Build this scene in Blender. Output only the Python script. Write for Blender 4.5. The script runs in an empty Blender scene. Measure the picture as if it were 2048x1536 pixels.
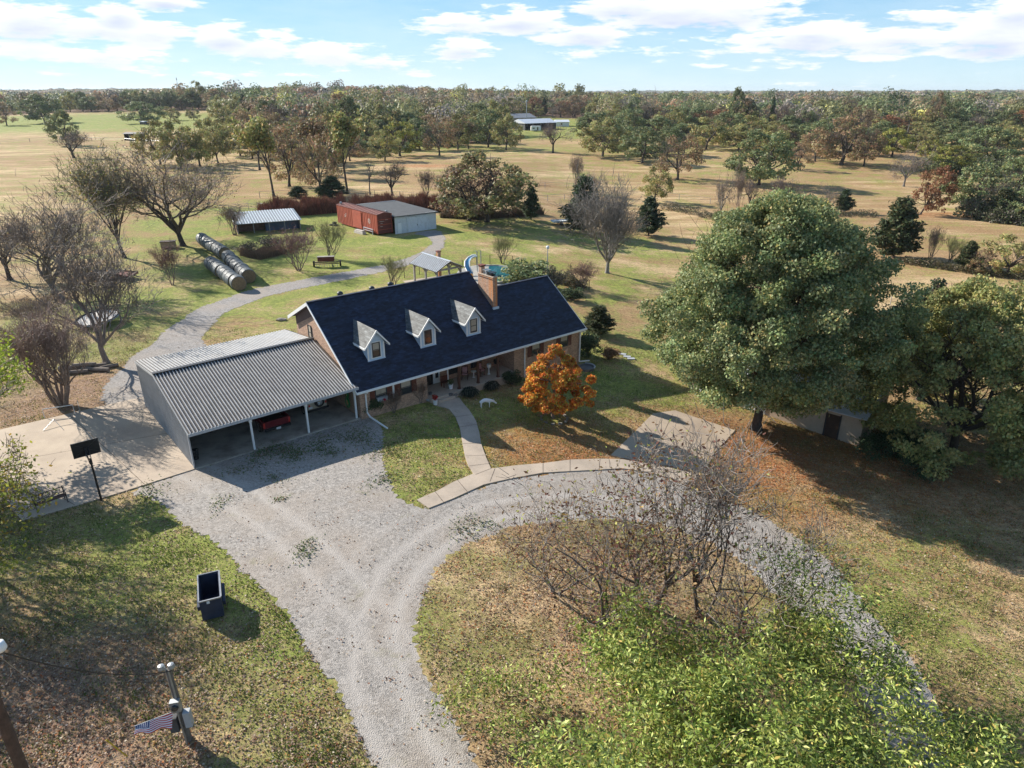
import bpy, bmesh, math, random
import numpy as np
from mathutils import Vector, Matrix
from mathutils.geometry import tessellate_polygon
R_ = math.radians
random.seed(7)
scene = bpy.context.scene
# ------------------------------------------------------------------ camera
PITCH = 23.0079
CAM_H = 22.0
cam_d = bpy.data.cameras.new("camera")
cam_d.sensor_width = 36.0
cam_d.lens = 1380.0 / 2048.0 * 36.0
cam_d.clip_start = 0.5
cam_d.clip_end = 30000.0
cam = bpy.data.objects.new("camera", cam_d)
scene.collection.objects.link(cam)
cam.location = (0, 0, CAM_H)
cam.rotation_euler = (R_(90.0 - PITCH), 0, 0)
scene.camera = cam
# ------------------------------------------------------------------ light
SUN_EL, SUN_AZ = 29.0, 149.0            # azimuth of the direction TO the sun, from +X counter-clockwise
sun_d = bpy.data.lights.new("sun", 'SUN')
sun_d.energy = 5.0
sun_d.angle = R_(0.5)
sun_d.color = (1.0, 0.93, 0.82)
sun = bpy.data.objects.new("sun", sun_d)
scene.collection.objects.link(sun)
sdir = Vector((math.cos(R_(SUN_EL)) * math.cos(R_(SUN_AZ)), math.cos(R_(SUN_EL)) * math.sin(R_(SUN_AZ)), math.sin(R_(SUN_EL))))
sun.rotation_euler = sdir.to_track_quat('Z', 'Y').to_euler()
sun.location = (-60, 60, 60)
scene.view_settings.view_transform = 'Standard'
scene.view_settings.look = 'None'
scene.view_settings.gamma = 1.0
scene.view_settings.exposure = 0.92
# ------------------------------------------------------------------ world: physical sky + clouds by direction
FPX, U0, V0 = 1380.0, 1024.0, 768.0
cp_, sp_ = math.cos(R_(PITCH)), math.sin(R_(PITCH))
def ray(u, v):
    a, b = (u - U0) / FPX, -(v - V0) / FPX
    return Vector((a, cp_ + b * sp_, -sp_ + b * cp_))
world = bpy.data.worlds.new("World")
scene.world = world
world.use_nodes = True
wt = world.node_tree
wt.nodes.clear()
def wn(t, **k):
    n = wt.nodes.new(t)
    for a, b in k.items(): setattr(n, a, b)
    return n
def wmath(op, a, b=None, c=None, clamp=False):
    n = wn('ShaderNodeMath', operation=op, use_clamp=clamp)
    for i, x in enumerate((a, b, c)):
        if x is None: continue
        if isinstance(x, (int, float)): n.inputs[i].default_value = x
        else: wt.links.new(x, n.inputs[i])
    return n.outputs[0]
sky = wn('ShaderNodeTexSky', sky_type='NISHITA')
sky.sun_disc = False
sky.sun_elevation = R_(SUN_EL)
sky.sun_rotation = R_(90.0 - SUN_AZ)
sky.air_density = 1.0; sky.dust_density = 0.0; sky.ozone_density = 3.0
tc = wn('ShaderNodeTexCoord')
sep = wn('ShaderNodeSeparateXYZ'); wt.links.new(tc.outputs['Generated'], sep.inputs[0])
az = wmath('ARCTAN2', sep.outputs[0], sep.outputs[1])
el = wmath('ARCSINE', sep.outputs[2])
comb = wn('ShaderNodeCombineXYZ')
wt.links.new(wmath('MULTIPLY', az, 9.0), comb.inputs[0]); wt.links.new(wmath('MULTIPLY', el, 44.0), comb.inputs[1])
def wnoise(scale, detail, rough=0.6):
    n = wn('ShaderNodeTexNoise'); n.inputs['Scale'].default_value = scale; n.inputs['Detail'].default_value = detail
    n.inputs['Roughness'].default_value = rough
    wt.links.new(comb.outputs[0], n.inputs['Vector'])
    return n.outputs[0]
nz = wnoise(2.1, 8.0, 0.62)
nz2 = wnoise(0.8, 4.0)
# cloud list: centre u, centre v, half width, half height (photograph pixels -> sky directions), density
CL = [(45, 40, 75, 32, 1), (235, 32, 40, 20, 1), (330, 5, 60, 12, 1), (200, 60, 90, 18, .9), (310, 68, 80, 20, .9), (60, 95, 110, 20, .7), (200, 112, 130, 22, .7), (440, 78, 60, 22, .9),
      (530, 95, 80, 24, .8), (650, 108, 110, 22, .75), (760, 125, 90, 16, .6), (920, 48, 90, 18, .9), (1040, 44, 100, 22, 1), (925, 96, 62, 20, .9), (1165, 70, 92, 20, 1), (1180, 108, 70, 10, .5),
      (1240, 12, 90, 22, 1), (1380, 22, 190, 30, 1), (1180, 22, 40, 10, .5), (1620, 72, 120, 24, 1), (1760, 78, 160, 22, .9), (1500, 100, 160, 16, .5), (1650, 112, 220, 14, .5), (1990, 64, 90, 38, 1),
      (1870, 36, 130, 14, .6), (1960, 108, 160, 10, .5), (1480, 130, 120, 8, .35), (1640, 165, 90, 8, .3), (2040, 25, 50, 25, .9), (480, 148, 170, 8, .3), (850, 142, 60, 10, .35)]
mask = None
shade = None
for (u, v, hw, hh, dn) in CL:
    d0 = ray(u, v).normalized()
    a0, e0 = math.atan2(d0.x, d0.y), math.asin(d0.z)
    wa, we = hw / FPX * 1.05, hh / FPX * 1.15
    x = wmath('MULTIPLY', wmath('SUBTRACT', az, a0), 1 / wa)
    y = wmath('MULTIPLY', wmath('SUBTRACT', el, e0), 1 / we)
    r = wmath('SQRT', wmath('ADD', wmath('MULTIPLY', x, x), wmath('MULTIPLY', y, y)))
    m = wmath('MULTIPLY', wmath('SUBTRACT', 1.28, r), dn)
    s_ = wmath('ADD', y, 0.0)
    mask = m if mask is None else wmath('SMOOTH_MAX', mask, m, 0.15)
    sb = wmath('MULTIPLY', wmath('MAXIMUM', m, 0.0), wmath('SUBTRACT', 0.55, wmath('MULTIPLY', y, 1.1)))
    shade = sb if shade is None else wmath('MAXIMUM', shade, sb)
mk = wmath('ADD', mask, wmath('MULTIPLY', wmath('SUBTRACT', nz, 0.53), 2.7))
mr = wn('ShaderNodeMapRange', interpolation_type='SMOOTHSTEP'); wt.links.new(mk, mr.inputs[0])
mr.inputs[1].default_value = 0.12; mr.inputs[2].default_value = 0.62; mr.inputs[3].default_value = 0.0; mr.inputs[4].default_value = 0.97
# high thin veil everywhere
mv = wn('ShaderNodeMapRange'); wt.links.new(nz2, mv.inputs[0])
mv.inputs[1].default_value = 0.35; mv.inputs[2].default_value = 0.75; mv.inputs[3].default_value = 0.0; mv.inputs[4].default_value = 0.16
fac = wmath('MAXIMUM', mr.outputs[0], mv.outputs[0])
fac = wmath('MULTIPLY', fac, wmath('GREATER_THAN', sep.outputs[2], -0.02))
ms = wn('ShaderNodeMapRange'); wt.links.new(mk, ms.inputs[0])
ms.inputs[1].default_value = 0.3; ms.inputs[2].default_value = 1.6; ms.inputs[3].default_value = 0.0; ms.inputs[4].default_value = 1.0
nz3 = wnoise(1.4, 5.0)
sh = wmath('MULTIPLY', shade, wmath('ADD', wmath('MULTIPLY', nz3, 1.6), .1), clamp=True)
ccol = wn('ShaderNodeMixRGB'); wt.links.new(sh, ccol.inputs[0])
CW = 7.6
ccol.inputs[1].default_value = (CW * 1.02, CW * 1.02, CW * 1.02, 1); ccol.inputs[2].default_value = (CW * .58, CW * .64, CW * .84, 1)
SKYB = 6.9
hz_ = wn('ShaderNodeMapRange', interpolation_type='SMOOTHSTEP'); wt.links.new(el, hz_.inputs[0])
hz_.inputs[1].default_value = -0.02; hz_.inputs[2].default_value = 0.55; hz_.inputs[3].default_value = 1.0; hz_.inputs[4].default_value = 0.0
pale = wn('ShaderNodeMixRGB'); wt.links.new(wmath('MULTIPLY', hz_.outputs[0], .85), pale.inputs[0])
gcol = wn('ShaderNodeValToRGB'); wt.links.new(wmath('MULTIPLY', el, 6.6), gcol.inputs[0])
gcol.color_ramp.elements[0].position = 0.0; gcol.color_ramp.elements[0].color = (.62, .83, .95, 1)
gcol.color_ramp.elements[1].position = 1.0; gcol.color_ramp.elements[1].color = (.15, .45, .82, 1)
gsc = wn('ShaderNodeMixRGB', blend_type='MULTIPLY'); gsc.inputs[0].default_value = 1.0; wt.links.new(gcol.outputs[0], gsc.inputs[1]); gsc.inputs[2].default_value = (SKYB, SKYB, SKYB, 1)
tint = wn('ShaderNodeMixRGB', blend_type='MULTIPLY'); tint.inputs[0].default_value = 1.0
wt.links.new(sky.outputs[0], tint.inputs[1]); tint.inputs[2].default_value = (0.92, 1.02, 1.0, 1)
mix = wn('ShaderNodeMixRGB'); wt.links.new(fac, mix.inputs[0]); wt.links.new(tint.outputs[0], pale.inputs[1]); wt.links.new(gsc.outputs[0], pale.inputs[2]); wt.links.new(pale.outputs[0], mix.inputs[1]); wt.links.new(ccol.outputs[0], mix.inputs[2])
bg = wn('ShaderNodeBackground'); bg.inputs['Strength'].default_value = 0.085
wt.links.new(mix.outputs[0], bg.inputs['Color'])
wo = wn('ShaderNodeOutputWorld'); wt.links.new(bg.outputs[0], wo.inputs['Surface'])
scene.cycles.max_bounces = 6; scene.cycles.diffuse_bounces = 3; scene.cycles.glossy_bounces = 3
scene.cycles.transmission_bounces = 4; scene.cycles.transparent_max_bounces = 6; scene.cycles.volume_bounces = 0
scene.cycles.use_adaptive_sampling = True

# ------------------------------------------------------------------ terrain
def sm(x):
    x = np.clip(x, 0, 1); return x * x * (3 - 2 * x)
def terrain(x, y):
    x = np.asarray(x, float); y = np.asarray(y, float)
    r = np.hypot(x, y)
    z = -3.4 * sm((x + 14) / 50.0) * (1 - sm((y - 170) / 150.0)) * sm((y + 60) / 60)
    z = z + 9.5 * np.exp(-(((x + 190) / 240.0) ** 2 + ((y - 760) / 230.0) ** 2))
    z = z + 3.0 * np.exp(-(((x + 40) / 300.0) ** 2 + ((y - 1000) / 250.0) ** 2))
    z = z + (10.0 * np.sin(x / 900.0 + .8) * np.cos(y / 1300.0) + 7.0 * np.sin(x / 370.0 + 2.0 + y / 800.0)) * sm((r - 1300) / 1500.0) * (r < 7000)
    z = z + 1.2 * np.sin(x / 61.0 + 1.3) * np.sin(y / 83.0) * sm((r - 130) / 250.0)
    return z
def unp(u, v, h=0.0):
    """photograph pixel -> the point of the ground there (h metres above it)"""
    d = ray(u, v)
    z = 0.0
    for _ in range(30):
        k = (CAM_H - z - h) / -d.z
        x, y = d.x * k, d.y * k
        z = float(terrain(x, y))
    return Vector((x, y, z))
def unz(u, v, z):
    d = ray(u, v); k = (CAM_H - z) / -d.z
    return Vector((d.x * k, d.y * k, z))
def proj(p):
    x, y, z = p[0], p[1], p[2] - CAM_H
    f = y * cp_ - z * sp_
    return U0 + FPX * x / f, V0 - FPX * (y * sp_ + z * cp_) / f
def height_to(p, vtop):
    lo, hi = 0.0, 70.0
    for _ in range(40):
        m = (lo + hi) / 2
        if proj((p[0], p[1], p[2] + m))[1] > vtop: lo = m
        else: hi = m
    return lo
def mpp(p):
    """metres per photograph pixel at a point"""
    return (p[1] * cp_ - (p[2] - CAM_H) * sp_) / FPX
# house frame: origin = front left corner of the carport, s along the front, t towards the back
A0 = Vector((-20.05, 38.12, 0.0)); HANG = R_(39.4287)
EV = Vector((math.cos(HANG), math.sin(HANG), 0)); NV = Vector((-math.sin(HANG), math.cos(HANG), 0))
def HW(s, t, z=0.0): return A0 + EV * s + NV * t + Vector((0, 0, z))

# ------------------------------------------------------------------ materials
MATS = {}
def new_mat(name):
    m = bpy.data.materials.new(name); m.use_nodes = True
    nt = m.node_tree; b = nt.nodes['Principled BSDF']
    MATS[name] = m
    return m, nt, b
def N(nt, t, **k):
    n = nt.nodes.new(t)
    for a, b in k.items(): setattr(n, a, b)
    return n
def noise(nt, vec, scale, detail=4.0, rough=0.6, dim=None):
    n = N(nt, 'ShaderNodeTexNoise'); n.inputs['Scale'].default_value = scale; n.inputs['Detail'].default_value = detail; n.inputs['Roughness'].default_value = rough
    if vec is not None: nt.links.new(vec, n.inputs['Vector'])
    return n.outputs['Fac']
def ramp(nt, fac, stops, interp='LINEAR'):
    r = N(nt, 'ShaderNodeValToRGB'); r.color_ramp.interpolation = interp
    e = r.color_ramp.elements
    while len(e) < len(stops): e.new(0.5)
    for i, (p, c) in enumerate(stops):
        e[i].position = p; e[i].color = (c[0], c[1], c[2], 1) if not isinstance(c, (int, float)) else (c, c, c, 1)
    nt.links.new(fac, r.inputs[0])
    return r.outputs[0]
def mixc(nt, fac, a, b, mode='MIX'):
    n = N(nt, 'ShaderNodeMixRGB', blend_type=mode)
    for i, x in zip((0, 1, 2), (fac, a, b)):
        if isinstance(x, (int, float)): n.inputs[i].default_value = x if i == 0 else (x, x, x, 1)
        elif isinstance(x, tuple): n.inputs[i].default_value = (x[0], x[1], x[2], 1)
        else: nt.links.new(x, n.inputs[i])
    return n.outputs[0]
def nmath(nt, op, a, b=None, clamp=False):
    n = N(nt, 'ShaderNodeMath', operation=op, use_clamp=clamp)
    for i, x in enumerate((a, b)):
        if x is None: continue
        if isinstance(x, (int, float)): n.inputs[i].default_value = x
        else: nt.links.new(x, n.inputs[i])
    return n.outputs[0]
def bump(nt, b, h, strength=0.5, dist=0.02):
    n = N(nt, 'ShaderNodeBump'); n.inputs['Strength'].default_value = strength; n.inputs['Distance'].default_value = dist
    nt.links.new(h, n.inputs['Height']); nt.links.new(n.outputs[0], b.inputs['Normal'])
def objco(nt): return N(nt, 'ShaderNodeTexCoord').outputs['Object']
def geoco(nt): return N(nt, 'ShaderNodeNewGeometry').outputs['Position']
def plain(name, col, rough=0.6, metal=0.0, var=0.18, scale=3.0, dirt=None, bmp=0.0, spec=None):
    m, nt, b = new_mat(name)
    co = objco(nt)
    f = noise(nt, co, scale, 6.0, 0.65)
    lo = tuple(c * (1 - var) for c in col); hi = tuple(min(1, c * (1 + var)) for c in col)
    c = ramp(nt, f, [(0.3, lo), (0.7, hi)])
    if dirt:
        f2 = noise(nt, co, scale * .37 + .3, 8.0, 0.7)
        c = mixc(nt, ramp(nt, f2, [(0.5, 0.0), (0.68, dirt[3])]), c, dirt[:3])
    nt.links.new(c, b.inputs['Base Color'])
    b.inputs['Roughness'].default_value = rough; b.inputs['Metallic'].default_value = metal
    if spec is not None: b.inputs['Specular IOR Level'].default_value = spec
    if bmp: bump(nt, b, noise(nt, co, scale * 8, 4.0), bmp, 0.01)
    return m
def leafmat(name, rough=0.6, transl=0.3, spec=0.3):
    m, nt, b = new_mat(name)
    at = N(nt, 'ShaderNodeAttribute', attribute_name='col')
    oi = N(nt, 'ShaderNodeObjectInfo')
    c = mixc(nt, 1.0, at.outputs['Color'], oi.outputs['Color'], 'MULTIPLY')
    nt.links.new(c, b.inputs['Base Color']); b.inputs['Roughness'].default_value = rough
    b.inputs['Specular IOR Level'].default_value = spec
    if transl > 0:
        tr = N(nt, 'ShaderNodeBsdfTranslucent'); nt.links.new(c, tr.inputs['Color'])
        mx = N(nt, 'ShaderNodeMixShader'); mx.inputs[0].default_value = transl
        nt.links.new(b.outputs[0], mx.inputs[1]); nt.links.new(tr.outputs[0], mx.inputs[2])
        nt.links.new(mx.outputs[0], nt.nodes['Material Output'].inputs['Surface'])
    return m
leafmat('leaf'); leafmat('twig', 0.8, 0.0, 0.2)
def barkmat():
    m, nt, b = new_mat('bark')
    co = objco(nt)
    mp = N(nt, 'ShaderNodeMapping'); mp.inputs['Scale'].default_value = (5, 5, 1.2); nt.links.new(co, mp.inputs[0])
    f = noise(nt, mp.outputs[0], 3.0, 6.0)
    at = N(nt, 'ShaderNodeAttribute', attribute_name='col')
    c = mixc(nt, 1.0, at.outputs['Color'], ramp(nt, f, [(0.3, 0.6), (0.7, 1.35)]), 'MULTIPLY')
    nt.links.new(c, b.inputs['Base Color']); b.inputs['Roughness'].default_value = 0.9
    bump(nt, b, f, 0.6, 0.03)
barkmat()
plain('white_paint', (.78, .79, .78), .45, var=.06, dirt=(.5, .48, .44, .3))
plain('white_metal', (.70, .73, .76), .35, .3, var=.1, dirt=(.35, .3, .26, .25))
plain('trim_white', (.80, .80, .78), .5, var=.04)
plain('siding_blue', (.50, .60, .70), .6, var=.05)
plain('dark_trim', (.035, .035, .04), .5)
plain('brown_siding', (.085, .05, .045), .7, var=.2)
plain('shutter_red', (.12, .035, .02), .7, var=.35, scale=6)
plain('dark_wood', (.055, .03, .02), .7, var=.3)
plain('grey_wood', (.30, .28, .26), .8, var=.3)
plain('steel', (.35, .36, .37), .4, .7)
plain('black_metal', (.02, .02, .022), .45, .3)
plain('black_rubber', (.018, .018, .018), .85)
plain('navy_steel', (.026, .038, .075), .5, .2, var=.3, dirt=(.05, .04, .035, .5))
plain('maroon_paint', (.13, .012, .018), .25, .0, var=.1)
plain('tan_paint', (.42, .37, .29), .45, var=.08)
plain('chrome', (.7, .7, .7), .2, 1.0)
plain('plate_white', (.7, .7, .72), .5)
plain('red_plastic', (.5, .03, .02), .4)
plain('green_hose', (.03, .18, .05), .5)
plain('yellow_plastic', (.6, .45, .05), .5)
plain('pot_white', (.7, .71, .72), .5)
plain('pot_grey', (.12, .12, .12), .7)
plain('terracotta', (.4, .13, .06), .8)
plain('hay', (.21, .15, .085), .9, var=.35, scale=9, bmp=.5)
plain('hay_wrap', (.055, .07, .08), .6, var=.6, scale=2.2, dirt=(.24, .25, .22, .6))
plain('pole_wood', (.085, .05, .035), .85, var=.35, scale=5)
plain('porch_wood', (.10, .045, .03), .6)
plain('slide_blue', (.12, .35, .55), .4, var=.08)
plain('rock', (.22, .20, .17), .9, var=.4, bmp=.5)
plain('log', (.20, .16, .13), .9, var=.5, scale=5, bmp=.5)
plain('galv', (.33, .35, .36), .45, .6, var=.15)
plain('cushion', (.45, .25, .25), .9, var=.5, scale=25)
plain('blind', (.42, .36, .28), .8, var=.12)
plain('soil', (.06, .04, .03), .95, var=.4)
plain('tank_blue', (.07, .11, .18), .7, dirt=(.15,.1,.07,.5))
plain('rusty_brown', (.17, .085, .055), .85, var=.4, scale=2, dirt=(.25,.2,.17,.5))
plain('light_grey', (.38, .40, .42), .5, var=.1)
plain('dark_roof', (.07, .075, .08), .8, var=.25, scale=1.2)
plain('tan_wall', (.46, .36, .27), .8, var=.1)
plain('wood_tan', (.36, .25, .15), .8, var=.3)
def glassmat():
    m, nt, b = new_mat('glass_dark')
    b.inputs['Base Color'].default_value = (.03, .035, .04, 1); b.inputs['Roughness'].default_value = .08
    b.inputs['Specular IOR Level'].default_value = .8
    m, nt, b = new_mat('interior_dark')
    b.inputs['Base Color'].default_value = (.008, .008, .008, 1); b.inputs['Roughness'].default_value = .6
glassmat()
def brickmat(name, c1, c2, mortar, stain=None):
    m, nt, b = new_mat(name)
    co = objco(nt)
    g = N(nt, 'ShaderNodeNewGeometry')
    # choose (x or y, z) by the wall's own facing
    tcn = N(nt, 'ShaderNodeTexCoord')
    sp = N(nt, 'ShaderNodeSeparateXYZ'); nt.links.new(co, sp.inputs[0])
    add = nmath(nt, 'ADD', sp.outputs[0], sp.outputs[1])
    cb = N(nt, 'ShaderNodeCombineXYZ'); nt.links.new(add, cb.inputs[0]); nt.links.new(sp.outputs[2], cb.inputs[1])
    bt = N(nt, 'ShaderNodeTexBrick'); nt.links.new(cb.outputs[0], bt.inputs['Vector'])
    bt.inputs['Scale'].default_value = 1.0; bt.inputs['Brick Width'].default_value = .24; bt.inputs['Row Height'].default_value = .085
    bt.inputs['Mortar Size'].default_value = .008; bt.inputs['Color1'].default_value = (*c1, 1); bt.inputs['Color2'].default_value = (*c2, 1); bt.inputs['Mortar'].default_value = (*mortar, 1)
    bt.inputs['Bias'].default_value = -.1
    f = noise(nt, co, 9.0, 5.0)
    c = mixc(nt, 1.0, bt.outputs['Color'], ramp(nt, f, [(.3, .7), (.7, 1.3)]), 'MULTIPLY')
    if stain:
        mp = N(nt, 'ShaderNodeMapping'); mp.inputs['Scale'].default_value = (2.2, 2.2, .12); nt.links.new(co, mp.inputs[0])
        f2 = noise(nt, mp.outputs[0], 1.6, 4.0)
        c = mixc(nt, ramp(nt, f2, [(.48, 0.0), (.6, .85)]), c, stain)
    nt.links.new(c, b.inputs['Base Color']); b.inputs['Roughness'].default_value = .9
    bump(nt, b, bt.outputs['Fac'], -.4, .01)
brickmat('brick', (.46, .27, .17), (.30, .16, .10), (.42, .36, .30))
brickmat('chimney_brick', (.46, .27, .17), (.30, .15, .09), (.42, .36, .30), stain=(.55, .20, .05))
def shingle(name, col, var, side=False):
    m, nt, b = new_mat(name)
    co = objco(nt)
    sp = N(nt, 'ShaderNodeSeparateXYZ'); nt.links.new(co, sp.inputs[0])
    cb = N(nt, 'ShaderNodeCombineXYZ'); nt.links.new(nmath(nt, 'ADD', sp.outputs[1 if side else 0], nmath(nt, 'MULTIPLY', sp.outputs[0 if side else 1], .02)), cb.inputs[0]); nt.links.new(nmath(nt, 'MULTIPLY', sp.outputs[2], 1.3 if side else 1.73), cb.inputs[1])
    bt = N(nt, 'ShaderNodeTexBrick'); nt.links.new(cb.outputs[0], bt.inputs['Vector'])
    bt.inputs['Scale'].default_value = 1.0; bt.inputs['Brick Width'].default_value = .30; bt.inputs['Row Height'].default_value = .14; bt.inputs['Mortar Size'].default_value = .006
    k = var
    bt.inputs['Color1'].default_value = (*[c * (1 + k) for c in col], 1); bt.inputs['Color2'].default_value = (*[c * (1 - k) for c in col], 1); bt.inputs['Mortar'].default_value = (*[c * .5 for c in col], 1)
    mp = N(nt, 'ShaderNodeMapping'); mp.inputs['Scale'].default_value = (.6, .6, 3.0); nt.links.new(co, mp.inputs[0])
    f = noise(nt, mp.outputs[0], 1.5, 6.0, .7)
    c = mixc(nt, 1.0, bt.outputs['Color'], ramp(nt, f, [(.35, .55), (.72, 2.4)]), 'MULTIPLY')
    nt.links.new(c, b.inputs['Base Color']); b.inputs['Roughness'].default_value = .75
    bump(nt, b, bt.outputs['Fac'], -.5, .01)
plain('roof_rib', (.44, .44, .43), .38, .45, var=.12, scale=1.5, dirt=(.20, .17, .14, .45))
plain('wall_rib', (.33, .36, .40), .45, .35, var=.12, scale=1.2)
shingle('shingle_shaded', (.008, .0135, .032), .5)  # main roof: shade and blue skylight put into the shingle colour
shingle('shingle_sunlit', (.085, .09, .09), .35, True)  # dormer copy of the roof shingle, painted lighter for the sun on it
def concrete(name, col, stain, sc=1.0):
    m, nt, b = new_mat(name)
    co = geoco(nt)
    f = noise(nt, co, .35 * sc, 8.0, .6); f2 = noise(nt, co, 14.0, 6.0, .7)
    c = ramp(nt, f, [(.3, stain), (.55, col), (.75, tuple(min(1, x * 1.12) for x in col))])
    c = mixc(nt, 1.0, c, ramp(nt, f2, [(.3, .86), (.7, 1.12)]), 'MULTIPLY')
    nt.links.new(c, b.inputs['Base Color']); b.inputs['Roughness'].default_value = .85
    bump(nt, b, f2, .25, .01)
concrete('concrete', (.44, .355, .27), (.33, .26, .20))
concrete('concrete_walk', (.46, .38, .30), (.36, .30, .24), 2.0)
concrete('concrete_carport', (.42, .37, .31), (.20, .17, .14), 2.2)
def circ(pts):
    P = [unz(u, v, -.6) for u, v in pts]; Am = np.array([[2 * p.x, 2 * p.y, 1] for p in P]); bm_ = np.array([p.x ** 2 + p.y ** 2 for p in P]); q = np.linalg.lstsq(Am, bm_, rcond=None)[0]
    return q[0], q[1], math.sqrt(q[2] + q[0] ** 2 + q[1] ** 2)
_c1 = circ([(832, 1230), (880, 1130), (990, 1070), (1150, 1042), (1350, 1045), (1500, 1120), (1640, 1250), (900, 1430)])
_c2 = circ([(415, 1075), (530, 1180), (625, 1310), (715, 1460), (755, 1536)])
TRK = [(_c1[0], _c1[1], _c1[2] + .9, .55, .8), (_c1[0], _c1[1], _c1[2] + 2.6, .5, .75), (_c1[0], _c1[1], _c1[2] + 4.6, .35, .35), (_c2[0], _c2[1], _c2[2] + 2.0, .5, .55), (_c2[0], _c2[1], _c2[2] + 3.7, .5, .6)]
def gravelmat(name, base=(.305, .28, .255), dark=(.12, .11, .10)):
    m, nt, b = new_mat(name)
    co = geoco(nt)
    vo = N(nt, 'ShaderNodeTexVoronoi'); vo.inputs['Scale'].default_value = 20.0; nt.links.new(co, vo.inputs['Vector'])
    sp = N(nt, 'ShaderNodeSeparateColor'); nt.links.new(vo.outputs['Color'], sp.inputs[0])
    vo2 = N(nt, 'ShaderNodeTexVoronoi'); vo2.inputs['Scale'].default_value = 8.5; nt.links.new(co, vo2.inputs['Vector'])
    sp2 = N(nt, 'ShaderNodeSeparateColor'); nt.links.new(vo2.outputs['Color'], sp2.inputs[0])
    c = ramp(nt, sp.outputs[0], [(0, dark), (.35, base), (.8, tuple(min(1, x * 1.35) for x in base)), (1, tuple(min(1, x * 1.75) for x in base))])
    c = mixc(nt, .55, c, ramp(nt, sp2.outputs[0], [(0, tuple(x * .55 for x in base)), (.5, base), (1, tuple(min(1, x * 1.5) for x in base))]))
    f = noise(nt, co, .22, 7.0, .6)
    c = mixc(nt, ramp(nt, f, [(.42, 0.0), (.62, .5)]), c, (.35, .29, .235))
    if name == 'gravel':
        sxy = N(nt, 'ShaderNodeSeparateXYZ'); nt.links.new(co, sxy.inputs[0]); wob = noise(nt, co, .25, 3.0); tot = None
        for (cx, cy, rad, wdt, amt) in TRK:
            dx = nmath(nt, 'SUBTRACT', sxy.outputs[0], cx); dy = nmath(nt, 'SUBTRACT', sxy.outputs[1], cy)
            dd = nmath(nt, 'SQRT', nmath(nt, 'ADD', nmath(nt, 'MULTIPLY', dx, dx), nmath(nt, 'MULTIPLY', dy, dy)))
            dd = nmath(nt, 'ABSOLUTE', nmath(nt, 'SUBTRACT', nmath(nt, 'ADD', dd, nmath(nt, 'MULTIPLY', wob, 1.2)), rad + .6))
            t_ = nmath(nt, 'MULTIPLY', nmath(nt, 'SUBTRACT', 1.0, nmath(nt, 'DIVIDE', dd, wdt), True), amt); tot = t_ if tot is None else nmath(nt, 'MAXIMUM', tot, t_)
        c = mixc(nt, tot, c, mixc(nt, f, (.36, .33, .30), (.52, .48, .44)))
    f3 = noise(nt, co, 1.3, 8.0, .75)
    c = mixc(nt, ramp(nt, f3, [(.58, 0.0), (.72, .7)]), c, (.25, .20, .145))
    f4 = noise(nt, co, .5, 8.0, .7)
    c = mixc(nt, ramp(nt, f4, [(.60, 0.0), (.70, .45)]), c, (.20, .19, .09))
    nt.links.new(c, b.inputs['Base Color']); b.inputs['Roughness'].default_value = .95
    bump(nt, b, vo.outputs['Distance'], .7, .03)
gravelmat('gravel')
gravelmat('gravel_lane', (.25, .235, .225), (.13, .12, .11))
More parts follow.
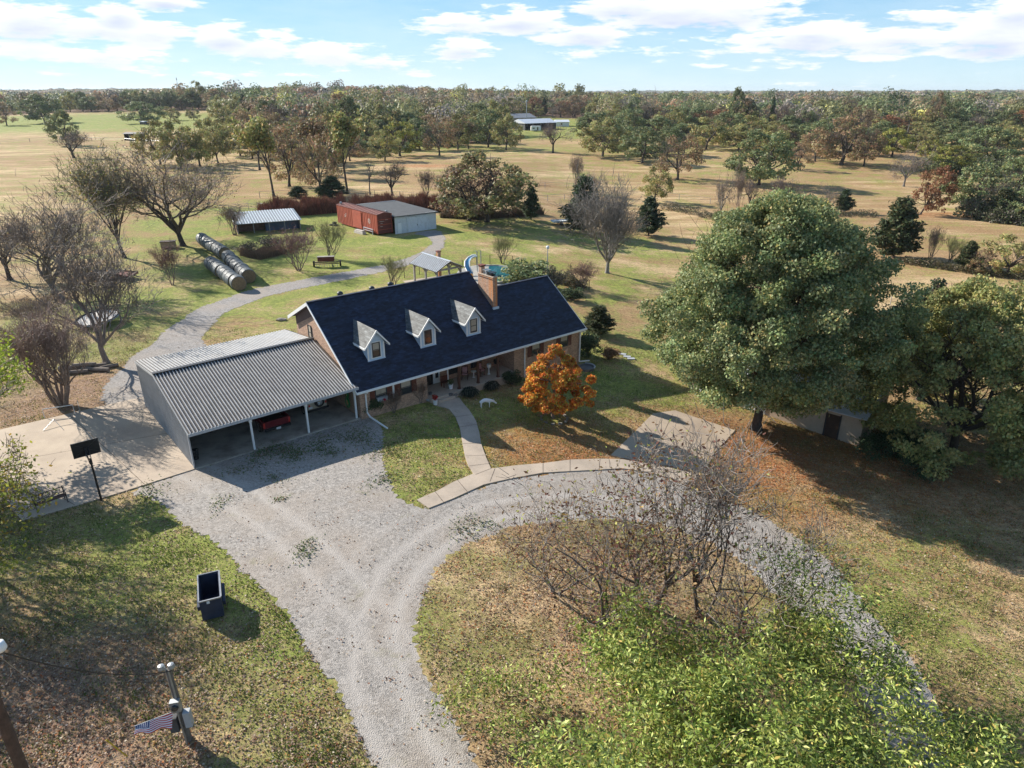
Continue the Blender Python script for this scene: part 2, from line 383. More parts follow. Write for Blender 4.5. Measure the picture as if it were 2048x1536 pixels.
def groundmat():
    m, nt, b = new_mat('ground_grass')
    co = geoco(nt)
    at = N(nt, 'ShaderNodeAttribute', attribute_name='tone')
    sp = N(nt, 'ShaderNodeSeparateColor'); nt.links.new(at.outputs['Color'], sp.inputs[0])
    n1 = noise(nt, co, .16, 6.0, .6); n2 = noise(nt, co, 1.1, 6.0, .7); n3 = noise(nt, co, 7.0, 5.0, .75); n0 = noise(nt, co, .02, 5.0, .55)
    # streaks along the field
    mp = N(nt, 'ShaderNodeMapping'); mp.inputs['Scale'].default_value = (.05, .25, 1); mp.inputs['Rotation'].default_value = (0, 0, .25); nt.links.new(co, mp.inputs[0])
    ns = noise(nt, mp.outputs[0], 1.0, 7.0, .7)
    mix_n = nmath(nt, 'ADD', nmath(nt, 'MULTIPLY', n1, .9), nmath(nt, 'ADD', nmath(nt, 'MULTIPLY', n2, .8), nmath(nt, 'MULTIPLY', n3, .7)))   # ~1.2 mean
    g = nmath(nt, 'ADD', nmath(nt, 'SUBTRACT', sp.outputs[0], .5), nmath(nt, 'MULTIPLY', nmath(nt, 'SUBTRACT', mix_n, 1.2), 1.9))
    gf = ramp(nt, nmath(nt, 'ADD', g, .5), [(.28, 0.0), (.72, 1.0)])
    tan = mixc(nt, ramp(nt, ns, [(.42, 0.0), (.58, 1.0)]), (.31, .20, .10), (.53, .385, .22))
    tan = mixc(nt, ramp(nt, n0, [(.42, 0.0), (.56, .8)]), tan, (.29, .18, .09))
    green = mixc(nt, ramp(nt, n2, [(.35, 0.0), (.65, 1.0)]), (.12, .175, .035), (.30, .31, .08))
    c = mixc(nt, gf, tan, green)
    lf = nmath(nt, 'ADD', nmath(nt, 'SUBTRACT', sp.outputs[1], .5), nmath(nt, 'MULTIPLY', nmath(nt, 'SUBTRACT', nmath(nt, 'ADD', n2, n3), 1.0), 1.6))
    lit = mixc(nt, n3, (.18, .11, .075), (.36, .245, .18))
    c = mixc(nt, ramp(nt, nmath(nt, 'ADD', lf, .5), [(.35, 0.0), (.75, .92)]), c, lit)
    rf = nmath(nt, 'ADD', nmath(nt, 'SUBTRACT', sp.outputs[2], .5), nmath(nt, 'MULTIPLY', nmath(nt, 'SUBTRACT', nmath(nt, 'ADD', n2, n3), 1.0), 1.3))
    red = mixc(nt, n3, (.30, .10, .035), (.44, .20, .09))
    c = mixc(nt, ramp(nt, nmath(nt, 'ADD', rf, .5), [(.4, 0.0), (.8, .9)]), c, red)
    n4 = noise(nt, co, 22.0, 3.0, .8)
    c = mixc(nt, 1.0, c, ramp(nt, n4, [(.3, .42), (.7, 1.65)]), 'MULTIPLY')
    n5 = noise(nt, co, 3.2, 4.0, .7)
    c = mixc(nt, 1.0, c, ramp(nt, n5, [(.32, .66), (.68, 1.36)]), 'MULTIPLY')
    nt.links.new(c, b.inputs['Base Color']); b.inputs['Roughness'].default_value = .95; b.inputs['Specular IOR Level'].default_value = .15
    hb = nmath(nt, 'ADD', nmath(nt, 'MULTIPLY', n3, 1.0), nmath(nt, 'ADD', nmath(nt, 'MULTIPLY', n4, .5), nmath(nt, 'MULTIPLY', n2, 1.2)))
    bump(nt, b, hb, .55, .12)
groundmat()
def watermat():
    m, nt, b = new_mat('pool_water')
    b.inputs['Base Color'].default_value = (.015, .12, .15, 1); b.inputs['Roughness'].default_value = .05
    bump(nt, b, noise(nt, geoco(nt), 3.0), .1, .02)
    m, nt, b = new_mat('rust_red')
    co = objco(nt)
    f = noise(nt, co, 1.2, 8.0, .7); f2 = noise(nt, co, 5.0, 8.0, .75)
    c = ramp(nt, f, [(.3, (.30, .055, .025)), (.6, (.42, .085, .04)), (.8, (.36, .11, .06))])
    c = mixc(nt, ramp(nt, f2, [(.58, 0.0), (.7, .75)]), c, (.14, .055, .035))
    nt.links.new(c, b.inputs['Base Color']); b.inputs['Roughness'].default_value = .75
    m, nt, b = new_mat('dark_rust')
    f = noise(nt, objco(nt), 1.6, 8.0, .7)
    c = ramp(nt, f, [(.35, (.10, .025, .02)), (.6, (.16, .04, .03)), (.75, (.30, .12, .08))])
    nt.links.new(c, b.inputs['Base Color']); b.inputs['Roughness'].default_value = .8
watermat()
def flagmat():
    m, nt, b = new_mat('flag_cloth')
    uv = N(nt, 'ShaderNodeAttribute', attribute_name='flag')
    sp = N(nt, 'ShaderNodeSeparateXYZ'); nt.links.new(uv.outputs['Vector'], sp.inputs[0])
    st = nmath(nt, 'MODULO', nmath(nt, 'FLOOR', nmath(nt, 'MULTIPLY', sp.outputs[1], 13.0)), 2.0)
    c = mixc(nt, st, (.50, .02, .035), (.75, .75, .75))
    can = nmath(nt, 'MULTIPLY', nmath(nt, 'LESS_THAN', sp.outputs[0], .4), nmath(nt, 'GREATER_THAN', sp.outputs[1], .4615))
    vo = N(nt, 'ShaderNodeTexVoronoi', voronoi_dimensions='2D'); vo.inputs['Scale'].default_value = 18; vo.inputs['Randomness'].default_value = 0.0; nt.links.new(uv.outputs['Vector'], vo.inputs['Vector'])
    star = nmath(nt, 'LESS_THAN', vo.outputs['Distance'], .28)
    c = mixc(nt, can, c, mixc(nt, star, (.015, .03, .13), (.7, .7, .7)))
    nt.links.new(c, b.inputs['Base Color']); b.inputs['Roughness'].default_value = .8
flagmat()
plain('solar_black', (.012, .014, .025), .35, .2)
def hazemat():
    m = bpy.data.materials.new('haze_air'); m.use_nodes = True; nt = m.node_tree; nt.nodes.clear()
    v = nt.nodes.new('ShaderNodeVolumePrincipled'); v.inputs['Color'].default_value = (.80, .88, 1, 1); v.inputs['Density'].default_value = HAZE; v.inputs['Anisotropy'].default_value = .2
    o = nt.nodes.new('ShaderNodeOutputMaterial'); nt.links.new(v.outputs[0], o.inputs['Volume']); MATS['haze_air'] = m
HAZE = .00006
hazemat()
plain('pink_rust', (.42, .22, .18), .7, var=.2)
plain('faded_white', (.50, .46, .42), .8, var=.2)
plain('white_barn', (.62, .65, .67), .6, var=.08, dirt=(.4, .37, .33, .4))
plain('pan_metal', (.32, .33, .33), .4, .5, var=.2)
plain('pan_dark', (.05, .05, .055), .5, .3, var=.2)
plain('roof_pan', (.085, .075, .068), .5, .2, var=.25, scale=1.5)  # pans painted dark for the ribs' shadows as well as old dirt
plain('roof_white', (.46, .46, .46), .4, .2, var=.12, scale=1.5, dirt=(.42, .38, .34, .35))
plain('slate_grey', (.20, .22, .25), .8)
plain('far_white', (.62, .66, .72), .5, .1, var=.06)
plain('pool_rim', (.38, .36, .32), .8)
plain('bag_blue', (.06, .12, .4), .4)
plain('pole_wood_grey', (.14, .125, .11), .85, var=.35, scale=5)
M = MATS

# ------------------------------------------------------------------ mesh helpers
class MB:
    def __init__(s): s.v = []; s.f = []; s.m = []; s.cm = 0
    def add(s, vs, fs):
        o = len(s.v); s.v += [tuple(p) for p in vs]; s.f += [tuple(i + o for i in f) for f in fs]; s.m += [s.cm] * len(fs)
        return s
    def box(s, x0, x1, y0, y1, z0, z1):
        return s.add([(x0, y0, z0), (x1, y0, z0), (x1, y1, z0), (x0, y1, z0), (x0, y0, z1), (x1, y0, z1), (x1, y1, z1), (x0, y1, z1)],
                     [(0, 3, 2, 1), (4, 5, 6, 7), (0, 1, 5, 4), (1, 2, 6, 5), (2, 3, 7, 6), (3, 0, 4, 7)])
    def slab(s, pts, n, th):
        """polygon extruded by -th along the vector n"""
        n = Vector(n).normalized() * th; k = len(pts); a = [Vector(p) for p in pts]; b = [p - n for p in a]
        return s.add(a + b, [tuple(range(k)), tuple(reversed(range(k, 2 * k)))] + [(i, i + k, (i + 1) % k + k, (i + 1) % k) for i in range(k)])
    def beam(s, p, q, w, h=None, up=(0, 0, 1)):
        p, q = Vector(p), Vector(q); h = h or w
        d = (q - p).normalized(); up = Vector(up)
        if abs(d.dot(up)) > .98: up = Vector((1, 0, 0))
        a = d.cross(up).normalized() * w / 2; b = a.cross(d).normalized() * h / 2
        vs = [p - a - b, p + a - b, p + a + b, p - a + b, q - a - b, q + a - b, q + a + b, q - a + b]
        return s.add(vs, [(0, 3, 2, 1), (4, 5, 6, 7), (0, 1, 5, 4), (1, 2, 6, 5), (2, 3, 7, 6), (3, 0, 4, 7)])
    def tube(s, pts, r, n=8, cap=True):
        pts = [Vector(p) for p in pts]
        rs = r if isinstance(r, (list, tuple)) else [r] * len(pts)
        d = (pts[1] - pts[0]).normalized(); up = Vector((0, 0, 1)) if abs(d.z) < .9 else Vector((1, 0, 0))
        a = d.cross(up).normalized(); vs = []
        for i, p in enumerate(pts):
            t = (pts[min(i + 1, len(pts) - 1)] - pts[max(i - 1, 0)]).normalized()
            a = (a - t * a.dot(t)).normalized(); b = t.cross(a)
            for k in range(n):
                an = 2 * math.pi * k / n; vs.append(p + (a * math.cos(an) + b * math.sin(an)) * rs[i])
        fs = [(i * n + k, i * n + (k + 1) % n, (i + 1) * n + (k + 1) % n, (i + 1) * n + k) for i in range(len(pts) - 1) for k in range(n)]
        if cap: fs += [tuple(reversed(range(n))), tuple(range((len(pts) - 1) * n, len(pts) * n))]
        return s.add(vs, fs)
    def lathe(s, prof, n=16, c=(0, 0, 0), axis='z'):
        vs = []
        for r, z in prof:
            for k in range(n):
                an = 2 * math.pi * k / n; p = (r * math.cos(an), r * math.sin(an), z)
                if axis == 'x': p = (p[2], p[0], p[1])
                if axis == 'y': p = (p[1], p[2], p[0])
                vs.append((p[0] + c[0], p[1] + c[1], p[2] + c[2]))
        m = len(prof)
        fs = [(i * n + k, i * n + (k + 1) % n, (i + 1) * n + (k + 1) % n, (i + 1) * n + k) for i in range(m - 1) for k in range(n)]
        fs += [tuple(reversed(range(n))), tuple(range((m - 1) * n, m * n))]
        return s.add(vs, fs)
    def build(s, name, mat, parent=None, smooth=False, bevel=0.0, loc=None, fix=True):
        me = bpy.data.meshes.new(name); me.from_pydata(s.v, [], s.f)
        mats = mat if isinstance(mat, (list, tuple)) else [mat]
        for x in mats: me.materials.append(M[x] if isinstance(x, str) else x)
        if len(mats) > 1: me.polygons.foreach_set('material_index', s.m)
        if fix:
            bm = bmesh.new(); bm.from_mesh(me); bmesh.ops.recalc_face_normals(bm, faces=bm.faces); bm.to_mesh(me); bm.free()
        if smooth: me.polygons.foreach_set('use_smooth', [True] * len(me.polygons))
        me.update()
        o = bpy.data.objects.new(name, me); scene.collection.objects.link(o)
        if parent is not None: o.parent = parent
        if loc is not None: o.location = loc
        if bevel:
            b = o.modifiers.new('bevel', 'BEVEL'); b.width = bevel; b.segments = 2; b.limit_method = 'ANGLE'
        return o
def tag(o, label=None, cat=None, group=None, kind=None):
    if label: o['label'] = label
    if cat: o['category'] = cat
    if group: o['group'] = group
    if kind: o['kind'] = kind
    return o
def thing(name, label, cat, loc=(0, 0, 0), rz=0.0, group=None):
    o = bpy.data.objects.new(name, None); scene.collection.objects.link(o)
    o.location = loc; o.rotation_euler = (0, 0, rz); o.empty_display_size = .3
    return tag(o, label, cat, group)
KIDS = {}
def dup(root, loc, rz, label=None, group=None, scale=None):
    r = root.copy(); scene.collection.objects.link(r); r.location = loc; r.rotation_euler = (0, 0, rz)
    if scale is not None: r.scale = scale
    if label: r['label'] = label
    if group: r['group'] = group
    for ch in list(root.children):
        c = ch.copy(); scene.collection.objects.link(c); c.parent = r
        for g in list(ch.children):
            d = g.copy(); scene.collection.objects.link(d); d.parent = c
    return r

# ------------------------------------------------------------------ ground
def W2(lst): return [unp(u, v) for u, v in lst]
def blob(u, v, ru, rv):
    p = unp(u, v); return (p.x, p.y, ru, rv)
TONE = []   # (x, y, rx, ry, green, litter, red)
def tone(u, v, rx, ry, g, l=0.0, r=0.0, k=1.0):
    p = unp(u, v); TONE.append((p.x, p.y, rx, ry, g, l, r, k))
tone(120, 1200, 12, 9, .62, .35, 0); tone(330, 1130, 6, 6, .9, .1, 0, 2); tone(560, 1350, 6, 7, .8, .08, 0, 2)
tone(120, 1430, 9, 5, .2, .92, .25, 2); tone(250, 1300, 5, 3, .3, .8, 0); tone(200, 1060, 5, 3, .5, .55, 0); tone(60, 1530, 12, 5, .2, .95, .1)
tone(600, 1480, 5, 3, .75, .25, 0); tone(640, 1300, 2, 5, .45, .2, .45)
tone(1100, 1300, 10, 8, .45, .5, .15); tone(1180, 1180, 6, 5, .3, .75, .35); tone(1000, 1120, 3, 3, .45, .3, .35); tone(950, 1200, 4, 5, .55, .3, .25); tone(1000, 1420, 6, 4, .48, .4, .05)
tone(1900, 1200, 14, 9, .42, .08, 0); tone(1750, 1100, 7, 6, .45, .2, .3); tone(1950, 1400, 9, 7, .38, .1, .0)
tone(1600, 945, 11, 6, .25, .35, .8); tone(1450, 920, 4, 4, .25, .3, .8); tone(1780, 990, 12, 6, .35, .35, .6); tone(1500, 1000, 5, 4, .45, .2, .55)
tone(1060, 895, 5, 3.5, .3, .1, .9, 2.5); tone(1150, 860, 6, 5, .55, .1, .35); tone(1000, 930, 4, 3, .6, .1, .3)
tone(860, 920, 5, 5, .72, .1, .12); tone(800, 870, 5, 3, .8, .15, 0); tone(850, 960, 3, 3, .6, .0, .1); tone(1000, 830, 7, 5, .75, .25, .05)
tone(520, 600, 12, 12, .62, .05, 0); tone(250, 610, 14, 12, .75, .35, 0); tone(120, 680, 12, 9, .55, .5, 0); tone(80, 560, 10, 10, .35, .6, 0); tone(170, 790, 8, 5, .4, .75, 0)
tone(600, 520, 18, 14, .78, .1, 0); tone(760, 520, 16, 12, .8, .0, 0); tone(650, 440, 12, 10, .85, .0, 0); tone(450, 450, 14, 20, .75, .1, 0); tone(350, 520, 14, 14, .5, .45, 0); tone(700, 480, 12, 10, .8, .05, 0)
tone(1000, 500, 18, 12, .68, 0, 0); tone(1100, 560, 16, 8, .72, .1, 0); tone(1200, 560, 14, 8, .72, .2, 0); tone(1250, 640, 12, 7, .5, .35, .2); tone(1290, 500, 10, 5, .8, 0, 0); tone(900, 560, 14, 8, .7, 0, 0)
tone(950, 455, 22, 9, .62, .2, .1); tone(1220, 690, 8, 6, .6, .2, .1); tone(1250, 760, 8, 4, .75, .1, 0)
tone(1400, 560, 30, 14, .28, 0, 0); tone(1330, 420, 40, 25, .24, .05, .05)
tone(200, 245, 320, 60, .88, 0, 0, 2); tone(150, 290, 120, 50, .35, 0, 0); tone(80, 370, 50, 60, .38, .1, .1); tone(100, 330, 60, 30, .3, 0, .35); tone(400, 230, 130, 40, .75, 0, 0)
tone(1090, 270, 60, 25, .8, 0, 0); tone(1080, 300, 90, 20, .55, 0, .1); tone(850, 295, 30, 12, .85, 0, 0); tone(850, 332, 10, 5, .2, 0, .9); tone(1110, 308, 12, 5, .2, 0, .9)
tone(1670, 310, 34, 8, .1, 0, .95); tone(1780, 370, 16, 9, .25, 0, .6); tone(1600, 330, 90, 30, .33, 0, .1); tone(1900, 430, 14, 4, .2, .1, .7); tone(1960, 480, 30, 12, .3, 0, .1)
tone(1500, 345, 60, 30, .42, 0, .1); tone(1850, 600, 40, 10, .30, 0, 0)
TN = np.array(TONE)
def tones(x, y):
    w0 = np.full(x.shape, .12); G = w0 * .24; L = w0 * .05; Rr = w0 * .06; S = w0.copy()
    for (cx, cy, rx, ry, g, l, r, k) in TN:
        w = np.exp(-(((x - cx) / rx) ** 2 + ((y - cy) / ry) ** 2) * 1.1) * k
        G += w * g; L += w * l; Rr += w * r; S += w
    return G / S, L / S, Rr / S
FOREST_EDGE = [(-900, 238), (0, 240), (430, 237), (468, 258), (560, 275), (700, 292), (960, 284), (1005, 250), (1030, 243), (1185, 244), (1215, 262), (1400, 268), (1560, 281), (1700, 284), (1880, 274), (2048, 276), (2900, 280)]
_fa, _fd = [], []
for u, v in FOREST_EDGE:
    d = ray(u, v); k = CAM_H / -d.z; _fa.append(math.atan2(d.x, d.y)); _fd.append(math.hypot(d.x * k, d.y * k))
def edge_dist(az): return np.interp(az, _fa, _fd)
def build_ground():
    nr, na = 340, 560
    rr = np.concatenate([[0.0], np.geomspace(3.0, 16000.0, nr)])
    an = np.linspace(0, 2 * np.pi, na, endpoint=False)
    Rg, Ag = np.meshgrid(rr[1:], an, indexing='ij')
    X = Rg * np.sin(Ag); Y = Rg * np.cos(Ag)
    x = np.concatenate([[0.0], X.ravel()]); y = np.concatenate([[0.0], Y.ravel()])
    z = terrain(x, y)
    me = bpy.data.meshes.new('ground')
    idx = np.arange(nr * na).reshape(nr, na) + 1
    a = idx[:-1]; b = idx[1:]
    q = np.stack([a, b, np.roll(b, -1, 1), np.roll(a, -1, 1)], -1).reshape(-1, 4)
    tri = np.stack([np.zeros(na, int), idx[0], np.roll(idx[0], -1)], -1)
    me.from_pydata(np.stack([x, y, z], 1).tolist(), [], [tuple(t) for t in tri.tolist()] + [tuple(t) for t in q.tolist()])
    G, L, Rr = tones(x, y)
    az_ = np.arctan2(x, y); inF = (np.hypot(x, y) > edge_dist(az_) * 1.01) & (y > 0)
    L = np.where(inF, .9, L); G = np.where(inF, .3, G)
    at = me.attributes.new('tone', 'FLOAT_COLOR', 'POINT')
    at.data.foreach_set('color', np.stack([G, L, Rr, np.ones_like(G)], 1).astype(np.float32).ravel())
    me.materials.append(M['ground_grass'])
    me.polygons.foreach_set('use_smooth', [True] * len(me.polygons))
    me.update()
    o = bpy.data.objects.new('ground', me); scene.collection.objects.link(o)
    tag(o, kind='structure')
build_ground()

def smooth_poly(pts, it=1, closed=True):
    for _ in range(it):
        q = []
        n = len(pts)
        for i in range(n):
            a, b = pts[i], pts[(i + 1) % n]
            q += [a * .75 + b * .25, a * .25 + b * .75]
        pts = q
    return pts
def sheet(name, outline, mat, h=.02, side=.06, cell=1.2, jitter=0.0, smooth=0, seed=0, lines=None, kind='structure', flatz=None):
    pts = [Vector((p[0], p[1], 0)) for p in outline]
    if smooth: pts = smooth_poly(pts, smooth)
    if jitter:
        rnd = random.Random(seed); q = []
        for i in range(len(pts)):
            a, b = pts[i], pts[(i + 1) % len(pts)]; L = (b - a).length; k = max(1, int(L / .13)); nrm = Vector((-(b - a).y, (b - a).x, 0)).normalized() if L > 1e-6 else Vector((0, 0, 0))
            for j in range(k):
                p = a.lerp(b, j / k)
                w = math.sin(p.x * 1.3 + p.y * .7) * .5 + math.sin(p.x * .5 - p.y * .9 + 2) * .8 + math.sin(p.x * 3.7 + p.y * 2.9) * .25
                q.append(p + nrm * (rnd.uniform(-1, 1) * jitter * 1.3 + w * jitter * .9))
        pts = q
    bm = bmesh.new()
    tris = tessellate_polygon([pts])
    vs = [bm.verts.new(p) for p in pts]
    for t in tris:
        try: bm.faces.new([vs[i] for i in t])
        except ValueError: pass
    xs = [p.x for p in pts]; ys = [p.y for p in pts]
    for ax, lo, hi in ((0, min(xs), max(xs)), (1, min(ys), max(ys))):
        c = lo + cell
        while c < hi:
            co = Vector((c, 0, 0)) if ax == 0 else Vector((0, c, 0)); no = Vector((1, 0, 0)) if ax == 0 else Vector((0, 1, 0))
            bmesh.ops.bisect_plane(bm, geom=bm.verts[:] + bm.edges[:] + bm.faces[:], plane_co=co, plane_no=no)
            c += cell
    for v in bm.verts: v.co.z = (float(terrain(v.co.x, v.co.y)) if flatz is None else flatz) + h
    bmesh.ops.recalc_face_normals(bm, faces=bm.faces)
    if sum(f.normal.z for f in bm.faces) < 0: bmesh.ops.reverse_faces(bm, faces=bm.faces)
    be = [e for e in bm.edges if e.is_boundary]
    if side:
        r = bmesh.ops.extrude_edge_only(bm, edges=be)
        for g in r['geom']:
            if isinstance(g, bmesh.types.BMVert): g.co.z -= h + side
    if lines:
        for (a, b, w) in lines:
            a = Vector((a[0], a[1], 0)); b = Vector((b[0], b[1], 0)); nrm = Vector((-(b - a).y, (b - a).x, 0)).normalized() * w / 2
            k = max(1, int((b - a).length / .8)); prev = None
            for j in range(k + 1):
                p = a.lerp(b, j / k); z = (float(terrain(p.x, p.y)) if flatz is None else flatz) + h + .004
                cur = (bm.verts.new((p.x - nrm.x, p.y - nrm.y, z)), bm.verts.new((p.x + nrm.x, p.y + nrm.y, z)))
                if prev:
                    f = bm.faces.new((prev[0], cur[0], cur[1], prev[1])); f.material_index = 1
                    if f.normal.z < 0: f.normal_flip()
                prev = cur
    me = bpy.data.meshes.new(name); bm.to_mesh(me); bm.free()
    me.materials.append(M[mat]); me.materials.append(M['soil'])
    if mat == 'ground_grass':
        xy = np.array([v.co[:2] for v in me.vertices]); G, L, Rr = tones(xy[:, 0], xy[:, 1])
        at = me.attributes.new('tone', 'FLOAT_COLOR', 'POINT'); at.data.foreach_set('color', np.stack([G, L, Rr, np.ones_like(G)], 1).astype(np.float32).ravel())
    o = bpy.data.objects.new(name, me); scene.collection.objects.link(o)
    tag(o, kind=kind)
    return o
GRAVEL = [(391, 938), (500, 903), (619, 867), (716, 837), (745, 832), (763, 858), (772, 900), (764, 928), (785, 975), (800, 1000), (835, 1010), (850, 1019), (905, 1001), (960, 975), (1015, 958), (1100, 945), (1180, 940), (1225, 940), (1290, 946), (1340, 958), (1395, 976), (1430, 996), (1485, 1016), (1553, 1050), (1628, 1096), (1694, 1165), (1745, 1225), (1795, 1288), (1842, 1350),
          (1880, 1420), (1930, 1536), (1950, 1640), (1930, 1900), (1700, 2300), (1300, 2400), (1000, 2300), (800, 2000), (792, 1800), (800, 1650), (755, 1536), (715, 1460), (670, 1380), (625, 1310), (580, 1240), (530, 1180), (470, 1120), (415, 1075), (365, 1045), (320, 1010), (290, 990), (255, 985)]
ISLAND = [(1790, 1640), (1768, 1500), (1732, 1400), (1690, 1325), (1622, 1250), (1545, 1180), (1478, 1122), (1410, 1080), (1335, 1052), (1250, 1040), (1150, 1042), (1060, 1050), (990, 1070), (930, 1095), (880, 1130), (850, 1170), (832, 1230), (835, 1290), (860, 1360), (900, 1430), (950, 1500), (985, 1570), (1010, 1700), (1120, 1850), (1350, 1950), (1600, 1880), (1750, 1760)]
sheet('gravel_drive', W2(GRAVEL), 'gravel', h=.018, side=.03, jitter=.14, smooth=1, cell=1.5, seed=3)
sheet('island_lawn', W2(ISLAND), 'ground_grass', h=.034, side=.03, jitter=.16, smooth=1, cell=1.0, seed=5)
LANE = [(186, 815), (215, 765), (245, 735), (268, 712), (300, 690), (340, 655), (390, 620), (440, 600), (500, 580), (560, 568), (620, 556), (680, 545), (740, 535), (790, 525), (830, 510), (855, 497), (866, 487), (858, 474), (820, 466), (882, 459), (890, 478), (890, 490), (872, 510), (832, 527), (780, 540), (720, 553), (650, 568), (570, 584), (520, 597), (470, 615), (430, 640), (410, 665), (404, 690), (420, 720), (320, 780), (288, 797)]
sheet('back_lane', W2(LANE), 'gravel_lane', h=.016, side=.02, jitter=.16, smooth=1, cell=1.5, seed=9)
COURT = [(391, 939), (230, 990), (150, 1014), (46, 1043), (20, 1015), (-60, 960), (-260, 900), (-220, 820), (0, 861), (120, 833), (245, 804), (289, 795)]
cj = lambda a, b: (unp(*a), unp(*b), .03)
sheet('court_slab', W2(COURT), 'concrete', h=.07, cell=2.0, lines=[cj((150, 1012), (0, 925)), cj((289, 970), (140, 832)), cj((20, 925), (335, 868))])
WALK = [(855, 802), (873, 812), (898, 819), (911, 835), (920, 858), (925, 888), (930, 914), (936, 932), (947, 949), (908, 965), (873, 984), (834, 1001), (858, 1018), (908, 998), (967, 971), (1015, 960), (1086, 947), (1198, 941), (1243, 938), (1290, 945), (1340, 957), (1388, 972), (1396, 950), (1345, 938), (1290, 927), (1243, 920), (1200, 919), (1140, 921), (1086, 928), (1035, 932), (982, 939), (972, 916), (962, 888), (959, 868), (952, 843), (939, 822), (928, 810), (919, 797), (905, 793), (870, 800)]
wl = [((911, 835), (945, 831)), ((919, 856), (955, 850)), ((925, 889), (962, 888)), ((931, 914), (972, 912)), ((938, 934), (978, 929)), ((951, 951), (982, 939)), ((980, 965), (990, 939)), ((915, 962), (935, 986)), ((870, 985), (888, 1007)), ((1086, 928), (1086, 947)), ((1200, 919), (1198, 941)), ((1140, 921), (1140, 944))]
sheet('footpath', W2(WALK), 'concrete_walk', h=.075, side=.08, cell=1.6, lines=[cj(a, b) for a, b in wl])
PAD = [(1222, 911), (1262, 872), (1306, 828), (1350, 822), (1470, 862), (1430, 905), (1405, 953), (1396, 947), (1345, 935), (1290, 924), (1243, 917)]
sheet('garage_apron', W2(PAD), 'concrete', h=.066, side=.08, cell=2.0, lines=[cj((1262, 872), (1420, 915)), cj((1345, 830), (1300, 924))])
# ================================================================== HOUSE (local frame s, t, z)
SL = .71
def zr(t): return 2.36 + SL * (t + .61)          # front roof plane
house = thing('brick_house', 'long brick house with black shingle roof, three dormers and a brick chimney', 'house', A0, HANG)
S0, S1, S2, T0 = 11.55, 26.2, 33.65, -.3
RT, RZ = 6.42, 7.35                               # tall ridge
RT2, RZ2 = 4.65, zr(4.65)                         # lower ridge
BT, BZ = 10.45, 5.36
PS0, PS1, PT1 = 17.25, 25.95, 1.75                # recessed porch
w = MB()
def wallpoly(pts, th=.2):
    # pts in a vertical plane, n computed
    a, b, c = [Vector(p) for p in pts[:3]]; n = (b - a).cross(c - a).normalized(); w.slab(pts, n, th)
# front walls
zt = 2.25
w.box(S0, PS0, T0, T0 + .2, -.4, zt); w.box(PS1, S2, T0, T0 + .2, -2.4, zt)
w.box(PS0, PS1, PT1, PT1 + .2, -.4, 3.3)
w.box(PS0 - .2, PS0, T0 + .2, PT1 + .2, -.4, zt + .25); w.box(PS1, PS1 + .2, T0 + .2, PT1 + .2, -2.4, zt + .25)
# left gable
w.add([(S0, T0 + .2, -.4), (S0, 9.75, -.4), (S0, 9.75, 5.62), (S0, RT, 7.22), (S0, T0 + .2, zr(T0) - .02),
       (S0 + .2, T0 + .2, -.4), (S0 + .2, 9.75, -.4), (S0 + .2, 9.75, 5.62), (S0 + .2, RT, 7.22), (S0 + .2, T0 + .2, zr(T0) - .02)],
      [(0, 1, 2, 3, 4), (9, 8, 7, 6, 5), (0, 5, 6, 1), (1, 6, 7, 2), (2, 7, 8, 3), (3, 8, 9, 4), (4, 9, 5, 0)])
# gable between the two ridges, back and right walls
w.add([(S1 - .2, 3.2, 4.9), (S1 - .2, 9.75, 1.0), (S1 - .2, 9.75, 5.62), (S1 - .2, RT, 7.2), (S1, 3.2, 4.9), (S1, 9.75, 1.0), (S1, 9.75, 5.62), (S1, RT, 7.2)],
      [(0, 1, 2, 3), (7, 6, 5, 4), (0, 4, 5, 1), (1, 5, 6, 2), (2, 6, 7, 3), (3, 7, 4, 0)])
w.box(S0 + .2, S1, 9.55, 9.75, -.4, 5.6); w.box(S1, S2, 9.3, 9.5, -2.6, 2.5)
w.add([(S2 - .2, T0 + .2, -2.6), (S2 - .2, 9.3, -2.6), (S2 - .2, 9.3, 2.6), (S2 - .2, RT2, RZ2 - .15), (S2 - .2, T0 + .2, zr(T0) - .02),
       (S2, T0 + .2, -2.6), (S2, 9.3, -2.6), (S2, 9.3, 2.6), (S2, RT2, RZ2 - .15), (S2, T0 + .2, zr(T0) - .02)],
      [(0, 1, 2, 3, 4), (9, 8, 7, 6, 5), (0, 5, 6, 1), (1, 6, 7, 2), (2, 7, 8, 3), (3, 8, 9, 4), (4, 9, 5, 0)])
w.build('wall', 'brick', house)
# roof
r = MB(); th = .14
EF = -.64
r.slab([(11.2, EF, zr(EF)), (S1 + .15, EF, zr(EF)), (S1 + .15, RT, RZ), (11.2, RT, RZ)], (0, -SL, 1), th)
r.slab([(11.2, RT, RZ), (S1 + .15, RT, RZ), (S1 + .15, BT, BZ), (11.2, BT, BZ)], (0, .5, 1), th)
r.slab([(S1 + .152, EF, zr(EF)), (34.05, EF, zr(EF)), (34.05, RT2, RZ2), (S1 + .152, RT2, RZ2)], (0, -SL, 1), th)
r.slab([(S1 + .152, RT2, RZ2), (34.05, RT2, RZ2), (34.05, 9.9, 2.4), (S1 + .152, 9.9, 2.4)], (0, SL, 1), th)
roof = r.build('roof', 'shingle_shaded', house)
# ridge cap
rc = MB(); rc.beam((11.2, RT, RZ + .03), (S1 + .15, RT, RZ + .03), .28, .04); rc.beam((S1 + .15, RT2, RZ2 + .03), (34.05, RT2, RZ2 + .03), .28, .04)
rc.build('ridge_cap', 'shingle_shaded', roof)
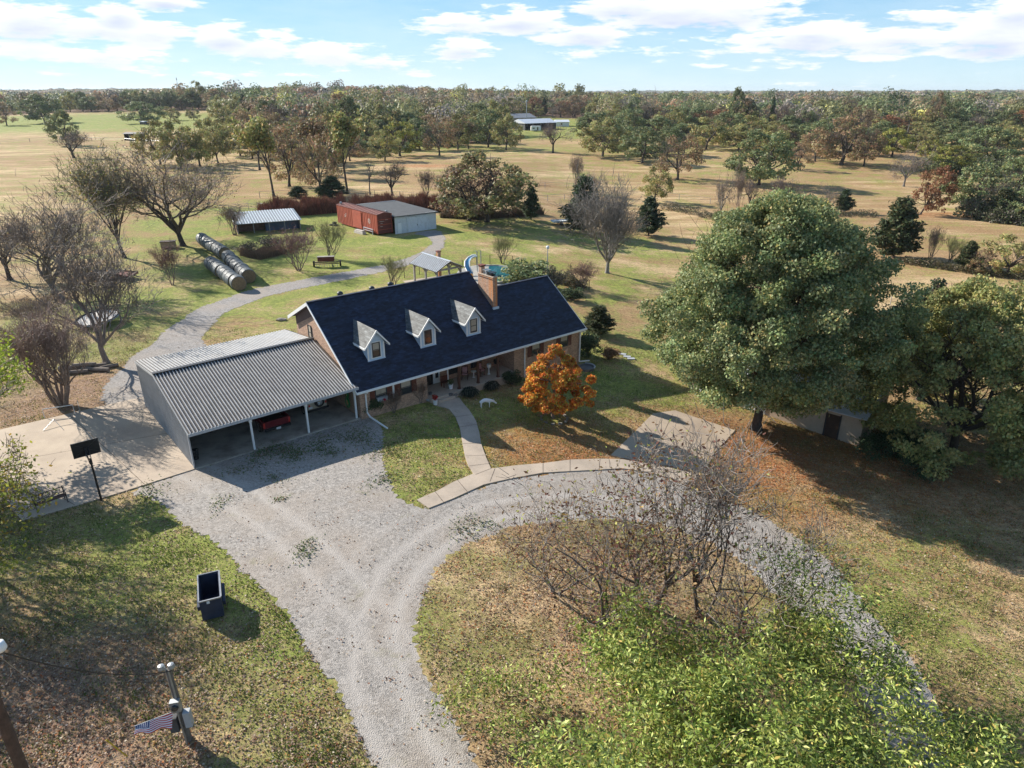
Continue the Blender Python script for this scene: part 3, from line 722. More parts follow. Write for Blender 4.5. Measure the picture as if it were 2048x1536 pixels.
# rake and eave trim
tr = MB()
tr.beam((11.17, EF, zr(EF) - .07), (11.17, RT, RZ - .06), .05, .22, up=(1, 0, 0)) if False else None
def rake(s, p, q, hgt=.2, th=.05):
    a, b = Vector((s, *p)), Vector((s, *q)); tr.add([(s - th / 2, a.y, a.z - hgt), (s - th / 2, b.y, b.z - hgt), (s - th / 2, b.y, b.z + .012), (s - th / 2, a.y, a.z + .012), (s + th / 2, a.y, a.z - hgt), (s + th / 2, b.y, b.z - hgt), (s + th / 2, b.y, b.z + .012), (s + th / 2, a.y, a.z + .012)],
           [(0, 1, 2, 3), (7, 6, 5, 4), (0, 4, 5, 1), (1, 5, 6, 2), (2, 6, 7, 3), (3, 7, 4, 0)])
rake(11.17, (EF, zr(EF)), (RT, RZ)); rake(11.17, (RT, RZ), (BT, BZ), .26); tr.build('rake_trim', 'trim_white', house); tr = MB(); rake(34.08, (EF, zr(EF)), (RT2, RZ2)); rake(34.08, (RT2, RZ2), (9.9, 2.4))
tr.build('rake_trim', 'trim_white', house)
so = MB(); so.box(11.2, 34.05, EF + .05, T0, zt - .02, zt + .02); so.box(PS0, PS1, T0, PT1, zt + .22, zt + .25); so.box(PS0 - .02, PS1 + .02, T0 - .02, T0 + .16, zt, zt + .26)
so.build('soffit', 'trim_white', house)
g = MB(); g.box(11.15, 34.12, EF - .13, EF - .005, zr(EF) - .16, zr(EF) - .02)
g.build('gutter', 'trim_white', house)
# brown siding panel at the back of the left gable
bp = MB(); bp.add([(S0 - .03, 9.72, 4.75), (S0 - .03, 6.4, 6.22), (S0 - .03, 6.4, 7.12), (S0 - .03, 9.72, 5.52)], [(0, 1, 2, 3)]); bp.build('gable_siding', 'brown_siding', house, fix=False)
def window_unit(parent, s0, s1, z0, z1, t, blind=.55, frame='dark_trim', axis='s', unit=None, rows=2):
    """sash window lying in the plane t (front) or s (gable)"""
    def B(mb, a0, a1, b0, b1, d0, d1):
        if axis == 's': mb.box(a0, a1, t + d0, t + d1, b0, b1)
        else: mb.box(t + d0, t + d1, a0, a1, b0, b1)
    f = MB(); k = .055
    B(f, s0, s0 + k, z0, z1, -.06, .02); B(f, s1 - k, s1, z0, z1, -.06, .02); B(f, s0 + k, s1 - k, z1 - k, z1, -.06, .02); B(f, s0 + k, s1 - k, z0, z0 + k, -.06, .02)
    zm = (z0 + z1) / 2
    B(f, s0 + k, s1 - k, zm - .025, zm + .025, -.05, .01)
    o = f.build('window', frame, parent)
    p = MB(); B(p, s0 + k, s1 - k, z0 + k, z1 - k, -.012, -.004); p.build('pane', 'glass_dark', o)
    if blind:
        b = MB(); B(b, s0 + k + .02, s1 - k - .02, z1 - k - (z1 - z0) * blind, z1 - k, -.022, -.014); b.build('blind', 'blind', o)
    return o
def shutter(s0, s1, z0, z1, t):
    m = MB(); m.box(s0, s1, t - .05, t - .003, z0, z1)
    for k in range(9):
        zz = z0 + .1 + (z1 - z0 - .2) * k / 8; m.box(s0 + .05, s1 - .05, t - .065, t - .05, zz - .02, zz + .02)
    m.build('shutter', 'shutter_red', house)
for a, b, sa, sb in ((12.78, 13.74, 12.36, 14.18), (14.9, 15.84, 14.42, 16.3), (27.86, 28.82, 27.42, 29.26), (31.2, 32.14, 30.76, 32.58)):
    o = window_unit(house, a, b, .98, 2.12, T0 - .01, .5)
    shutter(sa, a - .03, .98, 2.14, T0); shutter(b + .03, sb, .98, 2.14, T0)
ac = MB(); ac.box(12.84, 13.68, -.55, -.31, 1.06, 1.36)
for k in range(6): ac.box(12.88, 13.64, -.562, -.55, 1.10 + k * .04, 1.115 + k * .04)
ac.build('air_conditioner', 'light_grey', house)
window_unit(house, 6.9, 7.5, 4.15, 5.3, S0 - .01, .8, axis='t')
window_unit(house, 20.6, 21.6, .5, 1.9, PT1 - .01, .3); window_unit(house, 22.9, 24.0, .5, 1.9, PT1 - .01, .3)
d = MB(); d.box(18.15, 19.05, PT1 - .07, PT1 - .01, .12, 2.1); dr = d.build('door', 'interior_dark', house)
d = MB(); d.box(19.08, 19.16, PT1 - .1, PT1 - .01, .12, 2.15); d.box(18.06, 18.14, PT1 - .1, PT1 - .01, .12, 2.15); d.box(18.14, 19.08, PT1 - .1, PT1 - .01, 2.1, 2.18); d.build('frame', 'trim_white', dr)
d = MB(); d.lathe([(.03, 0), (.035, .03), (.01, .05)], 8, c=(18.25, PT1 - .1, 1.05), axis='y'); d.build('handle', 'chrome', dr)
d = MB(); d.box(19.2, 19.3, PT1 - .08, PT1 - .01, .12, 2.1); d.box(19.62, 19.72, PT1 - .08, PT1 - .01, .12, 2.1); d.box(19.3, 19.62, PT1 - .08, PT1 - .01, .12, .55); d.box(19.3, 19.62, PT1 - .08, PT1 - .01, 2.0, 2.1)
sd = d.build('side_light', 'trim_white', house)
d = MB(); d.box(19.31, 19.61, PT1 - .05, PT1 - .02, .55, 2.0); d.build('pane', 'glass_dark', sd)
pf = MB(); pf.box(PS0, PS1, -.75, PT1, -1.1, .1); pf.box(17.7, 19.5, -1.1, -.752, -.4, -.03)
pf.build('porch_floor', 'concrete_walk', house)
for s in (20.15, 22.05, 24.1):
    m = MB(); m.box(s - .08, s + .08, -.5, -.34, .1, 2.24); m.box(s - .11, s + .11, -.53, -.31, .1, .2); m.box(s - .11, s + .11, -.53, -.31, 2.1, 2.22)
    m.build('porch_post', 'porch_wood', house)
# dormers
for i, sc_ in enumerate((13.95, 18.5, 22.9)):
    hw, tf = .70, 1.25
    zb, ze, za = zr(tf) - .02, 4.98, 5.98
    m = MB()
    # front wall with gable, side cheeks
    m.add([(sc_ - hw, tf, zb), (sc_ + hw, tf, zb), (sc_ + hw, tf, ze), (sc_, tf, za - .08), (sc_ - hw, tf, ze), (sc_ - hw, tf + .1, zb), (sc_ + hw, tf + .1, zb), (sc_ + hw, tf + .1, ze), (sc_, tf + .1, za - .08), (sc_ - hw, tf + .1, ze)],
          [(0, 1, 2, 3, 4), (9, 8, 7, 6, 5), (0, 5, 6, 1), (1, 6, 7, 2), (2, 7, 8, 3), (3, 8, 9, 4), (4, 9, 5, 0)])
    tb = (ze - 2.36) / SL - .61
    for sd_ in (-1, 1):
        x = sc_ + sd_ * hw; x2 = x - sd_ * .08
        m.add([(x, tf + .1, zb), (x, tf + .1, ze), (x, tb, ze), (x2, tf + .1, zb), (x2, tf + .1, ze), (x2, tb, ze)], [(0, 1, 2), (5, 4, 3), (0, 3, 4, 1), (1, 4, 5, 2), (2, 5, 3, 0)])
    # siding laps
    for k in range(9):
        z = zb + .08 + k * .145
        if z < ze: m.box(sc_ - hw - .012, sc_ + hw + .012, tf - .012, tf - .001, z, z + .02)
    dm = m.build('dormer', 'siding_blue', house)
    m = MB(); th = .07; ov = .30
    for sd_ in (-1, 1):
        xe = sc_ + sd_ * (hw + .30); ze2 = za - (hw + .30) * (za - ze) / hw * .86
        tb2 = (ze2 - 2.36) / SL - .61; tba = (za - 2.36) / SL - .61
        m.slab([(sc_, tf - ov, za), (xe, tf - ov, ze2), (xe, tb2 + .12, ze2), (sc_, tba + .12, za)], (sd_ * (za - ze2), 0, (hw + .3)), th)
    m.build('dormer_roof', 'shingle_sunlit', dm)
    m = MB()
    for sd_ in (-1, 1):
        xe = sc_ + sd_ * (hw + .33); ze2 = za - (hw + .30) * (za - ze) / hw * .86
        a, b = Vector((sc_, tf - ov - .03, za)), Vector((xe, tf - ov - .03, ze2 - .02))
        m.add([(a.x, a.y, a.z - .17), (b.x, b.y, b.z - .12), (b.x, b.y, b.z + .03), (a.x, a.y, a.z + .02), (a.x, a.y + .04, a.z - .17), (b.x, b.y + .04, b.z - .12), (b.x, b.y + .04, b.z + .03), (a.x, a.y + .04, a.z + .02)],
              [(0, 1, 2, 3), (7, 6, 5, 4), (0, 4, 5, 1), (1, 5, 6, 2), (2, 6, 7, 3), (3, 7, 4, 0)])
        tb2 = (ze2 - 2.36) / SL - .61
        m.box(xe - .03, xe + .03, tf - ov + .02, tb2 + .1, ze2 - .13, ze2 + .01)
    for x in (sc_ - hw - .02, sc_ + hw - .1): m.box(x, x + .12, tf - .035, tf - .013, zb + .02, ze - .05)
    m.box(sc_ - .43, sc_ + .43, tf - .04, tf - .013, zb + .10, zb + .18)
    m.build('trim', 'trim_white', dm)
    wz0, wz1 = zb + .18, zb + 1.32
    f = MB()
    for a, b, c, e in ((sc_ - .42, sc_ - .34, wz0, wz1 + .06), (sc_ + .34, sc_ + .42, wz0, wz1 + .06), (sc_ - .34, sc_ + .34, wz1, wz1 + .06)): f.box(a, b, tf - .045, tf - .014, c, e)
    f.build('window_trim', 'trim_white', dm)
    o = window_unit(dm, sc_ - .33, sc_ + .33, wz0 + .003, wz1 - .003, tf - .02, (.5, .0, .85)[i])
    o.name = 'window'
    m = MB(); m.slab([(sc_ - hw - .04, tf - .09, zr(tf - .09) + .012), (sc_ + hw + .04, tf - .09, zr(tf - .09) + .012), (sc_ + hw + .04, tf + .01, zr(tf) + .012), (sc_ - hw - .04, tf + .01, zr(tf) + .012)], (0, -SL, 1), .012)
    m.build('flashing', 'siding_blue', dm)
# chimney
m = MB(); m.box(26.24, 26.70, 2.88, 4.98, 4.2, 7.5); m.box(26.14, 26.20, 2.8, 5.06, 7.42, 7.421)
ch = m.build('chimney', 'chimney_brick', house)
m = MB(); m.box(26.19, 26.75, 2.83, 5.03, 7.5, 7.58); m.box(26.22, 26.72, 2.86, 5.0, 7.36, 7.42) if False else None
m.build('chimney_crown', 'tan_wall', ch)
m = MB(); m.box(26.16, 26.78, 2.74, 2.875, zr(2.8) - .02, zr(2.8) + .16); m.build('flashing', 'siding_blue', ch)
for t_, hh, k in ((3.3, .28, 'black_metal'), (4.0, .36, 'galv')):
    m = MB(); m.box(26.30, 26.64, t_ - .17, t_ + .17, 7.58, 7.58 + hh * .6); m.box(26.2, 26.74, t_ - .3, t_ + .3, 7.58 + hh, 7.62 + hh)
    for a in (-.2, .2):
        for b in (-.22, .22): m.box(26.47 + a - .015, 26.47 + a + .015, t_ + b - .015, t_ + b + .015, 7.58, 7.58 + hh)
    m.build('flue_cap', k, ch)
m = MB(); m.box(26.28, 26.66, 4.55, 4.9, 7.58, 8.15); fl = m.build('flue', 'chimney_brick', ch)
m = MB(); m.box(26.2, 26.74, 4.47, 4.98, 8.22, 8.27); m.box(26.25, 26.69, 4.52, 4.93, 8.15, 8.22); m.build('flue_cap', 'dark_rust', fl)
# turbine vents behind the ridge
for s, t_ in ((14.25, 7.0), (17.2, 7.3), (18.75, 7.0)):
    m = MB(); z = RZ - .5 * (t_ - RT)
    m.lathe([(.10, z - .1), (.10, z + .16)], 12, c=(s, t_, 0)); m.lathe([(.06, z + .16), (.19, z + .2), (.24, z + .31), (.22, z + .42), (.1, z + .5), (.02, z + .51)], 14, c=(s, t_, 0))
    m.build('roof_vent', 'dark_trim', house, smooth=True)
# downspouts
def dspout(pts, wd=.09):
    m = MB()
    for a, b in zip(pts, pts[1:]): m.beam(a, b, wd, wd)
    m.build('downspout', 'trim_white', house)
dspout([(11.98, EF - .07, 2.15), (11.98, EF - .02, 2.1), (11.98, T0 - .1, 1.95), (11.98, T0 - .1, .45), (12.02, -.75, .22), (12.2, -2.9, .06)])
dspout([(27.15, EF - .07, 2.15), (27.05, T0 - .08, 1.98), (27.05, T0 - .08, -.9)])
zd = float(terrain(*HW(33.6, -.5)[:2]))
dspout([(33.9, EF - .07, 2.15), (33.62, T0 - .1, 1.95), (33.62, T0 - .1, zd + .35), (34.6, -.75, zd + .3)])
m = MB(); m.box(14.24, 14.38, T0 - .035, T0 - .003, .95, 2.22); m.build('trim', 'trim_white', house)
m = MB(); m.box(19.98, 20.07, .9, .99, .1, 2.3); m.build('downspout', 'trim_white', house)

# ================================================================== CARPORT
cp = thing('carport', 'grey ribbed metal carport joined to the left end of the brick house', 'carport', A0, HANG)
CRT, CRZ, CFT, CFZ, CBT, CBZ = 6.5, 4.42, -.45, 2.62, 11.9, 3.75
CE = 11.46
def rz_(t):
    return CFZ + (CRZ - CFZ) * (t - CFT) / (CRT - CFT) if t <= CRT else CRZ + (CBZ - CRZ) * (t - CRT) / (CBT - CRT)
m = MB()
m.slab([(-.08, CFT, CFZ), (CE, CFT, CFZ), (CE, CRT, CRZ), (-.08, CRT, CRZ)], (0, -.26, 1), .03)
m.slab([(-.08, CRT, CRZ), (CE, CRT, CRZ), (CE, CBT, CBZ), (-.08, CBT, CBZ)], (0, .12, 1), .03)
def rib(s, ta, tb, wd=.09, h=.045):
    za, zb = rz_(ta), rz_(tb)
    m.add([(s - wd / 2, ta, za + .001), (s + wd / 2, ta, za + .001), (s + wd / 4, ta, za + h), (s - wd / 4, ta, za + h), (s - wd / 2, tb, zb + .001), (s + wd / 2, tb, zb + .001), (s + wd / 4, tb, zb + h), (s - wd / 4, tb, zb + h)],
          [(0, 1, 2, 3), (7, 6, 5, 4), (1, 5, 6, 2), (2, 6, 7, 3), (3, 7, 4, 0)])
m.cm = 1
k = 0
while .06 + k * .215 < CE - .05:
    s = .06 + k * .215; rib(s, CFT + .002, CRT - .1, .075, .06); rib(s, CRT + .1, CBT - .002, .11, .05); k += 1
m.build('roof', ['roof_pan', 'roof_white'], cp)
m = MB(); m.beam((-.1, CRT, CRZ + .06), (CE, CRT, CRZ + .06), .34, .05); m.build('ridge_cap', 'dark_trim', cp)
# left wall, ribbed
m = MB()
m.add([(-.02, 0, .0), (-.02, 11.8, -.1), (-.02, 11.8, CBZ - .06), (-.02, CRT, CRZ - .06), (-.02, 0, rz_(0) - .05), (.02, 0, 0), (.02, 11.8, -.1), (.02, 11.8, CBZ - .06), (.02, CRT, CRZ - .06), (.02, 0, rz_(0) - .05)],
      [(0, 1, 2, 3, 4), (9, 8, 7, 6, 5), (0, 5, 6, 1), (1, 6, 7, 2), (2, 7, 8, 3), (3, 8, 9, 4), (4, 9, 5, 0)])
t = .18
while t < 11.75:
    z = rz_(t) - .1; m.add([(-.022, t - .05, .05), (-.06, t - .02, .05), (-.06, t + .02, .05), (-.022, t + .05, .05), (-.022, t - .05, z), (-.06, t - .02, z), (-.06, t + .02, z), (-.022, t + .05, z)], [(0, 1, 5, 4), (1, 2, 6, 5), (2, 3, 7, 6), (4, 5, 6, 7)])
    t += .24
m.build('side_wall', 'wall_rib', cp)
m = MB(); m.box(.02, CE, 11.76, 11.8, -.1, CBZ - .06)
s = .2
while s < CE: m.box(s - .03, s + .03, 11.8, 11.83, 0, CBZ - .1); s += .24
m.build('back_wall', 'wall_rib', cp)
m = MB(); m.box(-.1, CE, CFT - .04, CFT - .003, CFZ - .18, CFZ + .02); m.beam((-.105, CFT, CFZ - .08), (-.105, CRT, CRZ - .08), .03, .16); m.beam((-.105, CRT, CRZ - .08), (-.105, CBT, CBZ - .08), .03, .16); m.box(-.09, -.04, -.06, .06, 0, CFZ - .1); m.box(-.07, .05, 11.8, 11.9, 0, CBZ - .1)
m.build('trim', 'light_grey', cp)
for s in (3.8, 7.62, 11.3):
    m = MB(); m.box(s - .06, s + .06, -.08, .04, .05, CFZ - .02); m.box(s - .1, s + .1, -.12, .08, 2.1, 2.35); m.build('post', 'white_paint', cp)
m = MB()
for k in range(4): 
    s = .1 + k * 3.76; m.beam((s, -.2, rz_(-.2) - .12), (s, CRT, CRZ - .14), .08, .16); m.beam((s, CRT, CRZ - .14), (s, 11.7, CBZ - .14), .08, .16)
m.build('rafter', 'steel', cp)
sheet('carport_floor', [HW(-.02, -.18), HW(11.5, -.18), HW(11.5, 11.9), HW(-.02, 11.9)], 'concrete_carport', h=.09, side=.1, cell=4, flatz=0.0)
# small carport pieces
m = MB(); tag(m.box(10.0, 10.9, 5.2, 6.2, .092, .11).build('door_mat', 'black_rubber', loc=A0), 'black rubber mat on the carport floor beside the tan vehicle', 'mat').rotation_euler = (0, 0, HANG)
hr = thing('hose_reel', 'coiled green garden hose hanging on the brick wall inside the carport', 'hose', HW(11.33, 1.2, .9), HANG)
for dz, rr_ in ((0, .36), (.62, .26)):
    for k in range(4):
        pts = [((-.05 - k * .012), (rr_ - k * .045) * math.cos(a), dz + (rr_ - k * .045) * 1.15 * math.sin(a)) for a in np.linspace(0, 2 * math.pi, 20)]
        MB().tube(pts, .022, 6, cap=False).build('coil', 'green_hose', hr, smooth=True)
MB().box(-.05, 0, -.06, .06, -.1, .9).build('bracket', 'yellow_plastic', hr)
bn = thing('waste_bin', 'black plastic bin in the left front corner of the carport', 'bin', HW(.4, 1.1, .09), HANG)
MB().lathe([(.17, 0), (.22, .62), (.21, .62)], 14).build('body', 'black_rubber', bn, smooth=True); MB().lathe([(.235, .62), (.235, .66), (.12, .7)], 14).build('lid', 'black_rubber', bn)

# ================================================================== VEHICLES in the carport
def prism_side(mb, prof, x0, x1):
    """profile in (y, z) extruded along x"""
    k = len(prof)
    return mb.add([(x0, y, z) for y, z in prof] + [(x1, y, z) for y, z in prof], [tuple(range(k)), tuple(reversed(range(k, 2 * k)))] + [(i, (i + 1) % k, (i + 1) % k + k, i + k) for i in range(k)])
def wheel(parent, x, y, rr_=.38, wd=.24, face=-1):
    t_ = MB().lathe([(rr_ - .12, -wd / 2), (rr_ - .02, -wd / 2), (rr_, -wd / 2 + .03), (rr_, wd / 2 - .03), (rr_ - .02, wd / 2), (rr_ - .12, wd / 2)], 20, c=(0, 0, 0), axis='x').build('wheel', 'black_rubber', parent, smooth=False, loc=(x, y, rr_))
    MB().lathe([(.02, -wd / 2 - .01), (rr_ - .13, -wd / 2 - .005), (rr_ - .13, wd / 2 + .005), (.02, wd / 2 + .01)], 14, axis='x').build('rim', 'chrome', t_)
tk = thing('pickup_truck', 'dark red pickup truck parked nose in under the carport, tailgate outward', 'truck', HW(5.95, 1.3, .09), HANG)
# local: x across (-.95...95), y forward (towards the back wall), z up; tailgate at y = 0
m = MB()
prism_side(m, [(0.0, .52), (0.02, 1.02), (.06, 1.06), (2.1, 1.08), (2.1, .95), (.1, .93), (.1, .55)], -.95, -.83)
prism_side(m, [(0.0, .52), (0.02, 1.02), (.06, 1.06), (2.1, 1.08), (2.1, .95), (.1, .93), (.1, .55)], .83, .95)
m.box(-.95, -.86, .1, 2.1, .5, .95); m.box(.86, .95, .1, 2.1, .5, .95)
prism_side(m, [(2.1, .45), (2.1, 1.1), (3.6, 1.1), (5.2, .98), (5.35, .8), (5.35, .45)], -.95, .95)
prism_side(m, [(2.12, 1.1), (2.3, 1.72), (3.3, 1.74), (3.95, 1.12)], -.84, .84)
m.build('body', 'maroon_paint', tk, bevel=.03)
m = MB(); m.box(-.83, .83, -.02, .06, .55, 1.04); m.box(-.7, .7, -.03, -.02, .62, .66); m.build('tailgate', 'maroon_paint', tk, bevel=.015)
MB().box(-.82, .82, .08, 2.08, .6, .64).build('bed', 'black_rubber', tk)
m = MB(); m.box(-.86, -.83, 2.3, 3.3, 1.18, 1.6); m.box(.83, .86, 2.3, 3.3, 1.18, 1.6); m.slab([(-.72, 2.13, 1.2), (.72, 2.13, 1.2), (.7, 2.26, 1.64), (-.7, 2.26, 1.64)], (0, -1, .3), .03); m.build('window', 'glass_dark', tk)
b_ = MB(); b_.box(-.93, .93, -.2, -.04, .40, .56); b_.box(-.5, .5, -.24, -.2, .42, .5); b_.build('bumper', 'black_metal', tk, bevel=.02)
for x in (-.95, .83): MB().box(x, x + .12, -.035, .0, .62, .98).build('tail_light', 'red_plastic', tk)
lp = MB().box(-.16, .16, -.262, -.252, .40, .56).build('license_plate', 'plate_white', tk)
for x in (-.86, .86):
    for y in (.95, 4.45): wheel(tk, x, y)
jp = thing('jeep_style_suv', 'tan boxy off-road vehicle with spare wheel on its back, parked in the carport', 'vehicle', HW(9.40, 2.25, .09), HANG)
jp.name = 'off_road_vehicle'
m = MB(); prism_side(m, [(0, .55), (0, 1.12), (2.0, 1.14), (2.2, 1.1), (3.4, 1.04), (3.5, .9), (3.5, .55)], -.72, .72); m.box(-.88, -.72, .35, 1.15, .78, .84); m.box(.72, .88, .35, 1.15, .78, .84); m.box(-.88, -.72, 2.5, 3.4, .8, .88); m.box(.72, .88, 2.5, 3.4, .8, .88)
m.build('body', 'tan_paint', jp, bevel=.02)
m = MB(); prism_side(m, [(.02, 1.13), (.1, 1.78), (1.95, 1.8), (2.1, 1.15)], -.70, .70); m.build('soft_top', 'black_rubber', jp, bevel=.03)
MB().box(-.5, .5, .0, .06, 1.25, 1.65).build('rear_window', 'glass_dark', jp)
b_ = MB().box(-.8, .8, -.14, -.01, .42, .56).build('bumper', 'black_metal', jp)
for x in (-.7, .58): MB().box(x, x + .12, -.03, 0, .8, .95).build('tail_light', 'red_plastic', jp)
MB().box(-.66, -.4, -.02, 0, .62, .76).build('license_plate', 'plate_white', jp)
t_ = MB().lathe([(.2, -.2), (.33, -.21), (.36, -.18), (.36, -.02), (.33, .0), (.2, .0)], 20, c=(.12, 0, 1.02), axis='y').build('spare_wheel', 'black_rubber', jp)
rm = MB().lathe([(.03, -.23), (.20, -.215), (.20, -.1), (.03, -.1)], 16, c=(.12, 0, 1.02), axis='y')
for k in range(5):
    a = k * 2 * math.pi / 5; rm.beam((.12, -.235, 1.02), (.12 + .2 * math.sin(a), -.225, 1.02 + .2 * math.cos(a)), .05, .02)
rm.build('rim', 'chrome', t_)
for x in (-.74, .74):
    for y in (.75, 2.95): wheel(jp, x, y, .36, .22)
# ================================================================== TREES
def np_mesh(name, V, F, col, mat, smooth=False):
    """V (n,3), F (m,k) all faces with k corners, col (n,3) own colours of the vertices"""
    me = bpy.data.meshes.new(name)
    n, m, k = len(V), len(F), F.shape[1]
    me.vertices.add(n); me.vertices.foreach_set('co', V.astype(np.float32).ravel())
    me.loops.add(m * k); me.loops.foreach_set('vertex_index', F.astype(np.int32).ravel())
    me.polygons.add(m); me.polygons.foreach_set('loop_start', np.arange(0, m * k, k, dtype=np.int32))
    try: me.polygons.foreach_set('loop_total', np.full(m, k, dtype=np.int32))
    except Exception: pass
    if smooth: me.polygons.foreach_set('use_smooth', np.ones(m, dtype=bool))
    me.update(calc_edges=True)
    at = me.attributes.new('col', 'FLOAT_COLOR', 'POINT')
    c4 = np.concatenate([col, np.ones((n, 1))], 1).astype(np.float32); at.data.foreach_set('color', c4.ravel())
    me.materials.append(M[mat])
    return me
def seg_mesh(P, Q, r0, r1, n, col):
    """many tapered prisms at once; returns V, F, C"""
    D = Q - P; L = np.linalg.norm(D, axis=1, keepdims=True) + 1e-9; D = D / L
    up = np.where(np.abs(D[:, 2:3]) < .9, np.array([[0, 0, 1.]]), np.array([[1., 0, 0]]))
    A = np.cross(D, up); A /= np.linalg.norm(A, axis=1, keepdims=True) + 1e-9; B = np.cross(D, A)
    an = np.arange(n) * 2 * np.pi / n
    off = A[:, None, :] * np.cos(an)[None, :, None] + B[:, None, :] * np.sin(an)[None, :, None]
    v0 = P[:, None, :] + off * r0[:, None, None]; v1 = Q[:, None, :] + off * r1[:, None, None]
    V = np.concatenate([v0, v1], 1).reshape(-1, 3)
    base = (np.arange(len(P)) * 2 * n)[:, None]; k = np.arange(n)[None, :]; k2 = (k + 1) % n
    F = np.stack([base + k, base + k2, base + n + k2, base + n + k], -1).reshape(-1, 4)
    C = np.repeat(col, 2 * n, axis=0)
    return V, F, C
def leaf_mesh(P, size, rng, col, elong=1.6, droop=.0, up=.35, nrm=None, nj=.7):
    n = len(P)
    a = rng.normal(size=(n, 3)); a[:, 2] *= .7; a[:, 2] -= droop; a /= np.linalg.norm(a, axis=1, keepdims=True)
    if nrm is not None:
        q = nrm + rng.normal(size=(n, 3)) * nj; a = np.cross(q, a); a /= np.linalg.norm(a, axis=1, keepdims=True) + 1e-9
    b = rng.normal(size=(n, 3)) if nrm is None else q; b = np.cross(a, b); b /= np.linalg.norm(b, axis=1, keepdims=True)
    s = size[:, None] if np.ndim(size) else np.full((n, 1), size)
    s = s * rng.uniform(.6, 1.3, (n, 1))
    V = np.stack([P - a * s * elong / 2, P + b * s / 2, P + a * s * elong / 2, P - b * s / 2], 1).reshape(-1, 3)
    F = (np.arange(n)[:, None] * 4 + np.arange(4)[None, :])
    return V, F, np.repeat(col, 4, axis=0)
def grow(rng, trunk_h=.25, levels=5, n_child=(4, 4, 3, 3), spread=.9, up=.25, wig=.18, len0=.38, ratio=.68, r0=.028, multi=1, lean=(0, 0), rr=.62, trunk_seg=5):
    """skeleton of a tree about 1 unit high: lists of segments (p, q, r0, r1, level) and tips"""
    segs, tips = [], []
    def path(p, d, L, r, lvl, k):
        pts = [p]; cur = d
        for i in range(k):
            cur = cur + rng.normal(size=3) * wig * (.35 if lvl == 0 else 1) + np.array([0, 0, up * .35])
            cur /= np.linalg.norm(cur); p = p + cur * L / k
            pts.append(p)
        re = r * (.55 if lvl else .72)
        for i in range(k):
            segs.append((pts[i], pts[i + 1], r + (re - r) * i / k, r + (re - r) * (i + 1) / k, lvl))
        return pts, cur, re
    def rec(p, d, L, r, lvl):
        k = trunk_seg if lvl == 0 else (4 if lvl < 3 else 3 if lvl < 4 else 2)
        pts, cur, re = path(p, d, L, r, lvl, k)
        if lvl >= levels - 1:
            tips.append((pts[-1], cur, lvl)); tips.append((pts[len(pts) // 2], cur, lvl)); return
        nc = n_child[min(lvl, len(n_child) - 1)]
        for c in range(nc):
            f = 1.0 if c == 0 else (rng.uniform(.72, 1.0) if lvl == 0 else rng.uniform(.3, 1.0))
            x = f * (len(pts) - 1); i = min(int(x), len(pts) - 2); q = pts[i] + (pts[i + 1] - pts[i]) * (x - i)
            an = rng.uniform(0, 2 * np.pi) if lvl else (c + rng.uniform(-.3, .3)) * 2 * np.pi / nc
            t = cur; o = np.cross(t, [0, 0, 1.0]); 
            if np.linalg.norm(o) < .1: o = np.array([1.0, 0, 0])
            o /= np.linalg.norm(o); o2 = np.cross(t, o)
            sp = spread * (rng.uniform(.55, 1.15) if c else rng.uniform(.1, .45))
            dd = t + (o * np.cos(an) + o2 * np.sin(an)) * sp + np.array([0, 0, up * .5]); dd /= np.linalg.norm(dd)
            rec(q, dd, L * ratio * rng.uniform(.75, 1.2) if lvl else len0 * rng.uniform(.8, 1.15), (re if c == 0 else re * rng.uniform(rr, .9)) , lvl + 1)
        if lvl >= 2: tips.append((pts[-1], cur, lvl))
    for m_ in range(multi):
        if multi > 1:
            a = 2 * np.pi * m_ / multi + rng.uniform(-.3, .3); d = np.array([math.cos(a) * .45 * spread, math.sin(a) * .45 * spread, 1.0]); p = np.array([math.cos(a), math.sin(a), 0]) * r0 * 1.2; rr0 = r0 * rng.uniform(.6, 1)
        else: d = np.array([lean[0], lean[1], 1.0]); p = np.zeros(3); rr0 = r0
        d /= np.linalg.norm(d)
        rec(p, d, trunk_h * rng.uniform(.85, 1.1) if multi > 1 else trunk_h, rr0, 0)
    return segs, tips
def norm_tree(segs, tips):
    allp = np.array([s[1] for s in segs]); h = allp[:, 2].max(); w = np.percentile(np.hypot(allp[:, 0], allp[:, 1]), 97)
    return h, w
def pal(rng, n, cols, var=.18):
    """cols: list of (weight, rgb)"""
    w = np.array([c[0] for c in cols], float); w /= w.sum(); C = np.array([c[1] for c in cols])
    i = rng.choice(len(cols), n, p=w)
    return np.clip(C[i] * rng.uniform(1 - var, 1 + var, (n, 1)) * (1 + rng.normal(size=(n, 3)) * .04), 0.002, 1)
BARK_GREY = (.20, .18, .16); BARK_DARK = (.07, .055, .045); BARK_WARM = (.16, .11, .085)
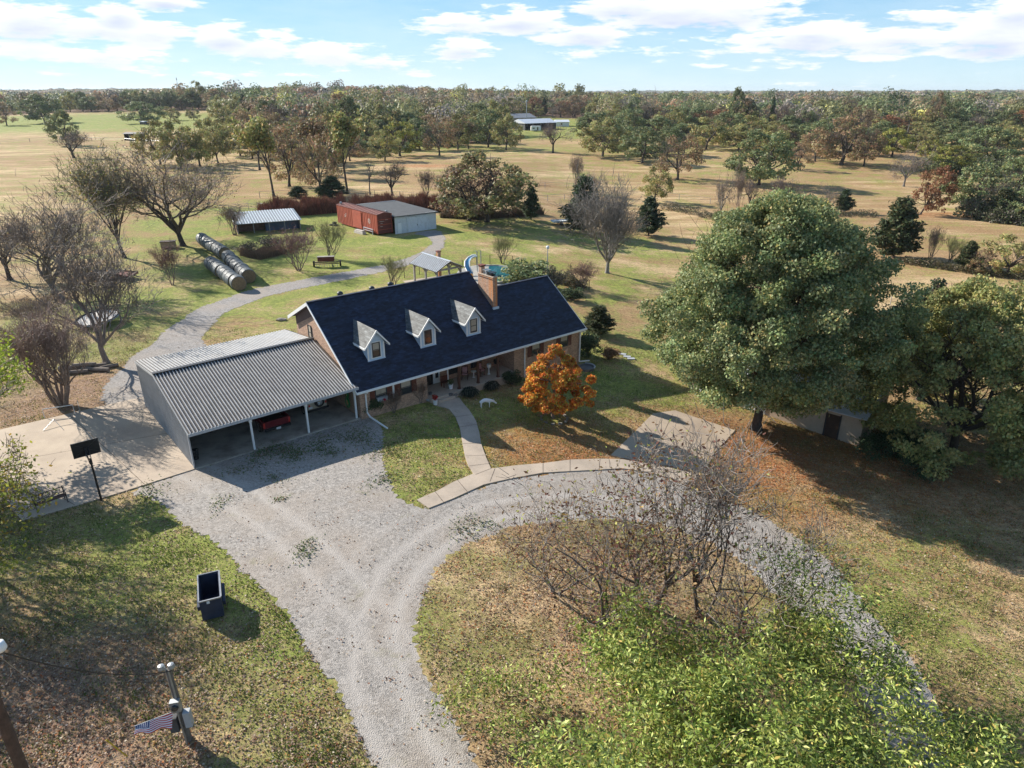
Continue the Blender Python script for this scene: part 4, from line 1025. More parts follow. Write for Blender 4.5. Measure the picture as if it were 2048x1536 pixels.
def lobes(rng, env, n_lobe, r_lobe, n, H, W, bias=.75, wob=.08):
    ph = rng.uniform(0, 6.28, 4)
    """leaf points on clumps spread through an envelope env = [(z, radius)] in units of (H, W)"""
    ez = np.array([e[0] for e in env]); er = np.array([e[1] for e in env]); C = []
    while len(C) < n_lobe:
        z = rng.uniform(ez[0], ez[-1]); rm = np.interp(z, ez, er)
        if rng.random() > rm + .12: continue
        a = rng.uniform(0, 6.28); rm = rm * (1 + wob * math.sin(3 * a + ph[0] + z * 5) + wob * .8 * math.sin(5 * a + ph[1] - z * 9) + wob * .5 * math.sin(2 * a + ph[2])); r = rm * rng.uniform(.1, 1) ** (1 - bias) * rng.uniform(.86, 1.1); C.append((r * math.cos(a) * W, r * math.sin(a) * W, z * H))
    C = np.array(C); R = r_lobe * H * rng.uniform(.6, 1.35, n_lobe); p = R ** 2; i = rng.choice(n_lobe, n, p=p / p.sum()); d = rng.normal(size=(n, 3)); d[:, 2] += .15; d /= np.linalg.norm(d, axis=1, keepdims=True)
    rr = rng.uniform(.1, 1.0, (n, 1)) ** .4 * (1 + .12 * rng.normal(size=(n, 1)))
    P = C[i] + d * rr * R[i][:, None] * np.array([1.1, 1.1, .8])
    nr = d + (P - np.array([0, 0, .35 * H])) / (W * 1.2); nr /= np.linalg.norm(nr, axis=1, keepdims=True)
    return P, i, n_lobe, nr
def make_tree(seed, H=1.0, Wd=None, bark=BARK_DARK, twigcol=None, leaves=0, lsize=.02, lcols=None, clump=0.035, tiplvl=2, twigs=0, twiglen=.05, twigr=0.0012, elong=1.6, thick=.006, upbias=0.0, lowcut=None, cl_var=.25, squash=None, floorz=.1, hole=0.0, env=None, n_lobe=90, r_lobe=.08, nj=.7, wob=.08, **kw):
    """unit tree -> (trunk mesh, crown mesh). H scales height, Wd half width (before placing)."""
    rng = np.random.default_rng(seed)
    segs, tips = grow(rng, **kw)
    h, w = norm_tree(segs, tips)
    sz = H / h; sx = (Wd / w) if Wd else sz
    S = np.array([sx, sx, sz])
    P = np.array([s[0] for s in segs]) * S; Q = np.array([s[1] for s in segs]) * S
    ra = np.array([s[2] for s in segs]) * (sx + sz) / 2; rb = np.array([s[3] for s in segs]) * (sx + sz) / 2; lv = np.array([s[4] for s in segs])
    P[:, 2] -= np.where(P[:, 2] <= 1e-6, .01 * H, 0)
    big = (lv <= 1); Vs, Fs, Cs, o = [], [], [], 0
    bc = np.array(bark)
    # root flare
    m0 = (lv == 0) & (P[:, 2] < .001 * H)
    ra = np.where(m0, ra * 1.5, ra)
    for mask, n in ((big, 8), (~big & (lv == 2), 5)):
        if mask.any():
            V, F, C = seg_mesh(P[mask], Q[mask] + (Q[mask] - P[mask]) * .03, ra[mask], rb[mask], n, np.tile(bc, (mask.sum(), 1)) * rng.uniform(.85, 1.15, (mask.sum(), 1)))
            Vs.append(V); Fs.append(F + o); Cs.append(C); o += len(V)
    trunk = np_mesh('trunk', np.concatenate(Vs), np.concatenate(Fs), np.concatenate(Cs), 'bark', smooth=True)
    Vs, Fs, Cs, o = [], [], [], 0
    tc_ = np.array(twigcol if twigcol else bark)
    fine = lv >= 3
    if fine.any():
        rm = np.maximum(ra[fine], thick * .35 * H / 10), np.maximum(rb[fine], thick * .25 * H / 10)
        V, F, C = seg_mesh(P[fine], Q[fine], rm[0], rm[1], 3, np.tile(tc_, (fine.sum(), 1)) * rng.uniform(.8, 1.2, (fine.sum(), 1)))
        Vs.append(V); Fs.append(F); Cs.append(C); o += len(V)
    tp = np.array([t[0] for t in tips if t[2] >= tiplvl]) * S; td = np.array([t[1] for t in tips if t[2] >= tiplvl])
    if twigs:
        i = rng.integers(0, len(tp), twigs); st_ = tp[i] + rng.normal(size=(twigs, 3)) * clump * .35 * H
        d = td[i] * .8 + rng.normal(size=(twigs, 3)) * .55 + np.array([0, 0, .25 + upbias]); d /= np.linalg.norm(d, axis=1, keepdims=True)
        L = twiglen * H * rng.uniform(.4, 1.3, (twigs, 1)); mid = st_ + d * L * .5 + rng.normal(size=(twigs, 3)) * L * .08; en = mid + (d + rng.normal(size=(twigs, 3)) * .3) * L * .5
        cc = np.tile(tc_, (twigs, 1)) * rng.uniform(.75, 1.25, (twigs, 1)); r = np.full(twigs, twigr * H)
        for a, b, x, y in ((st_, mid, r, r * .8), (mid, en, r * .8, r * .45)):
            V, F, C = seg_mesh(a, b, x, y, 3, cc); Vs.append(V); Fs.append(F + o); Cs.append(C); o += len(V)
    if leaves:
        if lowcut: 
            ok = tp[:, 2] > lowcut * H
            tpl = tp[ok] if ok.sum() > 10 else tp
        else: tpl = tp
        i = rng.integers(0, len(tpl), leaves)
        if hole: 
            drop = rng.random(len(tpl)) < hole; i = i[~drop[i]]; 
        n = len(i)
        nrm = None
        if env:
            PL, i, nl, nrm = lobes(rng, env, n_lobe, r_lobe, n, H, Wd, wob=wob); tpl = np.zeros((nl, 3))
        else: PL = tpl[i] + rng.normal(size=(n, 3)) * clump * H * np.array([1, 1, .75])
        PL[:, 2] = np.maximum(PL[:, 2], floorz * H)
        clv = rng.uniform(1 - cl_var, 1 + cl_var, (len(tpl), 1)) * (1 + rng.normal(size=(len(tpl), 3)) * cl_var * .12)
        V, F, C = leaf_mesh(PL, lsize * H, rng, np.clip(pal(rng, n, lcols) * clv[i], .002, 1), elong, nrm=nrm, nj=nj)
        Vs.append(V); Fs.append(F + o); Cs.append(C); o += len(V)
    crown = np_mesh('crown', np.concatenate(Vs), np.concatenate(Fs), np.concatenate(Cs), 'leaf') if Vs else None
    return trunk, crown
def proto_obj(name, tm, cm, label, cat='tree', group=None, crown_name='crown'):
    r = thing(name, label, cat, group=group)
    t = bpy.data.objects.new('trunk', tm); scene.collection.objects.link(t); t.parent = r
    if cm:
        c = bpy.data.objects.new(crown_name, cm); scene.collection.objects.link(c); c.parent = r
    return r
PROT = {}
def define(key, **kw): PROT[key] = make_tree(**kw)
OLIVE = [(5, (0.2837, 0.2837, 0.1007)), (3, (0.2104, 0.2379, 0.0824)), (2, (0.3843, 0.3111, 0.1281)), (1, (0.4575, 0.3111, 0.1464))]
GREENO = [(5, (0.1509, 0.1948, 0.0832)), (3, (0.2043, 0.2417, 0.1109)), (1.5, (0.2665, 0.2338, 0.0924))]
BROWNO = [(4, (0.3087, 0.2031, 0.1219)), (3, (0.2519, 0.195, 0.0975)), (2, (0.3737, 0.2275, 0.13)), (2, (0.2275, 0.2275, 0.0975))]
RUST = [(4, (0.312, 0.144, 0.072)), (3, (0.24, 0.12, 0.066)), (1, (0.24, 0.18, 0.072))]
YEL = [(4, (.32, .31, .07)), (3, (.22, .25, .06)), (1, (.4, .33, .08))]
CEDAR = [(5, (0.0473, 0.081, 0.0378)), (3, (0.0743, 0.108, 0.0473)), (1, (0.1215, 0.1215, 0.0607))]
MAROON = [(3, (.10, .045, .03)), (3, (.16, .08, .04)), (2, (.22, .12, .05)), (1, (.22, .2, .05))]
# generic distance trees: unit height 1, half width .5 ; scaled when placed
kwo = dict(H=1.0, Wd=.52, levels=5, n_child=(5, 4, 4, 3), spread=1.15, up=.12, trunk_h=.24, len0=.36, r0=.03, wig=.22)
define('oak0', env=[(.15, .55), (.3, 1.0), (.55, 1.0), (.75, .8), (.9, .45), (.99, .15)], n_lobe=64, r_lobe=.088, seed=11, bark=BARK_DARK, leaves=4600, lsize=.028, lcols=OLIVE, clump=.035, **kwo)
define('oak1', env=[(.15, .55), (.3, 1.0), (.55, 1.0), (.75, .8), (.9, .45), (.99, .15)], n_lobe=72, r_lobe=.088, seed=12, bark=BARK_DARK, leaves=5200, lsize=.028, lcols=OLIVE, clump=.035, **kwo)
define('oak2', env=[(.15, .55), (.3, 1.0), (.55, 1.0), (.75, .8), (.9, .45), (.99, .15)], n_lobe=82, r_lobe=.088, seed=13, bark=BARK_DARK, leaves=6000, lsize=.029, lcols=GREENO, clump=.04, **kwo)
define('oak3', env=[(.15, .55), (.3, 1.0), (.55, 1.0), (.75, .8), (.9, .45), (.99, .15)], n_lobe=87, r_lobe=.088, seed=14, bark=BARK_DARK, leaves=6500, lsize=.029, lcols=GREENO, clump=.04, **kwo)
define('brown0', env=[(.15, .55), (.3, 1.0), (.55, 1.0), (.75, .8), (.9, .45), (.99, .15)], n_lobe=60, r_lobe=.088, seed=15, bark=BARK_DARK, twigcol=(.15, .12, .105), leaves=3000, lsize=.026, lcols=BROWNO, clump=.04, twigs=700, twiglen=.07, twigr=0.0016, **kwo)
define('brown1', env=[(.15, .55), (.3, 1.0), (.55, 1.0), (.75, .8), (.9, .45), (.99, .15)], n_lobe=60, r_lobe=.088, seed=16, bark=BARK_DARK, twigcol=(.15, .12, .105), leaves=3400, lsize=.026, lcols=BROWNO, clump=.04, twigs=700, twiglen=.07, twigr=0.0016, **kwo)
define('rust0', env=[(.15, .55), (.3, 1.0), (.55, 1.0), (.75, .8), (.9, .45), (.99, .15)], n_lobe=60, r_lobe=.088, seed=17, bark=BARK_DARK, leaves=3400, lsize=.032, lcols=RUST, clump=.04, **kwo)
define('yel0', env=[(.15, .55), (.3, 1.0), (.55, 1.0), (.75, .8), (.9, .45), (.99, .15)], n_lobe=60, r_lobe=.088, seed=18, bark=BARK_DARK, leaves=4600, lsize=.03, lcols=YEL, clump=.045, **kwo)
define('bare0', seed=19, bark=BARK_DARK, twigcol=(.19, .155, .15), twigs=900, twiglen=.10, twigr=0.0024, clump=.05, leaves=350, lsize=.022, lcols=BROWNO, **kwo)
define('bare1', seed=20, bark=BARK_GREY, twigcol=(.22, .19, .175), twigs=900, twiglen=.10, twigr=0.0024, clump=.05, leaves=200, lsize=.022, lcols=BROWNO, **kwo)
ktall = dict(H=1.0, Wd=.26, levels=5, n_child=(4, 4, 3, 3), spread=.85, up=.35, trunk_h=.42, len0=.3, r0=.02, wig=.16)
define('tall0', seed=21, bark=BARK_DARK, leaves=3000, lsize=.028, lcols=OLIVE, clump=.035, **ktall)
define('tall1', seed=22, bark=BARK_DARK, leaves=1700, lsize=.026, lcols=BROWNO, clump=.035, twigs=900, twiglen=.06, twigr=0.0013, **ktall)
define('dead0', seed=23, bark=(.11, .09, .08), twigcol=(.15, .13, .12), twigs=60, twiglen=.06, twigr=0.0020, levels=4, n_child=(4, 3, 2), spread=1.0, up=.2, trunk_h=.5, len0=.25, r0=.022, wig=.2, H=1.0, Wd=.3)
kvase = dict(H=1.0, Wd=.5, levels=5, n_child=(3, 3, 3, 3), spread=.55, up=.5, trunk_h=.22, len0=.36, r0=.014, wig=.12, multi=5)
define('vase0', seed=24, bark=(.17, .13, .11), twigcol=(.24, .18, .15), twigs=1170, twiglen=.09, twigr=0.0031, clump=.04, leaves=500, lsize=.02, lcols=BROWNO, **kvase)
define('vase1', seed=25, bark=(.17, .12, .11), twigcol=(.21, .13, .12), twigs=1530, twiglen=.10, twigr=0.0029, clump=.045, leaves=900, lsize=.018, lcols=[(3, (.2, .10, .09)), (1, (.25, .2, .1))], **kvase)
define('vase2', seed=26, bark=(.17, .15, .10), twigcol=(.24, .24, .11), twigs=1080, twiglen=.10, twigr=0.0031, clump=.04, leaves=500, lsize=.018, lcols=[(3, (.24, .25, .09))], **kvase)
kconv = dict(H=1.0, Wd=.33, levels=4, spread=1.5, up=-.05, trunk_h=.9, len0=.26, r0=.02, wig=.08)
def conifer(seed, cols, n=5200, ragged=.3, droop=.25, dens=1.0, size=.026):
    rng = np.random.default_rng(seed)
    P, Q, r = [np.zeros(3) - [0, 0, .01]], [np.array([0, 0, .96])], [.018]
    ps = []
    for k in range(90):
        z = .08 + .9 * (k / 90.0) ** 1.0; L = (1 - z) ** .75 * .36 * rng.uniform(1 - ragged, 1.1) * (1 if z > .16 else .7) + .02
        a = rng.uniform(0, 2 * np.pi); d = np.array([math.cos(a), math.sin(a), .25])
        e = np.array([0, 0, z]) + d * L; P.append(np.array([0, 0, z])); Q.append(e); r.append(.0045)
        m_ = int(n / 90 * (.35 + 1.6 * L / .3))
        t = rng.uniform(.15, 1.05, m_) ** .7
        pp = np.array([0, 0, z]) + d[None, :] * (L * t)[:, None] + rng.normal(size=(m_, 3)) * np.array([.03, .03, .022]); ps.append(pp)
    P, Q = np.array(P), np.array(Q); r = np.array(r)
    V, F, C = seg_mesh(P, Q, r, r * .3, 6, np.tile(np.array(BARK_WARM), (len(P), 1)))
    tm = np_mesh('trunk', V, F, C, 'bark', True)
    ps = np.concatenate(ps); cl = rng.uniform(.75, 1.3, (90, 1))
    V, F, C = leaf_mesh(ps, size, rng, pal(rng, len(ps), cols, .3), 2.2)
    return tm, np_mesh('crown', V, F, C, 'leaf')
PROT['cedar0'] = conifer(31, CEDAR); PROT['cedar1'] = conifer(32, CEDAR, ragged=.5)
PROT['cedar2'] = conifer(33, [(4, (.065, .085, .035)), (2, (.11, .10, .045)), (2, (.045, .07, .03))], n=6500)
def bush(seed, cols, n=2600, size=.045, twig=(.12, .1, .08), tw=300):
    rng = np.random.default_rng(seed)
    nb = 26; c = rng.normal(size=(nb, 3)) * np.array([.22, .22, .16]) + np.array([0, 0, .45]); c[:, 2] = np.clip(c[:, 2], .12, .85)
    P = np.tile(np.array([[0, 0, -.01]]), (nb, 1)) + rng.normal(size=(nb, 3)) * [.04, .04, 0]
    V, F, C = seg_mesh(P, c, np.full(nb, .012), np.full(nb, .005), 5, np.tile(np.array(twig), (nb, 1)))
    tm = np_mesh('trunk', V, F, C, 'bark', True)
    i = rng.integers(0, nb, n); d = rng.normal(size=(n, 3)); d /= np.linalg.norm(d, axis=1, keepdims=True)
    ps = c[i] + d * rng.uniform(.3, 1, (n, 1)) ** .5 * np.array([.20, .20, .15]); ps[:, 2] = np.clip(ps[:, 2], .02, 1.05)
    cv = rng.uniform(.7, 1.35, (nb, 1))
    V, F, C = leaf_mesh(ps, size, rng, np.clip(pal(rng, n, cols) * cv[i], 0, 1), 1.8)
    return tm, np_mesh('crown', V, F, C, 'leaf')
PROT['bush0'] = bush(41, GREENO); PROT['bush1'] = bush(42, [(3, (.05, .08, .035)), (2, (.09, .11, .05))]); PROT['bush2'] = bush(43, [(3, (.24, .12, .06)), (2, (.18, .13, .06))])
PROT['bush3'] = bush(44, [(3, (.12, .10, .08)), (2, (.18, .15, .11)), (1, (.10, .11, .05))], n=1500, size=.035)
ROOTS = {}
def place(key, name, u, v, vtop, wpx, label, cat='tree', group=None, rz=None, tint=(1, 1, 1), lean=None, pos=None, hw=.5, cname=None):
    p = pos if pos is not None else unp(u, v)
    h = height_to(p, vtop); w = wpx * mpp(p) * (1.06 if key[:3] in ('oak', 'bro', 'yel') else 1.0)
    tm, cm = PROT[key]
    hwk = {'tall': .26, 'dead': .3, 'ceda': .34}.get(key[:4], .52)
    r = thing(name, label, cat, (p.x, p.y, p.z - .03), random.uniform(0, 6.28) if rz is None else rz, group)
    sx = w / (2 * hwk); r.scale = (sx, sx, h)
    if lean: r.rotation_euler[0] += lean[0]; r.rotation_euler[1] += lean[1]; r.rotation_euler[2] = 0
    jt = random.uniform(.85, 1.15); 
    for nm, me in (('trunk', tm), ('crown', cm)):
        if me is None: continue
        o = bpy.data.objects.new(nm, me); scene.collection.objects.link(o); o.parent = r
        o.color = (tint[0] * jt, tint[1] * jt, tint[2] * jt, 1) if nm == 'crown' else (1, 1, 1, 1)
    return r
G_PAST = 'trees standing in the left pasture'; G_MID = 'trees along the back fence'; G_FIELD = 'oaks scattered over the tan field'; G_YARD = 'trees of the back yard'; G_RIGHT = 'trees along the right hand draw'
G_BELT = 'oaks of the belt before the woods'
TT = [
 ('oak1', 'oak_tree', 470, 292, 240, 72, 'first grey-green oak from the left standing left of the white sheds', G_BELT),
 ('oak0', 'oak_tree', 505, 318, 269, 60, 'second grey-green oak from the left standing left of the white sheds', G_BELT),
 ('oak0', 'oak_tree', 570, 282, 226, 75, 'third grey-green oak from the left standing left of the white sheds', G_BELT),
 ('oak1', 'oak_tree', 600, 350, 290, 74, 'fourth grey-green oak from the left standing left of the white sheds', G_BELT),
 ('oak3', 'oak_tree', 615, 312, 265, 74, 'fifth grey-green oak from the left standing left of the white sheds', G_BELT),
 ('oak1', 'oak_tree', 655, 300, 246, 68, 'sixth grey-green oak from the left standing left of the white sheds', G_BELT),
 ('oak3', 'oak_tree', 705, 310, 262, 79, 'seventh grey-green oak from the left standing left of the white sheds', G_BELT),
 ('oak2', 'oak_tree', 750, 296, 239, 79, 'eighth grey-green oak from the left standing left of the white sheds', G_BELT),
 ('oak1', 'oak_tree', 770, 322, 260, 62, 'ninth grey-green oak from the left standing left of the white sheds', G_BELT),
 ('oak2', 'oak_tree', 840, 300, 237, 75, 'tenth grey-green oak from the left standing left of the white sheds', G_BELT),
 ('oak3', 'oak_tree', 890, 292, 244, 83, 'eleventh grey-green oak from the left standing left of the white sheds', G_BELT),
 ('oak1', 'oak_tree', 955, 284, 235, 70, 'twelfth grey-green oak from the left standing left of the white sheds', G_BELT),
 ('oak3', 'oak_tree', 1190, 280, 223, 81, 'first grey-green oak from the left standing right of the white sheds', G_BELT),
 ('oak3', 'oak_tree', 1240, 300, 250, 76, 'second grey-green oak from the left standing right of the white sheds', G_BELT),
 ('oak2', 'oak_tree', 1245, 284, 226, 72, 'third grey-green oak from the left standing right of the white sheds', G_BELT),
 ('oak2', 'oak_tree', 1320, 288, 233, 70, 'fourth grey-green oak from the left standing right of the white sheds', G_BELT),
 ('oak3', 'oak_tree', 1335, 310, 254, 74, 'fifth grey-green oak from the left standing right of the white sheds', G_BELT),
 ('oak3', 'oak_tree', 1372, 292, 245, 77, 'sixth grey-green oak from the left standing right of the white sheds', G_BELT),
 ('oak3', 'oak_tree', 1455, 290, 224, 75, 'seventh grey-green oak from the left standing right of the white sheds', G_BELT),
 ('oak0', 'oak_tree', 1500, 296, 231, 80, 'eighth grey-green oak from the left standing right of the white sheds', G_BELT),
 ('oak1', 'oak_tree', 1545, 310, 250, 62, 'ninth grey-green oak from the left standing right of the white sheds', G_BELT),
 ('oak3', 'oak_tree', 1590, 300, 247, 68, 'tenth grey-green oak from the left standing right of the white sheds', G_BELT),
 ('oak3', 'oak_tree', 1640, 306, 243, 72, 'eleventh grey-green oak from the left standing right of the white sheds', G_BELT),
 ('oak2', 'oak_tree', 1710, 308, 254, 80, 'twelfth grey-green oak from the left standing right of the white sheds', G_BELT),
 ('oak2', 'oak_tree', 1760, 300, 243, 65, 'thirteenth grey-green oak from the left standing right of the white sheds', G_BELT),
 ('oak1', 'oak_tree', 1850, 306, 259, 64, 'fourteenth grey-green oak from the left standing right of the white sheds', G_BELT),
 ('oak3', 'oak_tree', 1905, 312, 263, 73, 'fifteenth grey-green oak from the left standing right of the white sheds', G_BELT),
 ('oak3', 'oak_tree', 1955, 300, 252, 66, 'sixteenth grey-green oak from the left standing right of the white sheds', G_BELT),
 ('oak1', 'oak_tree', 2015, 305, 253, 68, 'seventeenth grey-green oak from the left standing right of the white sheds', G_BELT),
 ('oak1', 'oak_tree', 455, 262, 203, 73, 'first oak from the left before the woods behind the tall leaning oak', G_BELT),
 ('brown0', 'oak_tree', 500, 272, 216, 57, 'second oak from the left before the woods behind the tall leaning oak', G_BELT),
 ('brown0', 'oak_tree', 545, 284, 221, 62, 'third oak from the left before the woods behind the tall leaning oak', G_BELT),
 ('oak1', 'oak_tree', 735, 284, 230, 68, 'fourth oak from the left before the woods behind the tall leaning oak', G_BELT),
 ('oak2', 'oak_tree', 780, 284, 226, 60, 'fifth oak from the left before the woods behind the tall leaning oak', G_BELT),
 ('oak0', 'oak_tree', 830, 280, 222, 78, 'sixth oak from the left before the woods behind the tall leaning oak', G_BELT),
 ('oak0', 'oak_tree', 870, 276, 207, 75, 'seventh oak from the left before the woods behind the tall leaning oak', G_BELT),
 ('oak1', 'oak_tree', 910, 274, 216, 59, 'eighth oak from the left before the woods behind the tall leaning oak', G_BELT),
 ('oak2', 'oak_tree', 950, 272, 207, 73, 'ninth oak from the left before the woods behind the tall leaning oak', G_BELT),
 ('oak1', 'oak_tree', 990, 270, 201, 64, 'tenth oak from the left before the woods behind the tall leaning oak', G_BELT),
 ('oak1', 'oak_tree', 520, 300, 235, 72, 'first oak from the left in the loose stand behind the two green cedars', G_BELT),
 ('brown1', 'oak_tree', 560, 318, 261, 61, 'second oak from the left in the loose stand behind the two green cedars', G_BELT),
 ('oak2', 'oak_tree', 590, 300, 246, 78, 'third oak from the left in the loose stand behind the two green cedars', G_BELT),
 ('oak1', 'oak_tree', 610, 330, 259, 76, 'fourth oak from the left in the loose stand behind the two green cedars', G_BELT),
 ('oak0', 'oak_tree', 635, 306, 235, 69, 'fifth oak from the left in the loose stand behind the two green cedars', G_BELT),
 ('oak2', 'oak_tree', 650, 326, 257, 68, 'sixth oak from the left in the loose stand behind the two green cedars', G_BELT),
 ('brown0', 'oak_tree', 685, 300, 239, 62, 'seventh oak from the left in the loose stand behind the two green cedars', G_BELT),
 ('brown0', 'oak_tree', 700, 322, 266, 63, 'eighth oak from the left in the loose stand behind the two green cedars', G_BELT),
 ('oak1', 'oak_tree', 1225, 262, 207, 58, 'first oak from the left in the belt right of the white sheds', G_BELT),
 ('oak3', 'oak_tree', 1262, 268, 216, 64, 'second oak from the left in the belt right of the white sheds', G_BELT),
 ('brown0', 'oak_tree', 1300, 262, 210, 77, 'third oak from the left in the belt right of the white sheds', G_BELT),
 ('oak1', 'oak_tree', 1340, 272, 214, 61, 'fourth oak from the left in the belt right of the white sheds', G_BELT),
 ('oak3', 'oak_tree', 1380, 268, 211, 75, 'fifth oak from the left in the belt right of the white sheds', G_BELT),
 ('oak3', 'oak_tree', 1440, 276, 231, 66, 'sixth oak from the left in the belt right of the white sheds', G_BELT),
 ('brown1', 'oak_tree', 1450, 284, 233, 75, 'seventh oak from the left in the belt right of the white sheds', G_BELT),
 ('oak1', 'oak_tree', 1485, 272, 215, 59, 'eighth oak from the left in the belt right of the white sheds', G_BELT),
 ('oak0', 'oak_tree', 1530, 282, 229, 64, 'ninth oak from the left in the belt right of the white sheds', G_BELT),
 ('brown0', 'oak_tree', 1560, 300, 248, 63, 'tenth oak from the left in the belt right of the white sheds', G_BELT),
 ('oak2', 'oak_tree', 1575, 288, 231, 64, 'eleventh oak from the left in the belt right of the white sheds', G_BELT),
 ('oak0', 'oak_tree', 1612, 290, 249, 76, 'twelfth oak from the left in the belt right of the white sheds', G_BELT),
 ('oak2', 'oak_tree', 1655, 288, 234, 84, 'thirteenth oak from the left in the belt right of the white sheds', G_BELT),
 ('oak0', 'oak_tree', 1700, 292, 246, 65, 'fourteenth oak from the left in the belt right of the white sheds', G_BELT),
 ('oak1', 'oak_tree', 1745, 292, 238, 68, 'fifteenth oak from the left in the belt right of the white sheds', G_BELT),
 ('oak1', 'oak_tree', 1832, 296, 244, 80, 'sixteenth oak from the left in the belt right of the white sheds', G_BELT),
 ('oak2', 'oak_tree', 1890, 290, 238, 82, 'seventeenth oak from the left in the belt right of the white sheds', G_BELT),
 ('oak2', 'oak_tree', 1935, 286, 243, 67, 'eighteenth oak from the left in the belt right of the white sheds', G_BELT),
 ('oak1', 'oak_tree', 2000, 286, 240, 56, 'nineteenth oak from the left in the belt right of the white sheds', G_BELT),
 ('oak0', 'oak_tree', 2040, 292, 243, 66, 'twentieth oak from the left in the belt right of the white sheds', G_BELT),
 ('brown1', 'oak_tree', 14, 251, 205, 36, 'small leaning oak at the far left edge of the green pasture', G_PAST),
 ('oak2', 'oak_tree', 91, 246, 188, 72, 'large round green oak alone in the far left green pasture', G_PAST),
 ('oak2', 'oak_tree', 133, 291, 220, 52, 'tall green oak above the low bare tree in the left pasture', G_PAST),
 ('bare0', 'bare_tree', 148, 316, 262, 86, 'low wide bare purple-brown tree below the tall green pasture oak', G_PAST),
 ('oak2', 'oak_tree', 286, 247, 203, 74, 'dark green oak beside the tiny lean-to roof in the far pasture', G_PAST),
 ('oak0', 'oak_tree', 342, 241, 213, 36, 'small olive oak right of the dark green pasture oak', G_PAST),
 ('oak0', 'oak_tree', 388, 240, 216, 28, 'smallest olive oak on the pasture rise before the woods', G_PAST),
 ('oak0', 'oak_tree', 322, 330, 240, 76, 'olive oak nearest the lean-to shed, left end of its grove', G_MID),
 ('oak1', 'oak_tree', 362, 338, 238, 78, 'second olive oak of the grove right of the lean-to shed', G_MID),
 ('oak0', 'oak_tree', 400, 333, 240, 70, 'third olive oak of the grove right of the lean-to shed', G_MID),
 ('oak1', 'oak_tree', 436, 326, 236, 64, 'right end olive oak of the grove behind the big bare tree', G_MID),
 ('oak1', 'oak_tree', 481, 312, 232, 68, 'olive green oak between the grove and the tall leaning oak', G_MID),
 ('tall0', 'oak_tree', 548, 393, 232, 76, 'tall slim oak with long leaning trunk left of the brown brush bank', G_MID),
 ('brown1', 'oak_tree', 579, 373, 256, 82, 'grey-brown oak just right of the tall leaning oak', G_MID),
 ('tall1', 'oak_tree', 630, 352, 232, 66, 'thin brown oak behind the two green cedars', G_MID),
 ('brown0', 'oak_tree', 643, 389, 262, 84, 'twisted oak rising between the two green cedars', G_MID),
 ('tall0', 'oak_tree', 695, 388, 222, 74, 'tall dark-trunked oak at the right of the cedars', G_MID),
 ('oak0', 'oak_tree', 665, 340, 226, 70, 'olive oak behind the tall dark-trunked oak', G_MID),
 ('tall1', 'oak_tree', 520, 340, 238, 60, 'thin half-bare oak behind the tall leaning oak', G_MID),
 ('oak1', 'oak_tree', 733, 300, 230, 60, 'dark oak at the wood edge left of the yellow-green oak', G_MID),
 ('yel0', 'oak_tree', 800, 312, 240, 78, 'yellow-green oak at the edge of the far woods', G_MID),
 ('brown0', 'oak_tree', 879, 311, 232, 68, 'grey-brown leaning twin oak right of the yellow-green oak', G_MID),
 ('oak0', 'oak_tree', 916, 299, 228, 56, 'thin olive oak right of the grey-brown twin oak', G_MID),
 ('tall1', 'oak_tree', 937, 298, 240, 44, 'narrow brown oak left of the bright green oak', G_MID),
 ('oak2', 'oak_tree', 976, 295, 219, 66, 'bright green oak of the row left of the white sheds', G_MID),
 ('oak1', 'oak_tree', 1012, 300, 228, 62, 'leaning olive oak nearest the white sheds', G_MID),
 ('bare0', 'oak_tree', 1106, 305, 246, 70, 'nearly bare brown oak in front of the white sheds', G_FIELD),
 ('oak1', 'oak_tree', 1205, 313, 236, 98, 'broad olive oak with thick twin trunk right of the white sheds', G_FIELD),
 ('oak2', 'oak_tree', 1284, 326, 254, 76, 'round green oak right of the broad twin-trunk oak', G_FIELD),
 ('brown0', 'oak_tree', 1355, 359, 266, 90, 'grey-brown oak with bare crown in the middle of the tan field', G_FIELD),
 ('oak0', 'oak_tree', 1412, 299, 234, 74, 'olive oak at the far side of the field right of the bare brown oak', G_FIELD),
 ('oak1', 'oak_tree', 1476, 301, 250, 84, 'low spreading olive-yellow oak behind the big grey-green oak', G_FIELD),
 ('oak3', 'oak_tree', 1518, 370, 260, 122, 'big dense grey-green oak in the tan field behind the largest tree', G_FIELD),
 ('brown1', 'oak_tree', 1596, 340, 288, 48, 'small brown oak right of the big grey-green oak', G_FIELD),
 ('brown0', 'oak_tree', 1630, 323, 257, 68, 'brown oak left of the widest brown oak by the red bank', G_FIELD),
 ('brown1', 'oak_tree', 1682, 330, 236, 118, 'widest leaning brown oak in front of the red earth bank', G_FIELD),
 ('brown0', 'oak_tree', 1727, 333, 256, 66, 'dark brown oak between the widest brown oak and the yellow tree', G_FIELD),
 ('yel0', 'oak_tree', 1783, 314, 255, 66, 'bright yellow-green tree left of the roadside utility pole', G_FIELD),
 ('yel0', 'oak_tree', 1858, 322, 278, 40, 'small yellow tree right of the roadside utility pole', G_FIELD),
 ('bare1', 'bare_tree', 1807, 373, 282, 78, 'grey dead-looking tree in the field below the yellow tree', G_FIELD),
 ('rust0', 'oak_tree', 1840, 429, 330, 74, 'leaning tree with rust-orange leaves in the right field', G_RIGHT),
 ('yel0', 'oak_tree', 1897, 345, 290, 84, 'light green tree above the right thicket', G_RIGHT),
 ('oak3', 'oak_tree', 1975, 330, 252, 100, 'domed dark green tree at the right edge by the road', G_RIGHT),
 ('oak2', 'oak_tree', 1940, 426, 326, 104, 'large grey-green tree at the left end of the right thicket', G_RIGHT),
